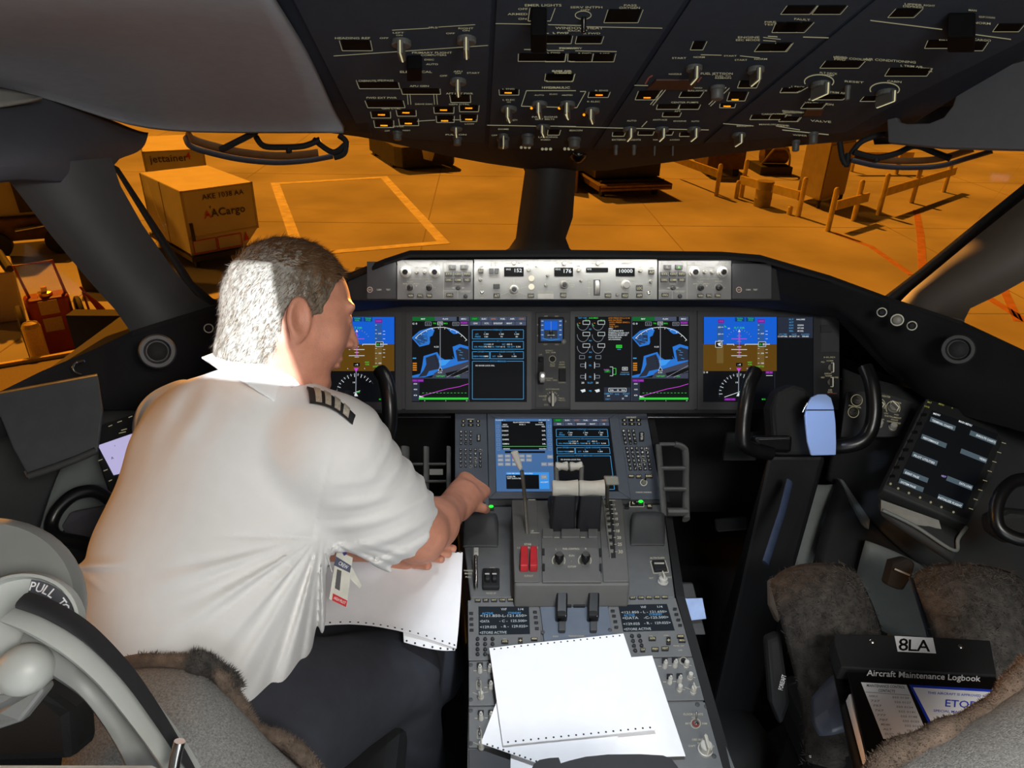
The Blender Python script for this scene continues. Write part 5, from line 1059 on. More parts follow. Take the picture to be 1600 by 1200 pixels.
for t, x, y, m in [('CABIN ALT', 520, 1106, CYN), ('RATE', 584, 1110, CYN), ('LDG ALT', 650, 1106, CYN), ('250', 520, 1122, W8), ('120', 650, 1122, W8), ('CAB T', 516, 1146, CYN), ('22', 626, 1142, W8)]: cv.text(t, x, y, 10, m, wpx=len(t) * 7)
cv.line([(691, 541), (691, 1160)], 4, SLT); cv.build('engine_page', dJ)
# ---------------------------------------------------------------- centre strip: standby instrument, gear handle, autobrake
cs = thing('centre_instrument_strip', 'grey strip with standby instrument, gear lever and autobrake knob', 'instrument panel', tuple(MP.W(862, 560)))
k = Ctl(cs, MP, (840, 380, 4.706))
k.box(-15, 510, 230, 1210, .003, 'strip_plate', PANELD); k.h = .003; k.cv.h = .004
k.box(5, 545, 192, 735, .006, 'standby_instrument', BLACK, bevel=.002)
cv = Cv(MP, .0098, k.cv.mapfn); cv.rect(22, 562, 180, 720, mat('isfd_slate', (40, 80, 140), emit=.9)).up().rect(46, 577, 142, 640, SKY).rect(46, 640, 142, 700, mat('isfd_brown', (44, 52, 60), emit=.9)).up()
cv.line([(96, 577), (96, 705)], 2.5, GRY); cv.line([(70, 678), (122, 678)], 3, W8); cv.rect(82, 650, 108, 690, DRK); cv.line([(30, 700), (90, 716), (160, 706)], 3, CYN)
for y in (575, 605, 640, 675): cv.text('160', 32, y, 8, W8, wpx=16); cv.text('200', 164, y, 8, W8, wpx=18)
cv.build('standby_picture', cs)
for x, y, t in ((60, 538, 'APP'), (140, 538, 'BARO'), (58, 745, 'RST'), (140, 745, 'HP/IN')): k.cv.text(t, x, y, 9, DIM, wpx=26)
k.knob(188, 724, 20, .01, KNOBG); k.knob(203, 576, 8, .006, KNOBG); k.knob(-1, 600, 6, .004, KNOBG); k.knob(-1, 680, 6, .004, KNOBG)
for t, x, y, w in [('RETRACT', 85, 790, 56), ('DN - ARM', 95, 804, 70), ('UP', 22, 820, 22), ('ALTN', 108, 888, 36), ('GEAR', 108, 902, 36), ('ALTN', 177, 875, 38), ('GEAR', 177, 892, 44), ('NORM', 177, 911, 46), ('EXTEND', 85, 994, 52), ('DN - SPD', 105, 1008, 78), ('DOWN', 178, 1025, 50), ('AUTOBRAKE', 108, 1073, 100), ('DISARM', 36, 1124, 54), ('OFF', 50, 1150, 28), ('MAX', 178, 1140, 36), ('AUTO', 180, 1155, 42), ('1', 88, 1098, 6), ('2', 108, 1092, 8), ('3', 130, 1100, 8), ('RTO', 62, 1188, 28)]: k.cv.text(t, x, y, 10, DIM, wpx=w)
k.cv.arc(108, 852, 24, 3.5, DIM); k.knob(108, 852, 19, .004, BLACK); k.box(2, 835, 44, 1040, .002, 'gear_slot', BLACK); k.box(155, 925, 205, 1015, .008, 'lock_lever', BLACK)
b = MB(); q0 = k.w(22, 960); q1 = k.w(24, 975, .05); b.tube([q0, q1], .005); b.build('gear_lever', CHROME, cs); b = MB(); b.lathe(k.w(24, 985, .035) - MP.ex * .008, MP.ex, [(.010, 0), (.014, .003), (.014, .013), (.010, .016)], 20); b.build('gear_wheel_knob', KNOBL, cs, smooth=True)
k.knob(22, 858, 20, .01, BLACK); k.blade(106, 1148, 36, .022, KNOBG, name='autobrake_knob')
for a in range(-170, 20, 20): k.cv.line([(106 + 44 * math.cos(math.radians(a)), 1145 + 44 * math.sin(math.radians(a))), (106 + 56 * math.cos(math.radians(a)), 1145 + 56 * math.sin(math.radians(a)))], 3, DIM)
k.done()
# small switch column right of the right display
sw = thing('switch_column', 'dark column of small switches right of the right outboard display', 'switch panel', tuple(MP.W(1297, 590)))
k = Ctl(sw, MP, (1000, 450, 4)); k.plate([(1100, 745), (1240, 745), (1240, 400), (1100, 400)], 'plate', TRIMD, -.03, .003); k.h = .003; k.cv.h = .004
k.box(1122, 235, 1195, 278, .004, 'blank_cap', TRIMD); k.blade(1188, 497, 22, .016, KNOBG); k.blade(1184, 588, 22, .016, KNOBG)
for t, x, y, w in [('HUD', 1180, 433, 70), ('NORM', 1182, 455, 40), ('FD', 1138, 463, 22), ('DISPLAY', 1172, 535, 46), ('NORM', 1174, 549, 40), ('INBD', 1134, 559, 30), ('OUTBD', 1216, 559, 40), ('AIR', 1184, 637, 26), ('DATA', 1184, 650, 30)]: k.cv.text(t, x, y, 9, DIM, wpx=w)
k.cv.rect(1168, 655, 1225, 662, mat('dim_red_legend', (170, 90, 80), .6)); k.done()
# ================================================================ pedestal controls
def quadmap(fr, src, q):
    """source rectangle (x0, y0, x1, y1) stretched on the pixel quad TL, TR, BR, BL of a panel"""
    x0, y0, x1, y1 = src; c = [fr.px(*p) for p in q]
    def f(x, y):
        s = (x - x0) / (x1 - x0); t = (y - y0) / (y1 - y0)
        a = [c[0][i] * (1 - s) + c[1][i] * s for i in (0, 1)]; b_ = [c[3][i] * (1 - s) + c[2][i] * s for i in (0, 1)]
        return a[0] * (1 - t) + b_[0] * t, a[1] * (1 - t) + b_[1] * t
    return f
PEDB = mat('blue_grey_panel', (92, 100, 112), .55, noise=.05)
KEY = mat('black_key', (24, 25, 27), .5)
KL = mat('key_legend', (225, 225, 215), emit=.55)
# lower multifunction display
ld = thing('flight_display', 'lower display on the pedestal showing a key page and a status page', 'display', tuple(PC.W(867, 712)), 'flight displays in the main panel')
Fz = Ctl(ld, PC, (700, 640, 4.444))
q = [(772.5, 655), (951, 655), (965.5, 769), (775.4, 769.4)]
o = [(761, 646), (965, 646), (985, 781), (764, 781)]
b = MB()
for i in range(4):
    j = (i + 1) % 4; b.slab([PC.W(*o[i]), PC.W(*o[j]), PC.W(*q[j]), PC.W(*q[i])][::-1], PC.n * .008)
b.build('bezel', PEDB, ld, bevel=.002)
b = MB(); b.slab([PC.W(*p) for p in (q[3], q[2], q[1], q[0])], PC.n * .003); b.build('screen', DRK, ld)
cv = Cv(PC, .0036, quadmap(PC, (814, 541, 1236, 1164), [(863, 655), (951, 655), (965.5, 769), (867, 769.4)])); draw_sys(cv); cv.build('screen_image', ld)
cv = Cv(PC, .0036, quadmap(PC, (320, 68, 728, 575), [(772.5, 655), (862, 655), (866, 769.4), (775.4, 769.4)]))
cv.rect(322, 68, 728, 575, PBL).up().rect(368, 88, 685, 290, DRK).rect(388, 300, 672, 314, DRK).rect(392, 462, 622, 556, DRK).rect(624, 445, 694, 556, mat('bright_screen_blue', (60, 150, 235), emit=.9)).rect(392, 445, 624, 462, mat('bright_screen_blue')).up()
cv.text('ABCDEFGHI' if False else 'FLIGHT 1', 362, 80, 8, W8, wpx=66); cv.text('09 OCT 14', 672, 80, 8, W8, wpx=74); cv.text('KLAX DEPARTURES', 512, 96, 9, W8, wpx=118); cv.text('1/2', 648, 97, 8, W8, wpx=26); cv.text('SIDS', 394, 112, 8, W8, wpx=32); cv.text('RTE 1', 516, 112, 9, W8, wpx=40); cv.text('RUNWAYS', 640, 112, 8, W8, wpx=58)
for i, (t, u_) in enumerate([('CASTA6', '06L'), ('DARRK', '06R'), ('FIXIT', '07L'), ('GABRE', '07R'), ('GMN', '24L')]): cv.text(t, 372, 126 + i * 31, 10, W8, align='l', wpx=46); cv.text(u_, 680, 126 + i * 31, 10, W8, align='r', wpx=26)
cv.line([(372, 268), (684, 268)], 3, GRN); cv.text('<INDEX', 374, 285, 9, W8, align='l', wpx=50); cv.text('ROUTE>', 682, 285, 9, W8, align='r', wpx=50)
for y in range(126, 290, 32): cv.frame(334, y - 9, 352, y + 9, 2, GRY); cv.frame(700, y - 9, 718, y + 9, 2, GRY)
for r, y in enumerate((335, 362, 391)):
    for cix, x in enumerate((356, 406, 456, 506, 556)):
        if r == 2 and cix > 2: continue
        cv.rect(x - 20, y - 11, x + 20, y + 11, GRY if (r, cix) != (0, 2) else MAG); cv.text(('INIT', 'RTE', 'DEP', 'ALTN', 'VNAV', 'FIX', 'LEGS', 'HOLD', 'PERF', 'PROG', 'NAV', 'CDU', 'MENU', '', '')[r * 5 + cix] or '', x, y, 8, W8, wpx=26)
for x, y, t in ((706, 340, 'EXEC'), (662, 391, 'PREV'), (708, 391, 'NEXT')): cv.rect(x - 20, y - 12, x + 20, y + 12, GRY); cv.text(t, x, y, 8, W8, wpx=28)
cv.up().text('LOAD FMC DATA TO SCRATCHPAD', 490, 454, 8, W8, wpx=180); cv.text('LOAD FM', 426, 474, 9, W8, wpx=58); cv.text('WPT DATA FAIL', 450, 487, 9, W8, wpx=104); cv.rect(636, 462, 680, 492, GRY); cv.text('CLR', 658, 477, 9, W8, wpx=26); cv.text('ACCEPT', 660, 512, 8, W8, wpx=56)
cv.build('key_page', ld)

# keypads left and right of it
def keypad(label, z, plate, hdr, num, rng, alpha, bright, extra, knob=None):
    t = thing('keypad_panel', label, 'keypad', tuple(PC.W(*plate[0])), 'keypad panels beside the lower display')
    k = Ctl(t, PC, z); b = MB(); b.slab([PC.W(u, v) for u, v in plate], PC.n * .003); b.build('panel_plate', PEDB, t, bevel=.001); k.h = .003; k.cv.h = .0038
    for x, y, w, h in hdr: k.button(x, y, w, h, KEY, .003, name='key', txt='M')
    n = 0
    for (x0, y0, dx, dy, nx, ny, sk) in (num, alpha):
        for j in range(ny):
            for i in range(nx):
                x = x0 + i * dx + j * sk; y = y0 + j * dy
                lit = (i, j) in bright and nx > 3
                s_ = '1234567890.-'[n % 12] if nx == 3 else 'ABCDEFGHIJKLMNOPQRSTUVWXYZ/+#-='[(j * nx + i) % 30]; n += 1
                oo = k.button(x, y, 22, 22, KEY, .004, name='key', txt=s_, tm=KL, th=11)
                if lit: k.cv.disc(x, y, 15, mat('lit_key_ring', (215, 215, 205), .5))
    k.box(rng[0] - 17, rng[1] - 32, rng[0] + 17, rng[1] + 32, .004, 'key', KEY); cvx = Cv(PC, .0075, k.cv.mapfn); cvx.text('ENTER' if rng[2] else 'ENTER', rng[0], rng[1], 15, KL, wpx=48, rot=90); cvx.build('legend', t)
    for x, y, w, tt in extra: k.button(x, y, w, 24, KEY, .004, name='key', txt=tt)
    if knob: k.cv.arc(knob[0], knob[1], 22, 5, WTXT); k.knob(knob[0], knob[1], 16, .02, KNOBL, cap=BLACK); k.cv.text('CURSOR CONTROL', knob[0], knob[1] + 68, 9, WTXT, wpx=110)
    k.cv.text('SIDE SELECT', (hdr[0][0] + hdr[2][0]) / 2, hdr[0][1] - 22, 9, WTXT, wpx=70)
    k.done(); return t
keypad('left keypad panel under the reaching hand', (560, 630, 6), [(711, 790), (764, 790), (760, 646), (711, 646)],
       [(985, 178, 34, 20), (1053, 178, 50, 26), (1122, 178, 36, 20), (983, 214, 38, 20), (1054, 214, 56, 20), (1123, 214, 34, 20)], (963, 278, 45, 36, 3, 4, 0), (1128, 335, 1), (960, 445, 46, 38, 5, 5, 0), {(4, 0), (3, 2), (3, 3), (2, 4)}, [])
keypad('right keypad panel with a small cursor knob below its keys', (700, 640, 4.444), [(985, 781), (1034, 781), (1010, 646), (965, 646)],
       [(1222, 80, 32, 18), (1271, 80, 44, 22), (1320, 80, 34, 18), (1224, 107, 36, 16), (1275, 107, 48, 16), (1324, 107, 30, 16)], (1216, 155, 34, 27, 3, 4, 5), (1342, 195, 0), (1240, 276, 34, 28, 5, 6, 5), {(4, 0), (3, 2), (3, 3), (2, 4)}, [(1270, 468, 38, 'PREV'), (1322, 470, 38, 'NEXT'), (1392, 468, 52, 'EXEC')], (1357, 510))

# throttle quadrant
tq = thing('throttle_quadrant', 'raised throttle quadrant with thrust, speedbrake and flap levers', 'throttle quadrant', tuple(PB.W(890, 900)))
QH = .05; T = Ctl(tq, PB, (700, 640, 4.444), QH)
def Wq(x, y, h=QH): return PB.W(700 + x / 4.444, 640 + y / 4.444, h)
class HFr(Fr):
    pass
TQ = Fr(PB.o + PB.n * QH, PB.ex, PB.ey); T = Ctl(tq, TQ, (700, 640, 4.444))
TQM = mat('throttle_panel_paint', (92, 91, 88), .6, noise=.05, bump=.15, bscale=1500)
top = [(462, 1208), (1262, 1205), (1215, 625), (440, 625)]
b = MB(); tt = [T.w(x, y, -.001) for x, y in top]; b.hexa([p - TQ.n * (QH + .004) for p in tt], tt); b.build('housing', TQM, tq, bevel=.004)
T.plate([(462, 1200), (636, 1200), (618, 632), (444, 632)], 'speedbrake_plate', TQM, 0, .002)
T.plate([(655, 1205), (1065, 1205), (1040, 905), (650, 905)], 'fuel_control_plate', TQM, 0, .004)
T.plate([(1078, 1200), (1256, 1198), (1206, 632), (1045, 632)], 'flap_plate', TQM, 0, .003)
# quadrant drum the levers ride on
b = MB(); b.lathe(T.w(705, 735, -.012), TQ.ex, [(.052, 0), (.055, .002), (.055, .0825), (.052, .085)], 32); b.build('quadrant_drum', mat('drum_black', (30, 31, 34), .5), tq, smooth=True)
for x0, x1 in ((655, 730), (785, 915), (972, 1040)): T.box(x0, 845, x1, 903, .007, 'guide_block', TQM, bevel=.002)
THN = mat('lever_black', (34, 35, 40), .45); HND = mat('pale_lever_grip', (188, 186, 176), .42, noise=.05)
def lever(x0, x1, xh0, xh1):
    """one thrust lever: dark blade, round grip and the small reverse lever above it"""
    g0 = P(700 + xh0 / 4.444, 640 + 545 / 4.444, 1.50); g1 = P(700 + xh1 / 4.444, 640 + 543 / 4.444, 1.50); ax = (g1 - g0)
    bl, br_ = T.w(x0, 800, 0), T.w(x1, 800, 0); gm = (g0 + g1) / 2; h = Vector((ax.length * .43, 0, 0))
    b = MB(); f = TQ.ey * .022
    bc = (bl + br_) / 2; hb = Vector(((br_ - bl).length / 2, 0, 0))
    ring = lambda c, w, d: [c - w - d, c + w - d, c + w + d, c - w + d]
    b.hexa(ring(bc - TQ.n * .01, hb, f * 1.15), ring(gm - TQ.n * .012, h, f * .35)); b.build('lever_arm', THN, tq, bevel=.004)
    b = MB(); n = 14; R = .0165; prof = [(R * (.90 + .16 * abs(2 * i / n - 1) ** 1.6 * 1.0), ax.length * .985 * i / n + .0005) for i in range(n + 1)]; prof[0] = (R * .95, prof[0][1]); prof = [(R * .8, 0)] + prof + [(R * .8, ax.length)]
    b.lathe(g0, ax, prof, 24); b.build('thrust_lever_grip', HND, tq, smooth=True)
lever(705, 872, 723, 903); lever(885, 1045, 907, 1085)
for x0, x1 in ((743, 836), (842, 936)):
    g0 = P(700 + x0 / 4.444, 640 + 396 / 4.444, 1.56); g1 = P(700 + x1 / 4.444, 640 + 392 / 4.444, 1.56); L_ = (g1 - g0).length
    b = MB(); R = .0095; b.lathe(g0, g1 - g0, [(R * .7, 0), (R * 1.05, .002), (R * 1.1, L_ * .2), (R * .8, L_ * .5), (R * 1.1, L_ * .85), (R * 1.05, L_ - .002), (R * .7, L_)], 20); b.build('reverse_lever_grip', HND, tq, smooth=True)
    e = g0 if x0 < 800 else g1; c = e.lerp((g0 + g1) / 2, .15); b = MB(); b.tube([c, P(700 + (755 if x0 < 800 else 925) / 4.444, 640 + 500 / 4.444, 1.52)], .005, 10); b.build('reverse_lever_stem', TQM, tq, smooth=True)
# speedbrake lever
p0 = T.w(553, 868); b = MB(); b.tube(spline([p0, P(700 + 535 / 4.444, 640 + 640 / 4.444, 1.56), P(700 + 522 / 4.444, 640 + 500 / 4.444, 1.53), P(700 + 512 / 4.444, 640 + 425 / 4.444, 1.52)], 6), .0048, 10, flat=.8); b.build('speedbrake_lever', mat('bronze_lever', (84, 80, 72), .45), tq, smooth=True)
hb = [P(700 + x / 4.444, 640 + y / 4.444, 1.515) for x, y in [(430, 295), (484, 281), (522, 410), (492, 426)]]; b = MB(); b.hexa([p + CF * .012 for p in hb], hb); b.build('speedbrake_handle', KNOBL, tq, bevel=.004)
fq = Fr(hb[3], hb[2] - hb[3], hb[0] - hb[3])
T.box(536, 650, 560, 872, .0005, 'lever_slot', BLACK, .0)
# flap lever and its gate
hb = [P(700 + x / 4.444, 640 + y / 4.444, 1.49) for x, y in [(1085, 464), (1183, 464), (1192, 525), (1098, 527)]]; b = MB(); b.hexa([p + CF * .016 for p in hb], hb); b.build('flap_handle', mat('olive_grey_handle', (128, 128, 116), .5), tq, bevel=.003)
b = MB(); b.tube([P(700 + 1106 / 4.444, 640 + 525 / 4.444, 1.50), T.w(1105, 690)], .0045, 10, flat=.6); b.build('flap_lever', mat('bronze_lever'), tq, smooth=True)
T.plate([(1120, 1040), (1165, 1040), (1140, 640), (1100, 640)], 'flap_gate_slot', BLACK, .003, .0036)
GATE = mat('flap_gate_metal', (150, 148, 140), .35, .6)
gy = [672, 702, 733, 770, 810, 854, 900, 947, 999]
b = MB()
for (xa, ya), (xb, yb) in zip([(1070, 590), (1078, 690), (1092, 790), (1105, 900)], [(1078, 690), (1092, 790), (1105, 900), (1122, 1045)]): b.slab([T.w(xa, ya, .003), T.w(xb, yb, .003), T.w(xb + 9, yb, .003), T.w(xa + 9, ya, .003)], TQ.n * .006)
b.build('gate_rail', GATE, tq)
for y in gy:
    x = 1085 + (y - 640) * .1; T.box(x, y - 7, x + 26, y + 7, .008, 'gate_notch', GATE, bevel=.0006)
T.cv.h = .0042
for y, s_ in zip(gy, ('1', '5', '10', '15', '17', '18', '20', '25', '30')):
    x = 1148 + (y - 640) * .09; sz = 13 + (y - 672) * .03; T.cv.line([(x - 22, y), (x - 6, y)], 3, WTXT); T.cv.text(s_, x + 2, y, sz, WTXT, align='l')
T.cv.line([(1116, 641), (1160, 641)], 2.5, WTXT); T.cv.text('FLAP', 1138, 650, 8, WTXT) if False else None
for t, x, y, h, w in [('STAB', 553, 947, 14, 48), ('NORM', 553, 971, 13, 56), ('L2', 492, 971, 11, 20), ('R2', 615, 970, 11, 22), ('CUTOUT', 560, 1168, 13, 62), ('UP', 585, 855, 11, 20), ('L', 751, 981, 12, 9), ('FUEL CONTROL', 855, 979, 13, 116), ('R', 957, 978, 12, 11), ('RUN', 858, 1026, 12, 36), ('CUTOFF', 860, 1103, 13, 58), ('-', 857, 1063, 12, 6)]: T.cv.text(t, x, y, h, WTXT, wpx=w)
T.cv.line([(573, 868), (635, 868)], 3, WTXT); T.cv.line([(556, 637), (606, 637)], 3, WTXT); T.cv.line([(738, 900), (772, 900)], 3, WTXT); T.cv.line([(920, 899), (952, 899)], 3, WTXT)
for x0, x1 in ((500, 557), (566, 620)):
    a = [T.w(x0, 1135, .002), T.w(x1, 1133, .002), T.w(x1 - 4, 998, .002), T.w(x0 + 4, 998, .002)]; b = MB(); b.hexa(a, [p + TQ.n * .016 for p in a]); b.build('cutout_guard', RED, tq, bevel=.002)
for x in (768, 949):
    T.cv.arc(x, 1062, 44, 5, WTXT, 150, 390); T.knob(x, 1075, 34, .008, KNOBG); c0 = T.w(x, 1080); b = MB(); b.lathe(c0, (TQ.n - TQ.ey * .25).normalized(), [(.004, 0), (.005, .012), (.0085, .015), (.0095, .026), (.007, .032)], 20); b.build('fuel_control_switch', GLOSSB, tq, smooth=True)
for x, y in [(506, 1178), (624, 1180), (692, 1176), (1036, 1172), (1102, 1165), (1228, 1160), (492, 940), (620, 940)]: T.screw(x, y, 12)
for x in (662, 1056): T.box(x - 8, 985, x + 8, 1025, .008, 'latch', BLACK); T.box(x - 6, 1092, x + 10, 1135, .008, 'latch', BLACK)
T.cv.text('A1', 1102, 1105, 14, mat('scuffed_paint', (150, 150, 150), .6)) if False else None
T.done()

# hand rests with cursor pads, parking brake, trim switches
hr = thing('palm_rest', 'left dark palm rest beside the throttle quadrant', 'palm rest', tuple(PB.W(768, 850)), 'palm rests')
hr2 = thing('palm_rest', 'right dark palm rest beside the flap lever', 'palm rest', tuple(PB.W(1015, 840)), 'palm rests')
def hump(t, pts):
    k = Ctl(t, PB, (700, 640, 4.444)); (xa, xb, y0, y1, y2, y3) = pts; rows = []
    for y, h in ((y0, .0), (y0 + 8, .018), (y1, .034), (y2 - 20, .036), (y2, .030), (y2 + 40, .012), (y3, .002)):
        rows.append([k.w(xa - 6, y, 0), k.w(xa, y, h * .8), k.w(xa + 14, y, h), k.w((xa + xb) / 2, y, h * 1.06), k.w(xb - 14, y, h), k.w(xb, y, h * .8), k.w(xb + 6, y, 0)])
    b = MB(); b.grid(rows, thick=-PB.n * .004); b.build('rest', mat('palm_rest_rubber', (62, 63, 65), .55, bump=.2, bscale=900), t, smooth=True, subsurf=1)
    b = MB(); k.box(xa + 12, y0 - 36, xb - 12, y0 + 4, .008, 'cursor_pad', BLACK, bevel=.002)
hump(hr, (108, 345, 775, 800, 850, 960)); hump(hr2, (1268, 1500, 768, 790, 840, 950))
pc_ = thing('pedestal_controls', 'parking brake lever, trim switches and flap knob on the middle pedestal', 'control panel', tuple(PB.W(790, 920)))
k = Ctl(pc_, PB, (700, 640, 4.444)); k.h = .001
k.box(240, 1128, 358, 1260, .010, 'trim_housing', BLACK, bevel=.003)
for x in (275, 322): k.box(x - 18, 1160, x + 18, 1235, .02, 'trim_switch', KEY, .01, bevel=.003)
for x in (272, 322): k.box(x - 16, 1200, x + 16, 1208, .0215, 'switch_line', KNOBL, .02)
k.button(188, 672, 36, 34, KEY, .004, txt='L'); k.button(240, 672, 40, 34, KEY, .004, txt='R'); k.cv.frame(160, 656, 262, 690, 3, WTXT); k.button(298, 690, 40, 28, KEY, .003)
cvx = Cv(PB, .006, k.cv.mapfn); cvx.disc(299, 687, 17, GREENL, ry=10); cvx.build('green_light', pc_)
k.button(1240, 683, 32, 24, KEY, .004); k.button(1288, 660, 40, 30, KEY, .004, txt='L'); k.button(1338, 656, 40, 30, KEY, .003); k.cv.frame(1262, 642, 1360, 676, 3, WTXT); k.button(1400, 681, 34, 24, KEY, .004, txt='SEL')
cvx = Cv(PB, .006, k.cv.mapfn); cvx.disc(1337, 652, 17, GREENL, ry=10); cvx.build('green_light', pc_)
a = [(1405, 1055), (1508, 1050), (1532, 1132), (1428, 1140)]; k.cv.line(a + [a[0]], 4, WTXT); k.plate([(1434, 1132), (1522, 1126), (1502, 1058), (1414, 1062)], 'alternate_flaps_switch', BLACK, 0, .006, .002); k.box(1430, 1085, 1500, 1094, .008, 'switch_line', KNOBL, .006)
k.knob(1492, 1205, 36, .012, KNOBL); k.blade(1492, 1200, 24, .02, KNOBL)
for t, x, y, h, w in [('ALTN', 306, 1102, 11, 36), ('PITCH TRIM', 304, 1120, 12, 88), ('NOSE UP', 300, 1277, 12, 68), ('PARKING', 142, 1120, 11, 62), ('BRAKE', 142, 1140, 11, 52), ('PULL', 142, 1164, 11, 40), ('ALTN FLAPS', 1452, 1032, 12, 102), ('OFF', 1478, 1150, 10, 30), ('RET', 1412, 1172, 10, 28), ('EXT', 1540, 1166, 10, 28)]: k.cv.text(t, x, y, h, WTXT, wpx=w)
b = MB(); b.tube([k.w(195, 1250, .0), k.w(196, 1250, .012), k.w(193, 1080, .03)], .0035, 10); b.build('parking_brake_lever', CHROME, pc_, smooth=True); b = MB(); b.box(k.w(195, 1075, .03), PB.ex * .005, PB.ey * .012, PB.n * .003); b.build('parking_brake_handle', KNOBL, pc_, bevel=.001)
k.done()

# tuning and control panels of the aft pedestal
def G4(x, y): return 700 + x / 4, 880 + y / 4
def tcp(label, scr, body, keysL, keysR, row, lines, pad):
    t = thing('radio_tuning_panel', label, 'radio panel', tuple(PA.W(*G4(*scr[3]))), 'radio tuning panels on the aft pedestal')
    k = Ctl(t, PA, (700, 880, 4)); k.plate(body, 'panel_plate', PANEL, 0, .004); k.h = .004; k.cv.h = .0048
    k.plate([scr[3], scr[2], scr[1], scr[0]], 'screen', mat('tuning_screen', (12, 24, 34), emit=.9), 0, .001)
    for p in keysL + keysR: k.button(p[0], p[1], 24, 14, KEY, .003, name='key'); 
    for i, (x, y) in enumerate(row): k.button(x, y, 38, 18, KEY, .003, name='key', txt=('VHF', 'HF', 'SAT', 'CAB', 'SPKR', 'XPDR', 'MENU')[i])
    cv = Cv(PA, .0056, quadmap(PA, (0, 0, 320, 175), [G4(*p) for p in scr]))
    for s_, x, y, h, m, al, w in lines: cv.text(s_, x, y, h, m, align=al, wpx=w)
    cv.build('screen_text', t)
    for x, y in pad[0]: k.knob(x, y, 13, .004, KEY, name='key', seg=12)
    for x, y, w, h, s_ in pad[1]: k.button(x, y, w, h, KEY, .004, name='key', txt=s_)
    for s_, x, y, w in pad[2]: k.cv.text(s_, x, y, 8, WTXT, wpx=w)
    k.done()
CY2 = mat('tuning_cyan', (70, 150, 215), emit=.9); GY2 = mat('tuning_grey', (185, 195, 200), emit=.8)
LN = lambda f: [('VHF', 160, 20, 15, GY2, 'c', 36), ('1/4', 268, 20, 14, GY2, 'c', 34)] + f
tcp('left radio tuning panel showing 121.850 active above data', [(190, 280), (505, 280), (512, 452), (192, 458)], [(128, 616), (590, 605), (566, 240), (124, 240)],
    [(145, 325), (146, 360), (147, 395), (148, 430)], [(543, 317), (547, 350), (551, 384), (555, 420)], [(186, 246), (237, 245), (288, 244), (340, 243), (391, 242), (442, 241), (493, 241)],
    LN([('ACTIVE', 22, 46, 13, CY2, 'l', 70), ('STANDBY', 186, 44, 13, CY2, 'l', 84), ('<121.850-L-121.650>', 10, 61, 16, GY2, 'l', 294), ('<DATA', 8, 95, 15, GY2, 'l', 60), ('- C -  125.500>', 130, 94, 15, GY2, 'l', 174), ('<129.025', 8, 130, 15, GY2, 'l', 104), ('- R -  129.025>', 140, 128, 15, GY2, 'l', 168), ('<STORE ACTIVE', 6, 164, 15, GY2, 'l', 168)]),
    ([(x, y) for y in (485, 517, 550, 580) for x in (185, 232, 278)], [(355, 505, 44, 20, 'XFR'), (452, 500, 28, 40, '+'), (538, 488, 40, 18, 'MEM')], [('VOL', 355, 484, 26), ('CTRL', 455, 482, 32), ('OFF', 470, 460, 1)]))
tcp('right radio tuning panel beside the printed pages, showing 125.500', [(1062, 270), (1366, 264), (1415, 430), (1094, 438)], [(1000, 600), (1530, 590), (1420, 225), (1000, 232)],
    [(1028, 310), (1036, 342), (1044, 377), (1050, 412)], [(1415, 298), (1425, 332), (1436, 366), (1448, 400)], [(1054, 231), (1104, 230), (1153, 229), (1204, 228), (1254, 227), (1304, 226), (1353, 225)],
    LN([('<121.850 - L - 121.650>', 10, 53, 15, GY2, 'l', 294), ('ACTIVE', 22, 72, 13, CY2, 'l', 70), ('STANDBY', 186, 70, 13, CY2, 'l', 84), ('<DATA    -C-125.500>', 10, 90, 16, GY2, 'l', 294), ('<129.025', 8, 128, 15, GY2, 'l', 104), ('- R -  129.025>', 140, 126, 15, GY2, 'l', 168), ('<STORE ACTIVE', 6, 162, 15, GY2, 'l', 168)]),
    ([(1148, 467), (1192, 466), (1154, 497), (1200, 497), (1160, 528), (1207, 526), (1168, 558)], [(1215, 556, 30, 22, 'CLR'), (1274, 486, 44, 22, 'XFR'), (1375, 498, 26, 46, '+'), (1450, 472, 44, 20, 'MEM'), (1460, 498, 44, 20, 'MENU'), (1292, 552, 44, 24, 'PREV'), (1354, 548, 44, 24, 'NEXT')], [('VOL', 1268, 466, 26), ('CTRL', 1362, 462, 32), ('PANEL OFF', 1440, 526, 66), ('OFF', 1450, 554, 26)]))
# flap/transponder strip between them
cs2 = thing('centre_control_strip', 'blue-grey strip with two black guarded switches on the pedestal', 'control panel', tuple(PA.W(*G4(810, 350))))
k = Ctl(cs2, PA, (700, 880, 4)); k.plate([(600, 500), (1030, 470), (990, 235), (570, 240)], 'panel_plate', PEDB, 0, .005); k.h = .005; k.cv.h = .006
k.box(560, 205, 1120, 244, .008, 'ridge', PANELD, -.004) if False else None
for x in (706, 902):
    b = MB(); r0 = [k.w(x - 36, 380, 0), k.w(x + 36, 380, 0), k.w(x + 34, 245, 0), k.w(x - 34, 245, 0)]; hs = [.016, .016, .034, .034]; b.hexa(r0, [p + PA.n * h for p, h in zip(r0, hs)]); b.build('switch_guard', GLOSSB, cs2, bevel=.003)
    k.box(x - 28, 345, x + 24, 380, .02, 'guard_tip', BLACK, .0, bevel=.002); k.box(x - 18, 392, x + 26, 450, .01, 'switch_body', PANELD, 0, bevel=.002); k.box(x - 24, 240, x + 22, 246, .0355, 'guard_line', KNOBL, .0345)
    
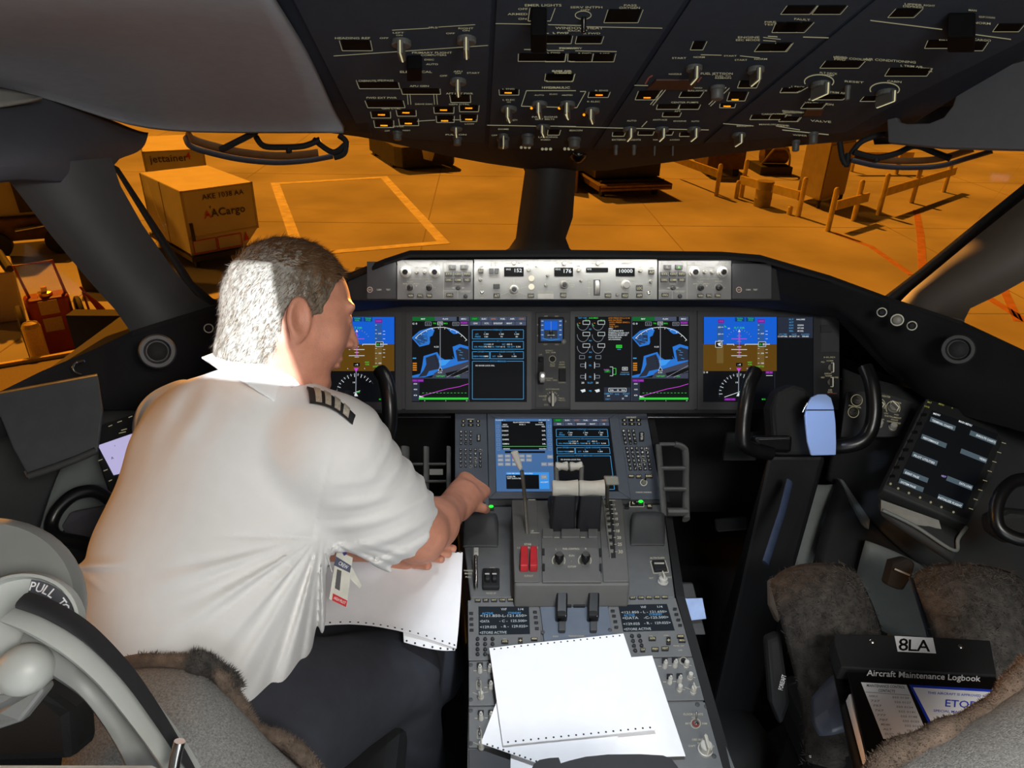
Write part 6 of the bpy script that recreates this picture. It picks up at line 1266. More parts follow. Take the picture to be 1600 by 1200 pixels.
for x0, x1 in ((742, 770), (782, 855)): k.box(x0, 268, x1, 290, .006, 'slot_cover', BLACK)
for x, y in ((574, 270), (975, 262), (592, 442), (1010, 428)): k.screw(x, y, 13)
k.cv.text('RADIO', 672, 470, 9, WTXT, wpx=34); k.cv.text('TRANSPONDER', 800, 468, 9, WTXT, wpx=100); k.done()
# audio panels
def audio(label, body, items):
    t = thing('audio_panel', label, 'audio panel', tuple(PA.W(*G4(*body[0]))), 'audio panels on the aft pedestal')
    k = Ctl(t, PA, (700, 880, 4)); k.plate(body, 'panel_plate', PANEL, 0, .004); k.h = .004; k.cv.h = .0048
    for kind, x, y in items:
        if kind == 'k': k.box(x - 18, y - 42, x + 18, y - 14, .004, 'mic_button', KEY, bevel=.001); k.knob(x, y + 8, 16, .016, KNOBL, cap=KNOBL); k.cv.line([(x - 40, y + 4), (x - 20, y + 4)], 4, WTXT)
        if kind == 'o': k.cv.arc(x, y, 22, 4, WTXT); k.knob(x, y, 14, .006, BLACK)
        if kind == 's': k.cv.frame(x - 12, y - 26, x + 12, y + 26, 3, WTXT); k.toggle(x, y, 11, .016)
        if kind == 'r': k.knob(x, y + 12, 20, .016, KNOBL); k.blade(x, y + 10, 16, .02, KNOBL); k.cv.line([(x - 50, y - 20), (x - 10, y - 4)], 3, WTXT); k.cv.line([(x + 10, y - 16), (x + 46, y - 24)], 3, WTXT)
        if kind == 'q': k.knob(x, y, 18, .016, KNOBL); k.cv.line([(x + 10, y - 10), (x + 36, y - 4)], 3, WTXT)
        if kind == 'h': k.screw(x, y, 13)
    k.done()
audio('upper left audio panel, its right part under the paper', [(130, 898), (560, 892), (556, 618), (130, 622)], [('k', 200, 678), ('k', 262, 676), ('s', 193, 772), ('k', 268, 782), ('r', 205, 838), ('h', 143, 645), ('h', 143, 862)])
audio('lower left audio panel, its right part under the paper', [(130, 1160), (560, 1158), (560, 906), (130, 910)], [('k', 206, 975), ('k', 270, 973), ('s', 196, 1080), ('r', 208, 1150), ('h', 143, 930), ('h', 143, 1135)])
audio('right audio panel with rows of pale knobs', [(1230, 870), (1625, 862), (1536, 596), (1160, 604)], [('k', 1352, 650), ('k', 1415, 646), ('o', 1468, 620), ('q', 1484, 655), ('k', 1382, 748), ('k', 1443, 745), ('q', 1508, 730), ('q', 1442, 805), ('r', 1528, 805)])
lp = thing('floor_light_panel', 'panel with floor lights switch and observer audio knob', 'control panel', tuple(PA.W(*G4(1300, 1180))))
k = Ctl(lp, PA, (700, 880, 4)); k.plate([(1340, 1290), (1790, 1290), (1632, 876), (1238, 882)], 'panel_plate', PANEL, 0, .004); k.h = .004; k.cv.h = .0048
k.cv.arc(1545, 1012, 30, 4, WTXT); k.knob(1545, 1012, 22, .003, mat('dim_red_ring', (120, 50, 46), .6)); k.toggle(1548, 1010, 14, .022, (0, .5)); k.knob(1602, 1180, 46, .018, KNOBL); k.blade(1602, 1175, 34, .026, KNOBL)
for s_, x, y, h, w in [('FLOOR LIGHTS', 1530, 954, 13, 122), ('OFF', 1536, 974, 11, 30), ('BRT', 1496, 1012, 11, 30), ('DIM', 1600, 1012, 11, 30), ('OBS AUDIO', 1570, 1112, 13, 96), ('NORM', 1585, 1134, 12, 56), ('CAPT', 1522, 1152, 12, 44), ('F/O', 1645, 1154, 12, 30)]: k.cv.text(s_, x, y, h, WTXT, wpx=w)
for x, y in ((1556, 892), (1612, 905), (1660, 1215)): k.screw(x, y, 15)
k.done()
b = MB(); S_ = Ctl(ped, PA, (700, 880, 4)); S_.plate([(130, 1300), (700, 1300), (700, 1166), (130, 1168)], 'blank_plate', PANELD, 0, .003)
# slanted grey plate with a lit pale blue reflection put into the colour
b = MB(); q_ = [P(1103, 992, 1.50), P(1086, 992, 1.50), P(1058, 912, 1.55), P(1083, 912, 1.55)]; t = thing('pedestal_side_plate', 'narrow grey plate with a painted pale blue reflection at the right side of the pedestal', 'pocket', tuple(q_[0])); b.slab(q_, CF * .012); b.build('plate', PANELD, t, bevel=.002)
b = MB(); b.slab([P(1103, 966, 1.498), P(1077, 969, 1.498), P(1067, 935, 1.50), P(1097, 934, 1.50)], -CF * .004); b.build('card', mat('pale_blue_reflection', (170, 195, 245), .5), t, bevel=.001)  # pale blue slab stands in for a lit reflection on the plate

# ---------------------------------------------------------------- printed pages
PAPER = mat('white_paper', (236, 236, 238), .7, noise=.015)
HOLE = mat('sprocket_hole', (46, 46, 48), .9)
def page(px, h, label, holes=(), curl=0.0, n=8):
    """px: TL TR BR BL on the aft pedestal, lying at height h"""
    c = [PA.W(u, v, h) for u, v in px]; rows = []
    for j in range(n + 1):
        t = j / n; a = c[0].lerp(c[3], t); b_ = c[1].lerp(c[2], t)
        rows.append([a.lerp(b_, i / n) + PA.n * (curl * math.sin(math.pi * i / n) + curl * .5 * math.sin(7 * t + i)) for i in range(n + 1)])
    b = MB(); b.grid(rows, thick=PA.n * .0007)
    hb = MB()
    for (s0, t0, s1, t1, cnt) in holes:
        for i in range(cnt):
            s = s0 + (s1 - s0) * (i + .5) / cnt; t = t0 + (t1 - t0) * (i + .5) / cnt; fj = min(n - 1, int(t * n)); fi = min(n - 1, int(s * n)); ft = t * n - fj; fs = s * n - fi
            p = rows[fj][fi].lerp(rows[fj][fi + 1], fs).lerp(rows[fj + 1][fi].lerp(rows[fj + 1][fi + 1], fs), ft) + PA.n * .0011
            k_ = len(b.v); ring = [p + PA.ex * .0017 * math.cos(q * 1.047) + PA.ey * .0017 * math.sin(q * 1.047) for q in range(6)]; b.poly(ring, 1)
    o = b.build('printed_page', [PAPER, HOLE], smooth=True, fix=False); tag(o, label, 'paper', 'printer pages on the pedestal'); return o
page([(800, 1050), (1000, 1035), (1045, 1260), (797, 1240)], .008, 'printed page at the bottom of the loose pages on the pedestal')
page([(806, 1042), (1019, 1025), (1071, 1182), (845, 1191)], .014, 'printed page reaching furthest right among the loose pages', curl=.0012)
page([(790, 1060), (980, 1095), (945, 1230), (751, 1162)], .020, 'printed page with its punched corner reaching furthest left', holes=[(.03, .985, .97, .985, 21)], curl=.0008)
page([(764.5, 1013), (974, 990.5), (1025, 1141), (786, 1165.5)], .027, 'topmost printed page with punched edges on the pedestal', holes=[(.01, .022, .99, .022, 20), (.01, .975, .99, .975, 20)], curl=.0012)
# black padded headset case at the lower edge
b = MB(); prof = [(824, 1215), (833, 1196), (842, 1189), (858, 1186), (874, 1185), (877, 1194), (890, 1190), (915, 1184), (950, 1180.5), (1000, 1180), (1036, 1182), (1050, 1187), (1062, 1203), (1068, 1225)]
pts = [P(u, v - 5, .88) for u, v in prof]; b.hexa(pts, [p - CU * .06 + CF * .004 for p in pts]); o = b.build('headset_case', mat('blue_black_case', (18, 20, 28), .5), bevel=.008); tag(o, 'black rounded case edge at the bottom centre below the pages', 'case')
# ================================================================ yokes, consoles, side equipment
def solid_px(pts, th, name, m, par=None, bevel=.004, dirn=None, smooth=False):
    """outline given as (u, v, depth), thickened away from the camera"""
    w = [P(*q) for q in pts]; b = MB(); b.hexa(w, [p + (dirn or CF) * th for p in w]); return b.build(name, m, par, bevel=bevel, smooth=smooth)
def tube_px(path, r, name, m, par=None, seg=12, flat=1.0, n=6):
    b = MB(); b.tube(spline([P(*q) for q in path], n), r, seg, flat=flat); return b.build(name, m, par, smooth=True)
YK = mat('yoke_black', (16, 16, 17), .32)
yk = thing('control_yoke', 'black right control yoke with a pale blue chart plate on its hub', 'control yoke', (P(1235, 700, 1.62).x, P(1235, 700, 1.62).y, 0), 'control yokes')
tube_px([(1180, 580, 1.60), (1171, 600, 1.58), (1165, 630, 1.57), (1161, 662, 1.57), (1162, 690, 1.57), (1176, 702, 1.58), (1205, 708, 1.59)], .0165, 'left_horn', YK, yk)
tube_px([(1352, 574, 1.60), (1362, 600, 1.58), (1366, 640, 1.57), (1360, 672, 1.57), (1345, 690, 1.57), (1320, 697, 1.58), (1290, 699, 1.6)], .0165, 'right_horn', YK, yk)
solid_px([(1178, 682, 1.575), (1240, 681, 1.575), (1238, 708, 1.585), (1184, 706, 1.585)], .03, 'cross_bar', YK, yk, bevel=.008)
solid_px([(1205, 640, 1.62), (1215, 612, 1.62), (1240, 600, 1.62), (1262, 606, 1.62), (1276, 640, 1.62), (1272, 712, 1.60), (1210, 712, 1.60)], .06, 'hub', BLACK, yk, bevel=.01)
b = MB(); c0 = P(1240, 720, 1.66); b.hexa([P(1200, 712, 1.64), P(1290, 712, 1.64), P(1290, 716, 1.74), P(1200, 716, 1.74)][::-1], [Vector((P(1150, 900, 1.62).x, 1.18, 0.0)), Vector((P(1225, 900, 1.62).x, 1.18, 0.0)), Vector((P(1225, 900, 1.62).x, 1.28, 0.0)), Vector((P(1150, 900, 1.62).x, 1.28, 0.0))][::-1]); b.build('column', mat('column_dark_paint', (17, 18, 22), .6), yk, bevel=.01)
b = MB(); b.tube([P(1234, 752, 1.60), P(1222, 800, 1.56), P(1196, 880, 1.50)], .011, 8, flat=.4); b.build('column_highlight', mat('column_blue_highlight', (62, 76, 104), .5), yk, smooth=True)  # blue tube paints the lit highlight along the column's edge
plate = [(1258, 650), (1262, 632), (1268, 621), (1279, 616), (1291, 616), (1299, 622), (1303, 636), (1306, 660), (1307, 690), (1306.5, 711), (1268, 712), (1262, 690)]
# plate stands in front of the hub
w = [P(u, v, 1.535) for u, v in plate]; b = MB(); b.hexa(w, [p + CF * .008 for p in w]); cp = b.build('chart_plate', mat('pale_blue_plate', (150, 178, 232), .5, noise=.01), yk, bevel=.002)
b = MB(); b.slab([P(1260, 641.5, 1.533), P(1303, 641.5, 1.533), P(1303, 639.8, 1.533), P(1260, 639.8, 1.533)], CF * .003); b.build('plate_seam', BLACK, yk)
b = MB(); b.tube([P(1185, 686.5, 1.568), P(1228, 685, 1.568)], .0022, 8); b.build('cross_bar_glint', CHROME, yk)  # thin steel strip added as the glint on the black cross bar
b = MB(); b.lathe(Vector((P(1180, 1000, 1.6).x, 1.16, 0.001)), (0, 0, 1), [(.15, 0), (.15, .02), (.12, .05), (.11, .09), (.09, .12), (.06, .13)], 28); b.build('column_boot', BLACK, yk, smooth=True)
tube_px([(1262, 630, 1.54), (1258, 636, 1.54), (1254, 644, 1.54)], .002, 'plate_clip', CHROME, yk)
light('chart_light', 'SPOT', P(1230, 560, 1.30), P(1284, 670, 1.535), 1.6, (.62, .76, 1.0), spot_size=math.radians(22), spot_blend=.4, shadow_soft_size=.01)
yl = thing('control_yoke', 'black left control yoke, only its right horn showing beside the head', 'control yoke', (P(590, 640, 1.6).x, P(590, 640, 1.6).y, 0), 'control yokes')
tube_px([(594, 580, 1.60), (601, 590, 1.585), (606, 610, 1.57), (609, 640, 1.565), (608, 670, 1.57), (598, 692, 1.58), (575, 702, 1.59), (545, 704, 1.6)], .017, 'right_horn', YK, yl)
tube_px([(430, 590, 1.60), (424, 640, 1.57), (430, 690, 1.58), (460, 704, 1.6)], .017, 'left_horn', YK, yl)
solid_px([(480, 610, 1.62), (545, 610, 1.62), (560, 712, 1.6), (470, 712, 1.6)], .06, 'hub', BLACK, yl, bevel=.01)
b = MB(); b.hexa([P(480, 712, 1.64), P(545, 712, 1.64), P(545, 716, 1.74), P(480, 716, 1.74)][::-1], [Vector((-.44, 1.2, 0)), Vector((-.36, 1.2, 0)), Vector((-.36, 1.3, 0)), Vector((-.44, 1.3, 0))][::-1]); b.build('column', mat('column_dark_paint'), yl, bevel=.01)

# footwell boxes with three openings each side of the pedestal
FB = mat('footwell_grey', (92, 94, 92), .6)
def rack(label, rails, mirror):
    t = thing('pedal_adjuster_frame', label, 'frame', tuple(P(*rails[0][0])), 'grey frames beside the pedestal')
    for i, (p, q, r) in enumerate(rails): pts = spline([P(*a) for a in (p if isinstance(p, list) else [p, q])], 3); b = MB(); b.tube(pts, r, 8, flat=.7); b.build('frame_bar', FB, t, bevel=0, smooth=True)
    return t
t = rack('grey three-opening frame right of the pedestal below the main panel', [([(1030, 694, 1.80), (1054, 694, 1.80), (1067, 699, 1.80), (1071, 712, 1.80), (1072, 760, 1.76), (1072, 800, 1.72), (1073, 812, 1.70)], None, .0072), ((1028, 694, 1.80), (1038, 806, 1.71), .0072), ((1034, 732.5, 1.77), (1070, 732.5, 1.77), .007), ((1036, 765, 1.74), (1071, 765, 1.74), .007), ((1042, 798, 1.71), (1072, 798, 1.71), .016)] if False else [((1030, 694, 1.80), (1054, 694, 1.80), .0072)], 1)
for p, r in [([(1054, 694, 1.80), (1066, 698, 1.80), (1071, 710, 1.80), (1071, 760, 1.76), (1072, 812, 1.70)], .0125), ([(1029, 696, 1.80), (1038, 806, 1.71)], .010), ([(1032, 731.5, 1.77), (1070, 731.5, 1.77)], .009), ([(1036, 764, 1.74), (1071, 764, 1.74)], .009), ([(1042, 800, 1.71), (1073, 800, 1.71)], .017)]:
    b = MB(); b.tube(spline([P(*a) for a in p], 4), r, 10, flat=.6); b.build('frame_bar', FB, t, smooth=True)
t = thing('pedal_adjuster_frame', 'grey frame with square openings left of the pedestal, beyond the arm', 'frame', tuple(P(640, 820, 1.7)), 'grey frames beside the pedestal')
for p, r in [([(633, 698, 1.80), (633, 760, 1.76), (633, 812, 1.70)], .012), ([(666, 698, 1.80), (666, 770, 1.76), (666, 812, 1.70)], .008), ([(701, 698, 1.80), (701, 812, 1.70)], .0065), ([(633, 725, 1.79), (701, 725, 1.79)], .006), ([(633, 752, 1.76), (701, 752, 1.76)], .006), ([(633, 784, 1.74), (701, 784, 1.74)], .024)]:
    b = MB(); b.tube([P(*a) for a in p], r, 10, flat=.6); b.build('frame_bar', FB, t, smooth=True)
b = MB(); b.slab([P(671, 742, 1.77), P(692, 742, 1.77), P(692, 733, 1.77), P(671, 733, 1.77)], CF * .004); b.build('label_plate', TRIM, t)
# pedals and dark column bases
pd = thing('rudder_pedals', 'dark rudder pedals on the floor right of the pedestal', 'pedals', tuple(P(1140, 830, 1.9)))
solid_px([(1118, 812, 1.86), (1168, 808, 1.86), (1170, 828, 1.82), (1120, 832, 1.82)], .02, 'pedal', mat('pedal_grey', (32, 33, 34), .5), pd, bevel=.006)
solid_px([(1190, 806, 1.86), (1226, 804, 1.86), (1228, 824, 1.82), (1192, 828, 1.82)], .02, 'pedal', mat('pedal_grey'), pd, bevel=.006)
solid_px([(1136, 676, 1.78), (1198, 674, 1.78), (1182, 720, 1.74), (1130, 720, 1.74)], .02, 'bracket', BLACK, pd, bevel=.004)

# ---- right side console
CON = mat('grey_green_console', (116, 122, 120), .7, noise=.05, bump=.15, bscale=700)
COND = mat('dark_console', (50, 52, 52), .75, noise=.05, bump=.15, bscale=700)
rc_ = thing('right_side_console', 'moulded dark grey side console right of the right seat', 'side console', (P(1500, 900, 1.4).x, P(1500, 900, 1.4).y, 0))
def psheet(rows, name, m, par, th=.008, sub=2):
    pts = [[P(*q) for q in r] for r in rows]; b = MB(); b.grid(pts); o = b.build(name, m, par, smooth=True, fix=False)
    if sub: md = o.modifiers.new('sub', 'SUBSURF'); md.levels = sub; md.render_levels = sub; md.boundary_smooth = 'PRESERVE_CORNERS'
    md = o.modifiers.new('solid', 'SOLIDIFY'); md.thickness = th; md.offset = 1
    ci, cj = (len(pts) - 1) // 2, (len(pts[0]) - 1) // 2; c = pts[ci][cj]; nrm = (pts[ci][cj + 1] - c).cross(pts[ci + 1][cj] - c)
    if nrm.dot(CAM - c) > 0: md.offset = -1
    return o
psheet([[(1313, 574, 1.92), (1350, 590, 1.84), (1440, 610, 1.74), (1520, 640, 1.66), (1620, 690, 1.52), (1750, 760, 1.36)],
        [(1312, 655, 1.90), (1340, 692, 1.81), (1400, 700, 1.72), (1500, 740, 1.64), (1600, 760, 1.50), (1740, 830, 1.34)],
        [(1296, 710, 1.86), (1322, 756, 1.77), (1380, 790, 1.68), (1480, 840, 1.58), (1590, 860, 1.46), (1730, 920, 1.3)],
        [(1290, 748, 1.82), (1320, 764, 1.75), (1370, 830, 1.66), (1440, 884, 1.56), (1560, 960, 1.42), (1720, 1040, 1.26)]], 'console_top', COND, rc_)
psheet([[(1308, 748, 1.76), (1360, 822, 1.665), (1425, 878, 1.57)], [(1290, 800, 1.74), (1345, 880, 1.68), (1400, 940, 1.62)], [(1270, 880, 1.74), (1330, 960, 1.7), (1380, 1010, 1.66)]], 'front_cheek', BLACK, rc_)
psheet([[(1352, 845, 1.64), (1400, 862, 1.60), (1450, 890, 1.54), (1560, 960, 1.42)], [(1336, 900, 1.66), (1390, 920, 1.62), (1440, 950, 1.56), (1550, 1010, 1.44)], [(1330, 960, 1.68), (1385, 990, 1.64), (1430, 1010, 1.6), (1540, 1060, 1.48)]], 'lower_side', CON, rc_)
solid_px([(1312, 748, 1.755), (1318, 750, 1.75), (1360, 812, 1.66), (1358, 828, 1.65), (1352, 822, 1.655)], .02, 'light_edge', CON, rc_, bevel=.002)
psheet([[(1225, 745, 1.84), (1275, 760, 1.80), (1310, 756, 1.775)], [(1205, 810, 1.84), (1262, 830, 1.80), (1306, 812, 1.77)], [(1200, 880, 1.84), (1258, 898, 1.80), (1290, 885, 1.78)]], 'inner_cheek', CON, rc_)
# knob panel behind the yoke
kp = thing('lighting_control_panel', 'grey knob panel to the right of the right yoke', 'control panel', tuple(P(1380, 650, 1.70)))
KF = Fr(P(1380, 680, 1.665), P(1440, 690, 1.655) - P(1320, 672, 1.69), P(1384, 618, 1.72) - P(1378, 680, 1.665))
k = Ctl(kp, KF, (1250, 560, 4.571)); k.plate([(290, 560), (700, 560), (810, 320), (560, 240), (330, 240)], 'panel_plate', PANELD, -.004, .003); k.h = .003; k.cv.h = .004
for x, y, r in [(402, 305, 32), (378, 390, 30)]: k.cv.arc(x, y, r + 8, 4, DIM); k.knob(x, y, r, .012, KNOBG, cap=KNOBG)
for x, y in [(660, 362), (555, 340)]: k.cv.arc(x, y, 50, 5, DIM, 150, 390); k.knob(x, y, 38, .01, KNOBG); k.blade(x, y, 24, .02, KNOBG, ang=.7)
for x, y in [(555, 480), (655, 500)]: k.knob(x, y, 28, .016, KNOBL)
for s_, x, y, h, w in [('HEATER', 612, 278, 12, 62), ('SHOULDER', 680, 320, 11, 80), ('LOW', 612, 398, 10, 30), ('HIGH', 684, 408, 10, 32), ('INSTRUMENT', 660, 425, 11, 120), ('FOOT', 672, 446, 11, 50), ('WINDSHIELD', 665, 462, 11, 100), ('FWD PANEL', 390, 350, 10, 90), ('GLARE', 578, 440, 10, 40)]: k.cv.text(s_, x, y, h, DIM, wpx=w, rot=10)
k.done()
# tablet-like flight bag display
ef = thing('flight_bag_display', 'tilted flight bag display with menu buttons in the right side console', 'display', tuple(P(1465, 730, 1.5)), 'flight bag displays')
EF_ = Fr(P(1379, 764, 1.47), P(1511, 822, 1.43) - P(1379, 764, 1.47), P(1447, 622, 1.60) - P(1379, 764, 1.47))
k = Ctl(ef, EF_, (1250, 560, 4.571))
k.plate([(590, 935), (1195, 1195), (1385, 830), (1440, 560), (1380, 465), (905, 282)], 'housing', COND, -.035, 0, .004)
k.plate([(615, 905), (1195, 1150), (1440, 600), (1395, 500), (1370, 440), (920, 300)], 'bezel', BLACK, 0, .003, .002)
k.plate([(690, 885), (1165, 1085), (1408, 545), (935, 375)], 'screen', DRK, .0, .0036, .0)
cv = Cv(EF_, .0042, k.cv.mapfn); BT = mat('efb_button_slate', (82, 98, 108), emit=.75)
def rbox(x0, y0, L_, m=BT, w=34, a=21.5):
    ca_, sa = math.cos(math.radians(a)), math.sin(math.radians(a)); ax_, ay = x0, y0; bx, by = x0 + L_ * ca_, y0 + L_ * sa; dx, dy = -sa * w * .9, ca_ * w * 1.05
    cv.pts([(ax_, ay), (bx, by), (bx + dx, by + dy), (ax_ + dx, ay + dy)], m)
for s_, x, y, L_, al in [('TERMINAL CHARTS', 930, 422, 190, 'l'), ('ENROUTE CHARTS', 1212, 520, 200, 'r'), ('PERFORMANCE', 866, 546, 190, 'l'), ('VIDEO', 1145, 650, 200, 'r'), ('PILOT UTILITIES', 800, 672, 190, 'l'), ('IDENT PAGE', 738, 795, 186, 'l'), ('SYSTEM PAGE', 705, 862, 186, 'l'), ('DATA LOAD', 1045, 845, 196, 'r'), ('INITIALIZE FLIGHT', 982, 975, 188, 'c')]:
    rbox(x, y, L_)
    tx, ty = (x + 6, y + 26) if al == 'l' else ((x + L_ * .88, y + L_ * .39 + 10) if al == 'r' else (x + L_ * .42, y + L_ * .19 + 20))
    cv.up(.0001).text(s_, tx, ty, 15, W8, align=al if al != 'c' else 'c', wpx=len(s_) * 10.5, rot=21.5)
cv.text('MENU', 968, 408, 13, W8, wpx=50, rot=16); cv.text('MAIN MENU', 1172, 472, 14, W8, wpx=98, rot=20); cv.text('NEXT', 1018, 850, 12, mat('efb_lilac', (190, 170, 240), emit=.9), wpx=34, rot=18)
cv.build('screen_image', ef)
k.h = .003; k.cv.h = .0044
for i in range(8): x = 868 - i * 31.5 * 1.02; y = 408 + i * 62.5; k.box(x - 6, y - 6, x + 26, y + 12, .004, 'key', GLOSSB, bevel=.0008); k.cv.line([(x, y), (x + 26, y + 8)], 5, DIM)
for i in range(8): x = 1432 - i * 33.5; y = 607 + i * 67; k.cv.line([(x, y), (x + 30, y + 9)], 5, DIM)
for s_, x, y in [('MENU', 1002, 336), ('BRT', 918, 322), ('BACK', 1160, 386), ('PREV', 1240, 416), ('XFR', 1322, 446), ('o', 1080, 360), ('LOCK', 900, 352)]: k.cv.text(s_, x, y, 11, mat('yellow_green_legend', (190, 190, 90), emit=.5), wpx=11 * len(s_) * .9, rot=18)
for x, y in [(640, 902), (694, 935), (770, 968), (850, 1000), (926, 1034), (1002, 1068), (1088, 1104)]: k.cv.disc(x, y, 9, DIM, 8)
k.done()
b = MB(); pk = thing('document_pocket', 'open document pocket with a grey card below the flight bag display', 'pocket', tuple(P(1450, 820, 1.45)))
psheet([[(1374, 776, 1.47), (1440, 802, 1.45), (1505, 834, 1.42)], [(1374, 790, 1.44), (1438, 826, 1.41), (1492, 866, 1.38)], [(1378, 806, 1.44), (1440, 850, 1.42), (1486, 880, 1.39)]], 'pocket_front', COND, pk, sub=1)
solid_px([(1377, 781, 1.445), (1467, 813, 1.43), (1475, 842, 1.415), (1377, 799, 1.43)], .002, 'grey_card', mat('grey_card', (146, 146, 138), .6), pk, bevel=0)
tube_px([(1379, 797, 1.428), (1430, 822, 1.41), (1490, 860, 1.385), (1497, 842, 1.40), (1510, 824, 1.42)], .0035, 'pocket_rim', CON, pk)
# nosewheel tiller on the right
tl = thing('steering_tiller', 'black right steering tiller wheel set in the side console', 'tiller', tuple(P(1580, 800, 1.3)), 'steering tillers')
tube_px([(1620, 748, 1.30), (1585, 752, 1.30), (1564, 772, 1.29), (1556, 800, 1.28), (1562, 826, 1.27), (1590, 842, 1.26), (1625, 846, 1.25)], .012, 'rim', YK, tl)
solid_px([(1545, 806, 1.32), (1575, 795, 1.32), (1630, 800, 1.30), (1630, 852, 1.28), (1575, 850, 1.29), (1548, 835, 1.31)], .03, 'base', BLACK, tl, bevel=.01)
# white map light rings and wall knobs on the hood's right wing
def ringset(name, label, items, dd):
    t = thing(name, label, 'control panel', tuple(P(*items[0][:2], dd)), 'knob sets on the hood wings')
    for u, v, r, dpt in items:
        c0 = P(u, v, dpt); d = (CAM - c0).normalized(); R = r * dpt / F
        b = MB(); b.lathe(c0, d, [(R * 1.05, 0), (R * 1.05, .004), (R * .85, .004), (R * .85, .001)], 24); o = b.build('knob_ring', mat('ring_white', (200, 198, 180), .5), t)
        b = MB(); b.lathe(c0, d, [(R * .8, 0), (R * .8, .002), (R * .7, .012), (R * .5, .014)], 20); b.build('knob', BLACK if r < 8 else KNOBG, t, smooth=True)
    return t
ringset('wing_knobs', 'three small ringed knobs on the right wing of the hood', [(1378, 488, 7, 1.655), (1402, 500, 9, 1.64), (1425, 509, 7, 1.615)], 1.6)
ringset('wing_knobs', 'two small ringed knobs on the left wing of the hood beside the head', [(326, 513, 7, 1.60), (350, 502, 9, 1.63)], 1.6)
def speaker(u, v, r, dpt, label):
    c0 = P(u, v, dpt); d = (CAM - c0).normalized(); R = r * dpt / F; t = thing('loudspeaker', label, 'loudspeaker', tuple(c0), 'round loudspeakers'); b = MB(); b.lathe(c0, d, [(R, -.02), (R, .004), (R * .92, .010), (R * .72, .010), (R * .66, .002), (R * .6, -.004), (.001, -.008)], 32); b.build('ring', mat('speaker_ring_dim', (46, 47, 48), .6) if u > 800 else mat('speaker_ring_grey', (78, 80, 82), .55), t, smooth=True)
    b = MB(); b.lathe(c0 - d * .006, d, [(R * .6, 0), (R * .5, .003), (R * .2, .006), (.001, .007)], 24); b.build('grille', BLACK, t, smooth=True)
speaker(246, 549, 27, 1.40, 'grey ringed air outlet on the left wing of the hood')
speaker(1497, 546, 24, 1.54, 'dark ringed air outlet on the right wing of the hood')

# ---- left side: clip-on tablet plate, side display, tiller, console
ls = thing('left_side_console', 'dark side console at the far left behind the dark clipboard', 'side console', (P(60, 800, 1.2).x, P(60, 800, 1.2).y, 0))
psheet([[(-160, 690, 1.15), (0, 650, 1.28), (150, 630, 1.40), (260, 650, 1.5)], [(-160, 780, 1.12), (0, 760, 1.22), (120, 740, 1.34), (240, 740, 1.48)], [(-160, 900, 1.08), (0, 880, 1.16), (110, 860, 1.28), (200, 860, 1.42)], [(-160, 1050, 1.0), (0, 1020, 1.10), (110, 1000, 1.2), (190, 1000, 1.3)]], 'console_top', COND, ls)
psheet([[(115, 690, 1.345), (170, 690, 1.38), (215, 700, 1.42)], [(80, 760, 1.25), (150, 730, 1.34), (200, 740, 1.4)], [(50, 880, 1.14), (120, 800, 1.26), (190, 800, 1.36)]], 'moulding', CON, ls)
cl = thing('clipboard', 'dark grey clipboard plate hanging below the left side window', 'clipboard', tuple(P(80, 700, 1.16)))
CLF = Fr(P(46, 748, 1.10), P(152, 706, 1.14) - P(46, 748, 1.10), P(40, 606, 1.15) - P(46, 748, 1.10))
b = MB(); b.slab([CLF.W(u, v) for u, v in [(-60, 626), (0, 614), (152, 586), (160, 640), (152, 706), (118, 722), (46, 748), (20, 700), (0, 650), (-60, 640)]], -CLF.n * .008)
b.build('plate', mat('slate_plate', (62, 65, 68), .6, bump=.1), cl, bevel=.002)
0 and solid_px([], 0, 'plate', mat('slate_plate', (62, 65, 68), .6, bump=.1), cl, bevel=.002)
b = MB(); b.tube([CLF.W(-60, 626), CLF.W(0, 613.5), CLF.W(152, 585.5)], .0022); b.build('brass_edge', mat('brass_edge', (235, 170, 90), .3, .9), cl)
0 and tube_px([], .0013, 'brass_edge', mat('brass_edge', (235, 170, 90), .3, .9), cl)
b = MB(); b.tube([CLF.W(39, 737, .002), CLF.W(44, 747, .002)], .0032); b.build('corner_clip', CHROME, cl)
b = MB(); b.tube([CLF.W(44, 744), CLF.W(80, 732), CLF.W(118, 718), CLF.W(150, 704)], .006); b.build('lower_edge', COND, cl, smooth=True)
0 and tube_px([], .006, 'lower_edge', COND, cl)
tube_px([(128, 586, 1.24), (118, 582, 1.24), (114, 574, 1.24), (120, 566, 1.25), (132, 564, 1.25)], .0022, 'wire_hook', CHROME, cl)
el = thing('flight_bag_display', 'left flight bag display with a pale page, half hidden by the white shirt', 'display', tuple(P(180, 700, 1.3)), 'flight bag displays')
LF = Fr(P(200, 760, 1.25), P(280, 720, 1.33) - P(190, 762, 1.25), P(165, 640, 1.36) - P(195, 760, 1.25))
k = Ctl(el, LF, (0, 560, 4)); k.plate([(620, 640), (700, 880), (1200, 700), (1100, 250), (620, 420)][::-1], 'bezel', BLACK, -.01, 0, .002)
k.plate([(614, 548), (710, 730), (1100, 640), (1100, 380)][::-1], 'screen', mat('lilac_screen', (196, 188, 232), emit=.85), 0, .002, 0)
k.h = 0; k.cv.h = .0026; k.cv.text('A', 702, 628, 16, DRK, wpx=16, rot=-20); k.cv.text('+', 718, 552, 10, DRK); 
for x, y, w in ((690, 428, 24), (748, 402, 28), (815, 372, 24), (628, 642, 26), (660, 706, 26), (690, 770, 20), (775, 452, 36), (765, 470, 44)): k.cv.line([(x - w / 2, y + 4), (x + w / 2, y - 6)], 5, DIM)
k.done()
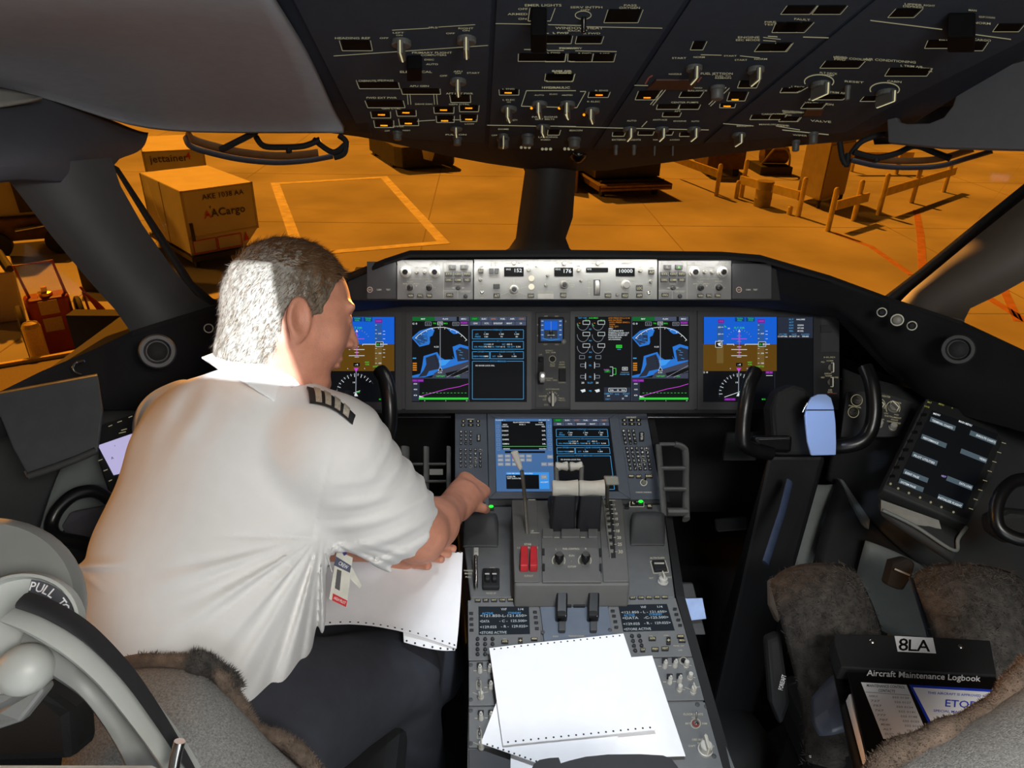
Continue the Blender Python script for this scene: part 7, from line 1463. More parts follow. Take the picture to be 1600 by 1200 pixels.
tl2 = thing('steering_tiller', 'black left steering tiller wheel beyond the captain armrest', 'tiller', tuple(P(125, 810, 1.2)), 'steering tillers')
tube_px([(175, 784, 1.22), (150, 768, 1.22), (118, 772, 1.21), (92, 794, 1.20), (80, 820, 1.19), (88, 838, 1.18), (120, 846, 1.18), (165, 850, 1.18), (185, 820, 1.2), (175, 784, 1.22)], .011, 'rim', YK, tl2)
solid_px([(95, 822, 1.22), (110, 800, 1.23), (160, 790, 1.24), (170, 830, 1.22), (150, 845, 1.21), (105, 842, 1.21)], .01, 'palm_plate', mat('plum_grey_plate', (66, 64, 70), .6), tl2, bevel=.003)
solid_px([(70, 850, 1.20), (180, 850, 1.20), (170, 910, 1.17), (80, 905, 1.17)], .05, 'base', BLACK, tl2, bevel=.015)
# ================================================================ seats and what lies on them
TWEED = mat('grey_tweed', (150, 150, 148), .95, noise=.35, scale=420, bump=1.0, bscale=900)
FUR = mat('brown_grey_sheepskin', (136, 118, 104), .95, rgb2=(92, 80, 70), scale=60, bump=.8, bscale=500)
FURG = mat('dark_grey_sheepskin', (92, 88, 84), .95, rgb2=(56, 54, 52), scale=55, bump=1.0, bscale=420)
GP = mat('pale_grey_seat_plastic', (176, 180, 176), .4, noise=.03)
GPD = mat('mid_grey_seat_plastic', (128, 130, 128), .45, noise=.03)
def fur_path(path, r, name, m, par, hairs=900, hl=.012, hr=.0007):
    pts = spline([P(*q) for q in path], 10); b = MB(); rs = [r * (1 + .10 * math.sin(i * .41) + .07 * math.sin(i * .17 + 1)) for i in range(len(pts))]
    b.tube(pts, rs, 14); rnd = random.Random(hairs)
    for _ in range(hairs):
        i = rnd.randrange(len(pts) - 1); t = rnd.random(); p = pts[i].lerp(pts[i + 1], t); ax = (pts[i + 1] - pts[i]).normalized()
        d = Vector((rnd.gauss(0, 1), rnd.gauss(0, 1), rnd.gauss(0, 1))); d = (d - ax * d.dot(ax) * .8).normalized(); q = p + d * rs[i] * .92; tip = q + (d + Vector((rnd.gauss(0, .5), rnd.gauss(0, .5), rnd.gauss(0, .5)))).normalized() * hl * rnd.uniform(.4, 1)
        s_ = d.orthogonal().normalized() * hr; b.poly([q - s_, q + s_, tip])
    return b.build(name, m, par, smooth=True, fix=False)
def fuzz(fr_pts, b, cnt, hl, seed, hr=.0008):
    pass
# left (captain) seat
cs_ = thing('pilot_seat', 'left pilot seat with grey tweed back, sheepskin trim and pale round armrest hub', 'seat', (-.36, .5, 0), 'cockpit seats')
psheet([[(150, 1040, .98), (235, 1036, .95), (300, 1040, .93), (340, 1056, .93), (372, 1098, .93)],
        [(120, 1080, .90), (230, 1070, .88), (320, 1080, .88), (380, 1120, .89), (420, 1160, .90)],
        [(100, 1140, .86), (230, 1140, .84), (330, 1150, .84), (410, 1180, .86), (480, 1205, .88)],
        [(90, 1260, .82), (240, 1260, .80), (340, 1260, .80), (430, 1260, .82), (520, 1260, .86)]], 'backrest', TWEED, cs_, th=.06)
fur_path([(180, 1036, .965), (240, 1032, .945), (300, 1036, .93), (340, 1052, .925), (362, 1084, .92), (378, 1112, .915), (402, 1142, .91), (440, 1156, .905), (468, 1176, .90), (500, 1212, .89)], .0095, 'sheepskin_trim', FUR, cs_, 6000, .007)
fur_path([(300, 1034, .935), (330, 1044, .93), (352, 1062, .93), (366, 1080, .925)], .014, 'sheepskin_tuft', FURG, cs_, 2500, .010)
b = MB(); b.abox((-.58, .62, .42), (-.14, 1.05, .52)); b.build('seat_cushion', BLACK, cs_, bevel=.03)
b = MB(); b.abox((-.50, .60, .0), (-.22, .95, .42)); b.build('seat_base', BLACK, cs_, bevel=.02)
# hub of the armrest: a big disc
hub = P(-46, 962, .66); ax = (CAM + Vector((-.05, .1, -.25)) - hub).normalized(); ax = (CR * .28 + CU * .28 - CF).normalized()
b = MB(); b.lathe(hub - ax * .05, ax, [(.070, 0), (.086, .01), (.0905, .03), (.0905, .042), (.085, .050), (.001, .054)], 48); b.build('hub_disc', GPD, cs_, smooth=True)
ring_c = P(24, 988, .60)
b = MB(); b.lathe(ring_c - ax * .02, ax, [(.048, 0), (.050, .012), (.048, .020), (.0455, .021), (.0435, .012), (.001, .011)], 40); b.build('pivot_ring', GP, cs_, smooth=True)
b = MB(); b.lathe(P(40, 1046, .585), ax, [(.018, -.02), (.021, .0), (.019, .012), (.012, .018), (.001, .020)], 28); b.build('pivot_knob', GP, cs_, smooth=True)
# 'PULL TO' label curved along the top of the ring
fr_l = Fr(ring_c + ax * -.007, CR - ax * CR.dot(ax), CU - ax * CU.dot(ax)); 
b = MB(); seg = [math.radians(86 - 9 * i) for i in range(9)]
for a0, a1 in zip(seg[:-1], seg[1:]): b.slab([fr_l.w(r_ * math.cos(a), r_ * math.sin(a), 0) for r_, a in ((.032, a0), (.032, a1), (.0432, a1), (.0432, a0))], ax * .0008)
b.build('curved_label', mat('dark_label', (62, 64, 70), .5), cs_)
cv = Cv(fr_l, .0012, lambda x, y: (x, y)); wtl = mat('label_white', (230, 230, 230), .5)
for i, ch in enumerate('PULL TO OP'):
    if ch == ' ': continue
    a = math.radians(82 - i * 8.6); vs, fs, tw = text_mesh(ch); k_ = .0074 / .7; n0 = len(cv.b.v)
    for x, y in vs:
        lx = (x - tw / 2) * k_ * .9; ly = (y - .35) * k_; r_ = .0378 + ly; cv.b.v.append(fr_l.w(r_ * math.cos(a) + lx * math.sin(a), r_ * math.sin(a) - lx * math.cos(a), .0012))
    for f in fs: cv.b.f.append(tuple(n0 + q for q in f)); cv.b.m.append(cv.mi(wtl))
cv.build('label_lettering', cs_)
# curved arm
def ribbon(upper, lower, th, name, m, bev=.006):
    u = spline([P(*q) for q in upper], 6); l = spline([P(*q) for q in lower], 6); b = MB(); rows = []
    for p, q in zip(u, l):
        mid = (p + q) / 2; rows.append([p, p.lerp(q, .25) - CF * th * .30, mid - CF * th * .42, p.lerp(q, .75) - CF * th * .30, q, q + CF * th * .6, p + CF * th * .6])
    n = len(rows[0]); 
    for r in rows: b.v += r
    for i in range(len(rows) - 1):
        for j in range(n): b.f.append((i * n + j, i * n + (j + 1) % n, (i + 1) * n + (j + 1) % n, (i + 1) * n + j)); b.m.append(0)
    b.f.append(tuple(range(n))); b.m.append(0); e = (len(rows) - 1) * n; b.f.append(tuple(e + j for j in range(n))); b.m.append(0)
    return b.build(name, m, cs_, smooth=True)
ribbon([(20, 952, .57), (70, 966, .575), (130, 1002, .58), (190, 1060, .59), (235, 1120, .60), (272, 1170, .61), (300, 1215, .62)], [(14, 972, .565), (50, 992, .57), (100, 1022, .575), (150, 1062, .58), (200, 1120, .59), (240, 1175, .60), (265, 1215, .61)], .03, 'armrest_side', GP)
ribbon([(38, 928, .565), (85, 946, .57), (140, 982, .575), (200, 1045, .585), (245, 1110, .595), (278, 1165, .605), (305, 1215, .61)], [(24, 950, .554), (72, 968, .559), (131, 1004, .564), (191, 1063, .574), (236, 1123, .584), (271, 1173, .594), (300, 1215, .60)], .010, 'armrest_pad', mat('black_pad', (40, 40, 42), .6))
ribbon([(38, 985, .60), (90, 1020, .60), (140, 1058, .60), (180, 1105, .605), (215, 1160, .61), (240, 1215, .62)], [(58, 1040, .61), (90, 1060, .61), (135, 1090, .61), (165, 1130, .615), (190, 1175, .62), (205, 1215, .63)], .03, 'armrest_underside', GPD)
tube_px([(281, 1158, .575), (276, 1178, .575), (272, 1200, .575)], .0045, 'release_lever', CHROME, cs_)
solid_px([(-40, 1189, .56), (240, 1190, .56), (262, 1200, .555), (280, 1240, .54), (-40, 1240, .54)], .05, 'armrest_cap', mat('white_seat_plastic', (214, 218, 216), .35), cs_, bevel=.006, dirn=(CU * -1.0 + CF * .15))
# dark recess beside the seat
solid_px([(-40, 1100, .80), (60, 1075, .80), (110, 1110, .80), (115, 1190, .78), (-40, 1195, .78)], .05, 'lower_bracket', BLACK, cs_, bevel=.01)
solid_px([(-60, 1120, .72), (0, 1108, .72), (62, 1070, .73), (70, 1080, .73), (30, 1130, .72), (-60, 1160, .71)], .02, 'hub_skirt', GPD, cs_, bevel=.006)

# right (first officer) seat: two sheepskin thigh pads, back edge in the foreground
fs_ = thing('pilot_seat', 'right pilot seat with dark sheepskin pads holding the black logbook', 'seat', (.74, .6, 0), 'cockpit seats')
def pad(rows, name):
    """puffy sheepskin pad with a scatter of short wool"""
    pts = [[P(*q) for q in r] for r in rows]; b = MB(); b.grid(pts); o = b.build(name, FURG, fs_, smooth=True, fix=False)
    md = o.modifiers.new('sub', 'SUBSURF'); md.levels = 2; md.render_levels = 2
    md = o.modifiers.new('solid', 'SOLIDIFY'); md.thickness = .05; md.offset = 1
    nrm = (pts[0][1] - pts[0][0]).cross(pts[1][0] - pts[0][0])
    if nrm.dot(CAM - pts[1][1]) > 0: md.offset = -1
    hb = MB(); rnd = random.Random(len(rows) * 7 + int(rows[0][0][0]))
    for _ in range(2600):
        i = rnd.randrange(len(pts) - 1); j = rnd.randrange(len(pts[0]) - 1); s, t = rnd.random(), rnd.random()
        p = pts[i][j].lerp(pts[i][j + 1], s).lerp(pts[i + 1][j].lerp(pts[i + 1][j + 1], s), t); n = (CAM - p).normalized()
        d = (n * .5 + Vector((rnd.gauss(0, .6), rnd.gauss(0, .6), rnd.gauss(0, .6)))).normalized(); q = p - n * .004; s2 = d.orthogonal().normalized() * .0007; hb.poly([q - s2, q + s2, q + d * rnd.uniform(.006, .014)])
    hb.build('wool', FURG, fs_, fix=False)
pad([[(1200, 905, 1.36), (1232, 884, 1.37), (1270, 878, 1.37), (1318, 880, 1.36), (1336, 892, 1.34)], [(1208, 930, 1.30), (1240, 912, 1.27), (1290, 905, 1.26), (1340, 908, 1.28), (1356, 924, 1.32)], [(1222, 980, 1.27), (1252, 966, 1.23), (1300, 960, 1.21), (1352, 958, 1.24), (1376, 975, 1.29)], [(1240, 1050, 1.24), (1262, 1040, 1.20), (1305, 1030, 1.18), (1355, 1024, 1.20), (1390, 1030, 1.26)], [(1256, 1120, 1.20), (1275, 1110, 1.16), (1318, 1095, 1.14), (1360, 1090, 1.16), (1400, 1090, 1.22)], [(1252, 1200, 1.16), (1285, 1190, 1.12), (1330, 1180, 1.10), (1370, 1170, 1.12), (1410, 1170, 1.18)]], 'left_thigh_pad')
pad([[(1424, 895, 1.36), (1460, 880, 1.37), (1520, 878, 1.36), (1580, 892, 1.34), (1600, 905, 1.32)], [(1432, 920, 1.31), (1470, 902, 1.28), (1530, 896, 1.26), (1588, 912, 1.27), (1612, 930, 1.29)], [(1450, 970, 1.27), (1490, 955, 1.23), (1540, 950, 1.21), (1600, 960, 1.23), (1630, 980, 1.26)], [(1470, 1030, 1.23), (1510, 1020, 1.19), (1560, 1010, 1.17), (1610, 1020, 1.19), (1650, 1040, 1.22)], [(1490, 1100, 1.18), (1530, 1090, 1.15), (1580, 1080, 1.13), (1630, 1085, 1.14), (1670, 1100, 1.18)]], 'right_thigh_pad')
b = MB(); b.abox((.64, .74, .36), (.92, 1.05, .46)); b.build('seat_pan', BLACK, fs_, bevel=.03)
b = MB(); b.abox((.66, .76, .0), (.88, 1.0, .36)); b.build('seat_base', BLACK, fs_, bevel=.02)
psheet([[(1606, 1062, .80), (1660, 1010, .80), (1740, 960, .80)], [(1500, 1132, .76), (1600, 1110, .74), (1720, 1080, .74)], [(1392, 1186, .73), (1500, 1180, .71), (1700, 1160, .70)], [(1372, 1240, .70), (1500, 1250, .68), (1700, 1250, .68)]], 'backrest', TWEED, fs_, th=.05)
fur_path([(1368, 1222, .71), (1384, 1186, .725), (1412, 1170, .735), (1456, 1152, .745), (1500, 1136, .76), (1540, 1116, .77), (1568, 1088, .78), (1590, 1062, .79), (1612, 1040, .80)], .0125, 'sheepskin_trim', FUR, fs_, 4000, .005)
# seat side levers with the FORE/AFT legend
solid_px([(1198, 1000, 1.30), (1222, 990, 1.30), (1236, 1100, 1.24), (1222, 1140, 1.22), (1206, 1100, 1.24)], .03, 'side_shell', BLACK, fs_, bevel=.008)
FA = Fr(P(1222, 1090, 1.232), P(1226, 1040, 1.25) - P(1220, 1095, 1.235), -(CR)); cvf = Cv(FA, .001, FA.px)
cvf.text('FORE/AFT', 1222, 1066, 7, wtl, wpx=24, rot=-75); cvf.build('lever_legend', fs_)
tube_px([(1264, 1184, 1.15), (1280, 1176, 1.15), (1296, 1169, 1.15)], .003, 'recline_lever', CHROME, fs_)
solid_px([(1205, 912, 1.40), (1222, 905, 1.39), (1226, 950, 1.36), (1218, 978, 1.35), (1206, 950, 1.37)], .03, 'hinge_cover', GPD, fs_, bevel=.006)
psheet([[(1268, 1090, 1.14), (1290, 1062, 1.14), (1320, 1040, 1.13)], [(1266, 1130, 1.11), (1290, 1110, 1.09), (1325, 1090, 1.09)], [(1280, 1150, 1.10), (1300, 1150, 1.08), (1330, 1140, 1.08)]], 'lap_strap', mat('blue_grey_webbing', (88, 94, 108), .35), fs_, th=.004)
solid_px([(1420, 872, 1.44), (1432, 880, 1.43), (1426, 900, 1.42), (1412, 925, 1.42), (1386, 915, 1.44), (1396, 878, 1.46)], .03, 'buckle', BLACK, rc_, bevel=.006)
tube_px([(1398, 889, 1.435), (1422, 899, 1.42)], .002, 'buckle_line', KNOBL, rc_)
tube_px([(1425, 905, 1.38), (1440, 950, 1.34), (1452, 990, 1.30), (1456, 1010, 1.28)], .012, 'pad_strap', mat('blue_grey_webbing'), fs_, flat=.35)

# logbook
lb = thing('logbook_binder', 'black maintenance logbook binder marked 8LA leaning on the right seat', 'binder', tuple(P(1440, 1080, 1.08)))
LB = Fr(P(1345, 1190, .955), P(1567, 1075, 1.06) - P(1318, 1060, 1.06), P(1302, 992, 1.13) - P(1345, 1190, .955))
LBp = lambda u, v, h=0: LB.W(u, v) + LB.n * h
def lplate(pts, name, m, h0, h1, bev=.0006): b = MB(); b.slab([LBp(u, v, h0) for u, v in pts], LB.n * (h1 - h0)); return b.build(name, m, lb, bevel=bev)
lplate([(1302, 992), (1348, 1215), (1600, 1215), (1568, 1078), (1546, 1003), (1420, 994)][::-1], 'back_cover', GLOSSB, -.03, -.026)
lplate([(1303, 993), (1302, 1004), (1314, 1045), (1556, 1058), (1546, 1003), (1420, 995)][::-1], 'clamp_cover', BLACK, -.026, .004, .002)
lplate([(1325, 1050), (1362, 1215), (1600, 1215), (1568, 1078), (1556, 1058)][::-1], 'front_cover', GLOSSB, -.006, 0)
lplate([(1329, 1080), (1334, 1078), (1372, 1200), (1362, 1200)][::-1], 'page_block', PAPER, -.024, -.008)
cv = Cv(LB, .0046, LB.px); cv.pts([(1396, 996.5), (1456, 999.5), (1461, 1024), (1401, 1021)], PAPER); cv.up().text('8', 1410, 1010, 19, GLOSSB, wpx=15, rot=2); cv.text('LA', 1435, 1011.5, 18, GLOSSB, wpx=34, rot=2); cv.build('tail_label', lb)
cv = Cv(LB, .0008, LB.px); cv.text('Aircraft Maintenance Logbook', 1443, 1056, 9.5, wtl, wpx=178, rot=3)
cv.build('title_lettering', lb)
cv = Cv(LB, .0008, LB.px); LG = mat('faint_print', (140, 142, 146), .7); cv.pts([(1345, 1066.5), (1416, 1070.5), (1448, 1146), (1437, 1152), (1380, 1155)], PAPER); cv.up()
cv.text('MAINTENANCE CONTROL', 1384, 1073, 4.2, mat('dark_print', (60, 60, 66), .7), wpx=60, rot=3); cv.text('CONTACTS', 1385, 1080, 4.2, mat('dark_print'), wpx=26, rot=3); cv.line([(1352, 1082), (1421, 1087)], .8, LG)
for i in range(9):
    y = 1088 + i * 7.4; x = 1357 + i * 3.2; cv.text(('AIRBUS', '737', '757', '767/777', '787', 'MD80', 'ENGINE', 'ETOPS', 'DUTY MANAGER')[i] if i in (0,) else ('A300', '737', '757', '767', '777', '787', 'MD80', 'ALT', 'DUTY')[i], x, y, 3, LG, align='l', wpx=14, rot=3); cv.text('555 01' + str(20 + 7 * i), x + 37, y + 2, 3, LG, align='l', wpx=26, rot=3)
cv.build('contact_sheet', lb)
cv = Cv(LB, .0008, LB.px); BLU = mat('label_blue', (30, 60, 190), .5); cv.pts([(1420, 1070), (1567, 1079), (1590, 1140), (1452, 1134)], BLU).up(); cv.pts([(1426, 1074.5), (1563, 1083), (1584, 1134), (1455, 1130)], PAPER).up()
cv.text('THIS AIRCRAFT IS APPROVED FOR', 1498, 1086, 3.6, BLU, wpx=98, rot=3.5); cv.text('ETOPS', 1505, 1101, 11, BLU, wpx=57, rot=4); cv.text('SPECIAL MAINTENANCE RULES', 1508, 1114, 3.6, BLU, wpx=100, rot=3.5); cv.text('MUST BE COMPLIED WITH', 1510, 1124, 3.6, BLU, wpx=80, rot=3.5); cv.build('etops_label', lb)
for u, v in ((1362, 1005), (1499.5, 1013)): c0 = LBp(u, v, .004); b = MB(); b.lathe(c0, LB.n, [(.0045, 0), (.0045, .001), (.003, .0025), (.001, .003)], 16); b.build('rivet', CHROME, lb, smooth=True)
# ================================================================ the pilot, leaning over the pedestal
def V3(p): return np.array(list(p), dtype=np.float32)
pil = thing('person', 'person in a white short-sleeved shirt leaning forward, right hand reaching to the left keypad', 'person', (-.35, .75, 0))
SKIN = mat('weathered_skin', (206, 142, 116), .5, noise=.10, scale=45, bump=.25, bscale=400)
SHIRT = mat('white_shirt_cotton', (234, 233, 231), .8, noise=.015, bump=.12, bscale=900)
TROU = mat('dark_navy_trousers', (50, 52, 60), .9, noise=.1, bump=.2, bscale=700)
HAIRG = mat('grey_hair', (110, 97, 82), .6, noise=.35, scale=220); HAIRB = mat('brown_hair', (98, 70, 44), .6, noise=.35, scale=220); HAIRW = mat('silver_hair', (150, 145, 136), .55, noise=.25, scale=220)
hf = (CR * .84 - CU * .17 + CF * .52).normalized(); hu = (CU - hf * CU.dot(hf)).normalized(); hr = hf.cross(hu)
HC = P(453, 476, 1.13)
def H(r, u, f): return HC + hr * r + hu * u + hf * f
AX = [hr, hu, hf]
# joints
NB = P(436, 622, 1.13); SR = P(526, 722, 1.12); SLf = P(288, 655, 1.26); EL = P(655, 836, 1.27); WR = P(712, 790, 1.50)
CH = P(380, 735, 1.15); MID = P(330, 880, 1.10); PEL = P(330, 1060, 1.10)
ELL = P(400, 870, 1.42); WL = P(590, 872, 1.42)
HIPR = P(430, 1130, 1.10); KNR = P(618, 1050, 1.36); HIPL = P(420, 1060, 1.25); KNL = P(668, 1040, 1.52)
FTR = Vector((-.14, 1.04, .09)); FTL = Vector((-.12, 1.40, .09))
# right hand: knuckles towards the keypad, fingers curled down on the keys
PR = P(738, 760, 1.60)
hd = (PR - WR).normalized(); side = (CR * .8 - CU * .5); side = (side - hd * side.dot(hd)).normalized(); palm_n = hd.cross(side)
if palm_n.dot(CAM - PR) < 0: palm_n = -palm_n
def fing(base, d1, d2, d3, l, r):
    p1 = base + d1 * l[0]; p2 = p1 + d2 * l[1]; p3 = p2 + d3 * l[2]; return [(base, p1, r, r * .92), (p1, p2, r * .92, r * .86), (p2, p3, r * .86, r * .74)]
RF = []
for i, (o, L) in enumerate([(-.030, (.040, .024, .018)), (-.010, (.044, .027, .020)), (.010, (.042, .025, .019)), (.028, (.034, .020, .016))]):
    base = PR + side * (-o) + hd * .012
    c = .85 if i == 0 else 1.1
    a1 = (hd - palm_n * (.5 * c)).normalized(); a2 = (hd - palm_n * (1.3 * c)).normalized(); a3 = (hd * .4 - palm_n * (1.2 * c)).normalized()
    RF += fing(base, a1, a2, a3, L, 0.0100 if i < 3 else .0090)
tb = WR.lerp(PR, .35) + side * .028
RT = fing(tb, (hd + side * .75 - palm_n * .2).normalized(), (hd + side * .25 - palm_n * .5).normalized(), (hd - palm_n * .5).normalized(), (.034, .028, .02), .0108)
# left hand gripping the top edge of the page on the lap
PL = P(634, 868, 1.40); ld = (PL - WL).normalized()
LFs = []
for i, (b0, tip) in enumerate([((642, 872, 1.375), (689, 874, 1.345)), ((650, 866, 1.39), (700, 866, 1.40)), ((652, 858, 1.40), (708, 857, 1.41)), ((648, 850, 1.41), (694, 850, 1.43))]):
    a, c = P(*b0), P(*tip); m = a.lerp(c, .5) + CU * .006 - CF * .004; LFs += [(a, m, .0095, .009), (m, c, .009, .0078)]
a, c = P(630, 876, 1.385), P(668, 884, 1.352); LFs += [(a, a.lerp(c, .5), .011, .010), (a.lerp(c, .5), c, .010, .0085)]

def skin_sdf(p):
    d = ell(p, HC, (.0755, .098, .097), AX)
    d = smin(d, ell(p, H(0, -.045, .030), (.064, .075, .064), AX), .03)              # face block
    for s in (-1, 1):
        d = smin(d, rc(p, V3(H(s * .056, -.062, .0)), V3(H(s * .026, -.112, .058)), .017, .017), .02)   # jaw line
        d = smin(d, ell(p, H(s * .045, -.040, .060), (.021, .019, .018), AX), .018)       # cheek
        d = smin(d, ell(p, H(s * .028, .012, .083), (.026, .008, .010), AX), .012)       # brow
    d = smin(d, ell(p, H(0, -.116, .068), (.022, .016, .018), AX), .016)              # chin
    d = smin(d, rc(p, V3(H(0, .0, .090)), V3(H(0, -.040, .110)), .008, .0115), .009)   # nose
    for s in (-1, 1):
        d = smin(d, ell(p, H(s * .0115, -.043, .101), (.008, .007, .009), AX), .005)
        d = smax(d, -ell(p, H(s * .031, -.006, .094), (.015, .010, .012), AX), .008)      # eye socket
        d = smin(d, ell(p, H(s * .031, -.008, .082), (.013, .011, .012), AX), .002)       # closed-down lid
    d = smin(d, ell(p, H(0, -.072, .087), (.024, .006, .011), AX), .006); d = smin(d, ell(p, H(0, -.083, .086), (.021, .006, .010), AX), .006)
    d = smax(d, -ell(p, H(0, -.0775, .097), (.024, .0016, .008), AX), .003)
    for s in (-1, 1):   # ears: rim, lobe and hollow
        ec = H(s * .079, -.030, -.004); ea = [(hr * .94 + hf * .35 * s).normalized(), (hu * .97 - hf * .22).normalized(), None]; ea[2] = ea[0].cross(ea[1]); 
        q = (p - V3(ec)) @ np.array([list(a) for a in ea], dtype=np.float32).T
        ring = np.sqrt((np.sqrt((q[:, 1] / 1.62) ** 2 + (q[:, 2]) ** 2 + 1e-9) - .0165) ** 2 + (q[:, 0] - .004 * s) ** 2) - .0042
        base = ell(p, ec, (.006, .029, .017), ea)
        hol = ell(p, ec + ea[0] * (.008 * s) + ea[1] * .001, (.007, .014, .008), ea)
        lobe = ell(p, ec - ea[1] * .029 + ea[2] * .004, (.006, .010, .0085), ea)
        e = smax(smin(smin(base, ring, .003), lobe, .006), -hol, .004)
        d = smin(d, e, .004)
    d = smin(d, rc(p, V3(H(0, -.055, -.020)), V3(NB), .052, .054), .03)
    d = smin(d, rc(p, V3(H(0, -.075, -.055)), V3(NB), .036, .045), .03)
    # torso core and limbs (mostly inside the clothes)
    d = smin(d, rc(p, V3(NB), V3(CH), .045, .10), .02)
    d = smin(d, rc(p, V3(SR), V3(SLf), .040, .040), .02)
    d = smin(d, rc(p, V3(CH), V3(PEL), .11, .11), .05)
    d = smin(d, rc(p, V3(SR), V3(EL), .052, .046), .02)
    d = smin(d, rc(p, V3(EL), V3(EL.lerp(WR, .35)), .047, .046), .02)
    d = smin(d, rc(p, V3(EL.lerp(WR, .35)), V3(WR), .046, .029), .02)
    d = smin(d, rc(p, V3(SLf), V3(ELL), .045, .042), .02); d = smin(d, rc(p, V3(ELL), V3(WL), .042, .027), .02)
    # right hand
    h = rc(p, V3(WR), V3(WR.lerp(PR, .5)), .030, .034)
    for o, e in ((-.026, -.028), (-.009, -.010), (.009, .010), (.026, .026)):
        h = smin(h, rc(p, V3(WR + side * (-o * .5)), V3(PR - side * e + hd * .010), .022, .0150), .014)
    d = smin(d, h, .012)
    for a, c, ra, rb in RF + RT: d = smin(d, rc(p, V3(a), V3(c), ra, rb), .003)
    h = rc(p, V3(WL), V3(PL), .026, .028); h = smin(h, rc(p, V3(WL.lerp(PL, .5)), V3(P(650, 860, 1.40)), .024, .020), .012); d = smin(d, h, .012)
    for a, c, ra, rb in LFs: d = smin(d, rc(p, V3(a), V3(c), ra, rb), .003)
    for a, c, f_ in ((HIPR, KNR, FTR), (HIPL, KNL, FTL)): d = smin(d, rc(p, V3(a), V3(c), .075, .05), .03); d = smin(d, rc(p, V3(c), V3(f_), .048, .035), .02)
    return d
pts_ = [HC, NB, SR, SLf, EL, WR, PR, PEL, WL, PL, KNR, KNL, FTR, FTL, ELL]
lo = [min(p[i] for p in pts_) - .14 for i in range(3)]; hi = [max(p[i] for p in pts_) + .14 for i in range(3)]; lo[2] = .02
soft('body', skin_sdf, lo, hi, .0034, SKIN, pil)

# hair: close-cropped cap with a scatter of short strands
def hair_line(u): return np.interp(u, [-.11, -.085, -.055, -.035, -.015, .015, .04, .07, .10], [-.012, -.012, -.016, -.022, .030, .040, .050, .076, .09]).astype(np.float32)
def hair_sdf(p):
    q = (p - V3(HC)) @ np.array([list(a) for a in AX], dtype=np.float32).T
    d = ell(p, HC + hu * .003 - hf * .002, (.0815, .1035, .1020), AX); d = smin(d, rc(p, V3(H(0, -.055, -.035)), V3(H(0, -.085, -.045)), .057, .054), .03)
    d = d + .0022 * noise3(p, 160, 3) + .0012 * noise3(p, 420, 4) + .002 * noise3(p, 60, 9)
    cut = (q[:, 2] - hair_line(q[:, 1])) * .8 + .003 * noise3(p, 200, 5)
    low = (-.108 - q[:, 1]) * .9 + .003 * noise3(p, 150, 6)
    ear = .021 - np.sqrt(((q[:, 1] + .032) / 1.5) ** 2 + (q[:, 2] + .002) ** 2) ; ear = np.where(np.abs(q[:, 0]) > .06, ear, -1)
    return smax(smax(smax(d, cut, .006), low, .006), ear, .004)
def hair_mat(c):
    q = (c - np.array(list(HC))) @ np.array([list(a) for a in AX]).T; n = noise3(c.astype(np.float32), 260, 8) * .05
    return np.where(q[:, 1] + n + q[:, 2] * .5 > .050, 1, np.where(q[:, 2] + n < -.02, 2, 0))
hcap = soft('hair', hair_sdf, [HC[i] - .15 for i in range(3)], [HC[i] + .15 for i in range(3)], .0028, [HAIRG, HAIRB, HAIRW], pil, matfn=hair_mat)
me = hcap.data; nv = len(me.vertices); co = np.empty(nv * 3, np.float32); me.vertices.foreach_get('co', co); co = co.reshape(-1, 3) + np.array(list(pil.location), dtype=np.float32)
no = np.array([list(v.normal) for v in me.vertices], dtype=np.float32)
q = (co - V3(HC)) @ np.array([list(a) for a in AX], dtype=np.float32).T
rs_ = np.random.RandomState(5); sel = rs_.choice(nv, 15000); hbm = MB()
comb = -hu * .75 - hf * .35
for i in sel:
    if q[i, 2] > hair_line(np.array([q[i, 1]]))[0] - .004: continue
    p_ = Vector(co[i].tolist()); n_ = Vector(no[i].tolist())
    if (p_ - HC).dot(n_) < 0: continue
    top = q[i, 1] > .045; base = (hr * rs_.uniform(-.5, .9) + hf * .6) if top else comb
    d_ = (base - n_ * base.dot(n_)); d_ = (d_.normalized() + n_ * (.30 if not top else .42) + Vector(rs_.normal(0, .22, 3).tolist())).normalized(); L_ = rs_.uniform(.007, .013) * (1.3 if top else 1)
    s_ = d_.cross(n_).normalized() * .00055; m_ = 1 if (top and rs_.rand() < .8) else (2 if (q[i, 2] < -.01 and rs_.rand() < .7) else (0 if rs_.rand() < .75 else 1))
    hbm.poly([p_ - s_, p_ + s_, p_ + d_ * L_ - n_ * .001], m_)
hbm.build('hair_strands', [HAIRG, HAIRB, HAIRW], pil, fix=False)

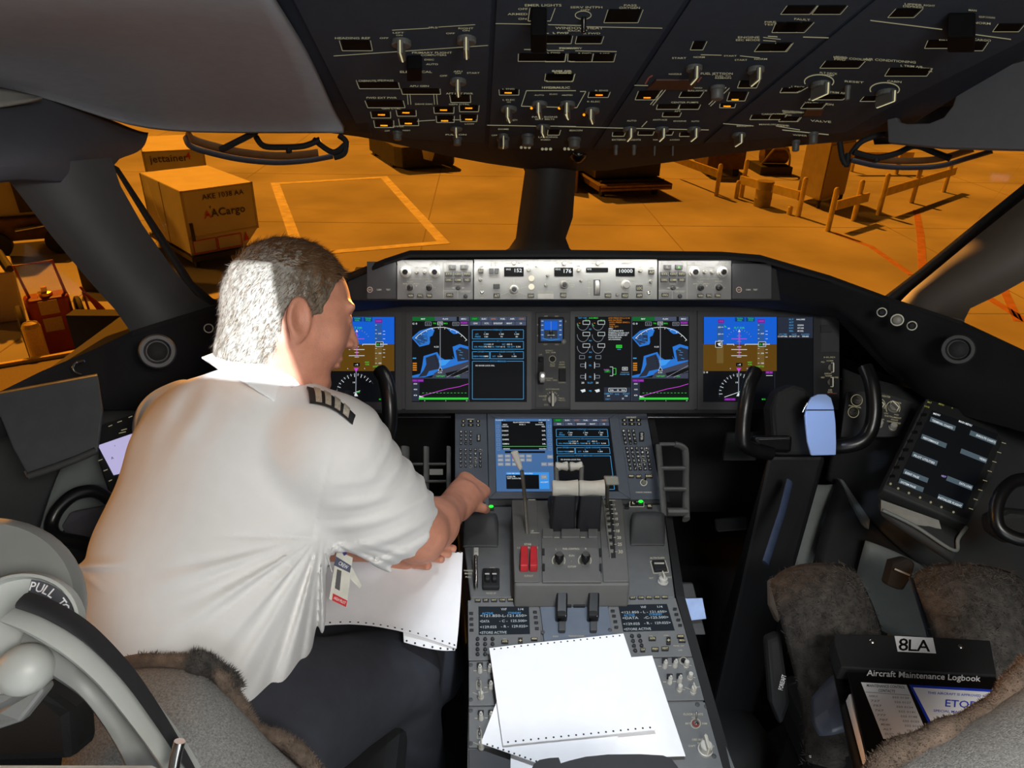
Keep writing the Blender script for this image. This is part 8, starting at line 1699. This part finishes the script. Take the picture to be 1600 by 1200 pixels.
# shirt
ARM = (EL - SR).normalized(); SEND = P(633, 816, 1.235)
def folds(p):
    """drag folds: a fan from the armpit over the side, rings round the sleeve, light creases"""
    ap = V3(P(490, 846, 1.0)); q = p - V3(CAM); z = q @ V3(CF); u = 800 + F * (q @ V3(CR)) / z; v = 600 - F * (q @ V3(CU)) / z
    du, dv = u - 500, v - 835; ang = np.arctan2(dv, -du); r = np.sqrt(du * du + dv * dv)
    w = np.clip((v - 842) / 60, 0, 1) * np.clip((u - 230) / 120, 0, 1) * np.clip(1.25 - r / 420, 0, 1)
    fan = np.maximum(np.sin(ang * 24 + .004 * r), -.25) * .0078 * w
    fan += np.sin(ang * 43 + 1.3) * .0026 * w
    # sleeve rings
    ax = V3(ARM); t = (p - V3(SR)) @ ax; side_ = (u - 560) * .006 + (v - 760) * .004
    ws = np.clip((u - 498) / 50, 0, 1) * np.clip((v - 700) / 90, 0, 1) * np.clip((900 - v) / 25, 0, 1)
    wv = v + ((u - 500) / 160.0) ** 2 * 62 - (u - 500) * .10 + 9 * noise3(p, 13, 31)
    sl = np.maximum(np.sin(wv * .185), -.35) * .0042 * ws * (1 + .6 * noise3(p, 17, 33))
    wt = np.clip((u - 560) / 40, 0, 1) * np.clip((800 - v) / 50, 0, 1)
    sl += np.maximum(np.sin(t * 150 + .02 * (v - u) + 2 * noise3(p, 16, 35)), -.3) * .0022 * wt
    us = 486 + (845 - v) * .22; sl -= np.exp(-((u - us) / 3.0) ** 2) * .0016 * np.clip((v - 670) / 20, 0, 1) * np.clip((850 - v) / 10, 0, 1)
    wk = .0012 * noise3(p, 22, 11) + .0006 * noise3(p, 60, 12)
    # shoulder and waist creases
    sh = np.exp(-((u - 285) ** 2 / 1800 + (v - 640) ** 2 / 3000)) * np.sin((u + v * .6) * .11) * .003
    wl = np.exp(-(((v - 884) + (u - 150) * .05) / 7) ** 2) * np.clip((210 - u) / 70, 0, 1) * .009
    wl -= np.exp(-(((v - 838) - (u - 400) * .01) / 3.5) ** 2) * np.clip((u - 330) / 60, 0, 1) * np.clip((500 - u) / 20, 0, 1) * .004
    wl += np.exp(-(((v - 920) - (u - 160) * .7) / 5) ** 2) * np.clip((175 - u) / 30, 0, 1) * .004
    return fan + sl + wk + sh + wl
def cam_ell(p, c, r): return ell(p, c, r, [CR, CU, -CF])
def shirt_sdf(p):
    d = cam_ell(p, P(384, 735, 1.15), (.186, .165, .130))
    d = smin(d, rc(p, V3(P(500, 700, 1.10)), V3(P(292, 668, 1.24)), .078, .080), .05)
    d = smin(d, rc(p, V3(P(420, 640, 1.12)), V3(P(380, 700, 1.12)), .072, .10), .05)
    d = smin(d, cam_ell(p, P(328, 880, 1.10), (.176, .17, .135)), .05)
    d = smin(d, cam_ell(p, P(296, 1000, 1.08), (.160, .14, .130)), .05)
    d = smin(d, rc(p, V3(P(420, 930, 1.17)), V3(P(400, 1010, 1.14)), .085, .085), .05)
    tor = d
    s = rc(p, V3(P(520, 706, 1.09)), V3(P(590, 790, 1.17)), .088, .077); s = smin(s, rc(p, V3(P(590, 790, 1.17)), V3(P(680, 870, 1.30)), .075, .070), .03)
    endp = (p - V3(SEND)) @ V3((ARM + CU * -.10 + CR * .25).normalized()); s = smax(s, endp, .003)
    inner = rc(p, V3(P(590, 790, 1.17)), V3(P(690, 880, 1.315)), .064, .064); s = smax(s, -np.maximum(inner, -endp - .05), .003)
    sl2 = rc(p, V3(P(290, 670, 1.26)), V3(P(330, 800, 1.38)), .075, .07)
    d = smin(tor, s, .028); d = smin(d, sl2, .03)
    d = d - folds(p)
    # armpit crease where sleeve meets body
    hem = (p - V3(P(395, 1086, 1.12))) @ V3((-CU * .86 + CR * .50).normalized()); d = smax(d, hem, .006)
    neck = rc(p, V3(H(0, -.05, -.02)), V3(P(434, 624, 1.12)), .060, .062); d = smax(d, -neck, .004)
    return d
sp = [P(120, 560, 1.3), P(700, 560, 1.3), P(120, 1120, 1.3), P(700, 1120, 1.3), P(120, 560, .85), P(700, 560, .85), P(120, 1120, .85), P(700, 1120, .9), P(330, 850, 1.5)]
soft('shirt', shirt_sdf, [min(q_[i] for q_ in sp) for i in range(3)], [max(q_[i] for q_ in sp) for i in range(3)], .0038, SHIRT, pil)
# collar: a stiff folded band round the neck
CN = (CU * .80 + CR * .50 + CF * .22).normalized(); CC = P(424, 588, 1.135)
def collar_sdf(p):
    q = p - V3(CC); hgt = q @ V3(CN); rv = q - hgt[:, None] * V3(CN); rad = np.linalg.norm(rv, axis=1)
    front = rv @ V3(CR) / .07
    R_ = .066 + np.where(hgt < .012, (.012 - hgt) * .62, 0)
    band = np.maximum(np.abs(rad - R_) - .0035, np.abs(hgt + .006) - .026)
    return band - .0025 + .0008 * noise3(p, 50, 2)
COL_W = mat('white_collar_cotton', (240, 240, 240), .75, noise=.01)
soft('collar', collar_sdf, [CC[i] - .16 for i in range(3)], [CC[i] + .16 for i in range(3)], .003, COL_W, pil)
def hit(u, v, d0=.85, d1=1.5, fn=None):
    """depth of the shirt surface along a sight line"""
    fn = fn or shirt_sdf; d = d0
    for _ in range(120):
        g_ = float(fn(np.array([list(P(u, v, d))], dtype=np.float32))[0])
        if g_ < .0006: break
        d += max(.0006, g_ * .7)
        if d > d1: return d1
    return d
# cuff seam line of the sleeve
# trousers
def trou_sdf(p):
    d = smin(rc(p, V3(HIPR), V3(KNR), .112, .082), cam_ell(p, P(350, 1090, 1.16), (.16, .11, .12)), .05)
    d = smin(d, rc(p, V3(HIPL), V3(KNL), .10, .078), .03)
    d = smin(d, rc(p, V3(KNR), V3(FTR), .080, .062), .02); d = smin(d, rc(p, V3(KNL), V3(FTL), .076, .06), .02)
    d = smax(d, .14 - p[:, 2], .004)
    return d - .0025 * noise3(p, 28, 21) - .003 * np.maximum(np.sin(p @ np.array([38, 22, 30], dtype=np.float32)), .2)
tp = [HIPR, KNR, HIPL, KNL, FTR, FTL, P(250, 1090, 1.2)]
soft('trousers', trou_sdf, [min(q_[i] for q_ in tp) - .15 for i in range(3)], [max(q_[i] for q_ in tp) + .15 for i in range(3)], .005, TROU, pil)
def shoe(f, n_):
    fn = lambda p: np.maximum(smin(ell(p, f + Vector((0, .07, -.035)), (.048, .14, .045)), ell(p, f + Vector((0, 0, 0)), (.045, .06, .06)), .03), .003 - p[:, 2])
    soft(n_, fn, [f[0] - .1, f[1] - .12, 0], [f[0] + .1, f[1] + .26, .16], .005, GLOSSB, pil)
shoe(FTR, 'shoe'); shoe(FTL, 'shoe')
# epaulette with four silver bars
ep = [P(u, v, hit(u, v + 4) - .004) for u, v in ((479, 607), (555, 652), (551, 664), (484, 630))]
def bil(s, t): return ep[0].lerp(ep[1], s).lerp(ep[3].lerp(ep[2], s), t)
en = (ep[1] - ep[0]).cross(ep[3] - ep[0]).normalized(); en = en if en.dot(CAM - ep[0]) > 0 else -en
def arch(s, t, h): return bil(s, t) + en * (h + .009 * math.sin(math.pi * min(1, max(0, s))) + .004 * math.sin(math.pi * t))
b = MB(); b.grid([[arch(i / 12, j / 5, .004) for i in range(13)] for j in range(6)], thick=-en * .004); eo = b.build('epaulette', mat('black_epaulette', (24, 24, 28), .8), pil, smooth=True, fix=False)
for s0 in (.13, .34, .55, .75): b = MB(); b.grid([[arch(s0 + .13 * i / 3, j / 5, .0062) for i in range(4)] for j in range(6)], thick=-en * .002); b.build('silver_bar', mat('silver_braid', (176, 168, 152), .5, .2, noise=.2, scale=300), eo, smooth=True, fix=False)

# identity badges hanging from the shirt front
bt = thing('identity_badge', 'white identity badge with a red lower strip hanging below the sleeve', 'badge', tuple(P(530, 900, 1.17)))
BF = Fr(P(514, 930, 1.165), P(544, 948, 1.155) - P(514, 930, 1.165), P(528, 868, 1.17) - P(514, 930, 1.165))
b = MB(); b.slab([BF.W(u, v) for u, v in [(514, 936), (541, 949), (551, 871), (526, 860)]], -BF.n * .0016); b.build('card', mat('badge_card', (222, 220, 208), .4), bt, bevel=.0006)
cv = Cv(BF, .0006, BF.px); cv.pts([(520.5, 927), (543, 938.5), (541, 948.5), (519, 938)], mat('badge_red', (205, 44, 44), .5)); cv.pts([(525, 869), (549, 884), (547, 895), (522, 883)], mat('badge_slate', (84, 88, 108), .5)); cv.pts([(527, 889), (534, 892), (531, 923), (523.5, 919)], mat('badge_photo', (96, 92, 84), .6)); cv.up()
cv.text('HIGH PILOT', 531.5, 938, 4.5, PAPER, wpx=20, rot=26); cv.text('CREW', 537, 883, 6, PAPER, wpx=16, rot=30)
for i in range(5): cv.line([(526.5 - i * .7, 895 + i * 5.2), (533 - i * .6, 898 + i * 5.2)], 1.6, mat('badge_slate'))
cv.build('print', bt)
b = MB(); b.slab([P(u, v, d_) for u, v, d_ in [(549, 884, 1.175), (565, 915, 1.19), (562, 920, 1.19), (548, 905, 1.175)]], CF * .0016); b.build('second_card', mat('badge_card'), bt)
b = MB(); b.tube([P(529, 852, 1.17), P(536, 860, 1.168), P(540, 867, 1.166)], .003, 8); b.build('clip', mat('violet_clip', (70, 60, 130), .4), bt)

# fan-folded printout on the lap
def lap(label, rows, holes, name='printed_page'):
    pts = [[P(*q) for q in spline_row] for spline_row in rows]; pts = [spline(r, 5) for r in pts]; n0 = len(pts[0])
    cols = [spline([r[j] for r in pts], 5) for j in range(n0)]; g_ = [[cols[j][i] for j in range(n0)] for i in range(len(cols[0]))]
    b = MB(); b.grid(g_, thick=(0, 0, -.0008))
    for (row, m) in holes:
        for k_ in range(m):
            s = (k_ + .5) / m * (n0 - 1); j = int(s); t = s - j; j2 = min(n0 - 1, j + 1); p = g_[row][j].lerp(g_[row][j2], t); nn = (g_[row][j2] - g_[row][j]).cross(g_[row + (1 if row >= 0 and row + 1 < len(g_) else -1)][j] - g_[row][j]).normalized()
            if nn.dot(CAM - p) < 0: nn = -nn
            e1 = nn.orthogonal().normalized(); e2 = nn.cross(e1); b.poly([p + nn * .0014 + e1 * .002 * math.cos(a * 1.047) + e2 * .002 * math.sin(a * 1.047) for a in range(6)], 1)
    return tag(b.build(name, [PAPER, HOLE], smooth=True, fix=False), label, 'paper')
lap('long fan-fold page held on the lap, punched along its lower edge', [[(470, 868, 1.40), (560, 864, 1.41), (640, 863, 1.41), (723, 863, 1.42)], [(450, 915, 1.33), (560, 912, 1.345), (640, 918, 1.36), (720, 930, 1.37)], [(440, 955, 1.27), (545, 955, 1.285), (630, 965, 1.30), (716, 985, 1.32)], [(430, 985, 1.235), (545, 975, 1.255), (630, 987, 1.27), (713, 1013, 1.29)]], [(14, 22), (0, 24)])
lap('short folded printout tail sticking out under the lap page', [[(630, 986, 1.286), (660, 992, 1.29), (690, 1000, 1.297), (713, 1010, 1.30)], [(631, 1003, 1.275), (660, 1011, 1.28), (690, 1016, 1.287), (711, 1016, 1.295)]], [(4, 7)])

# added unseen lamp and masking box, cutting a hard-edged patch on the head
LP_ = CAM + Vector((-.42, -.28, .22)); tgt = [P(300, 404, 1.10), P(428, 412, 1.06), P(468, 604, 1.08), P(296, 588, 1.12)]
rl = thing('masked_lamp', 'added lamp box with a masked opening, unseen behind the viewer', 'lamp', tuple(LP_))
hole = [LP_ + (t_ - LP_).normalized() * .10 for t_ in tgt]; cen = sum(hole, Vector((0, 0, 0))) / 4; dr = (cen - LP_).normalized()
out_ = [cen + (h_ - cen) * 7 for h_ in hole]
for i in range(4):
    j = (i + 1) % 4; b = MB(); b.slab([hole[i], hole[j], out_[j], out_[i]], dr * .002); b.build('mask_plate', BLACK, rl)
    b = MB(); b.slab([out_[i], out_[j], out_[j] - dr * .14, out_[i] - dr * .14], (out_[i] - cen).normalized() * .002); b.build('housing_side', BLACK, rl)
b = MB(); b.slab([o_ - dr * .14 for o_ in out_], -dr * .002); b.build('housing_back', BLACK, rl)
light('masked_lamp_spot', 'SPOT', LP_, cen, 300.0, (.86, .93, 1.0), spot_size=math.radians(60), spot_blend=0, shadow_soft_size=.0004)
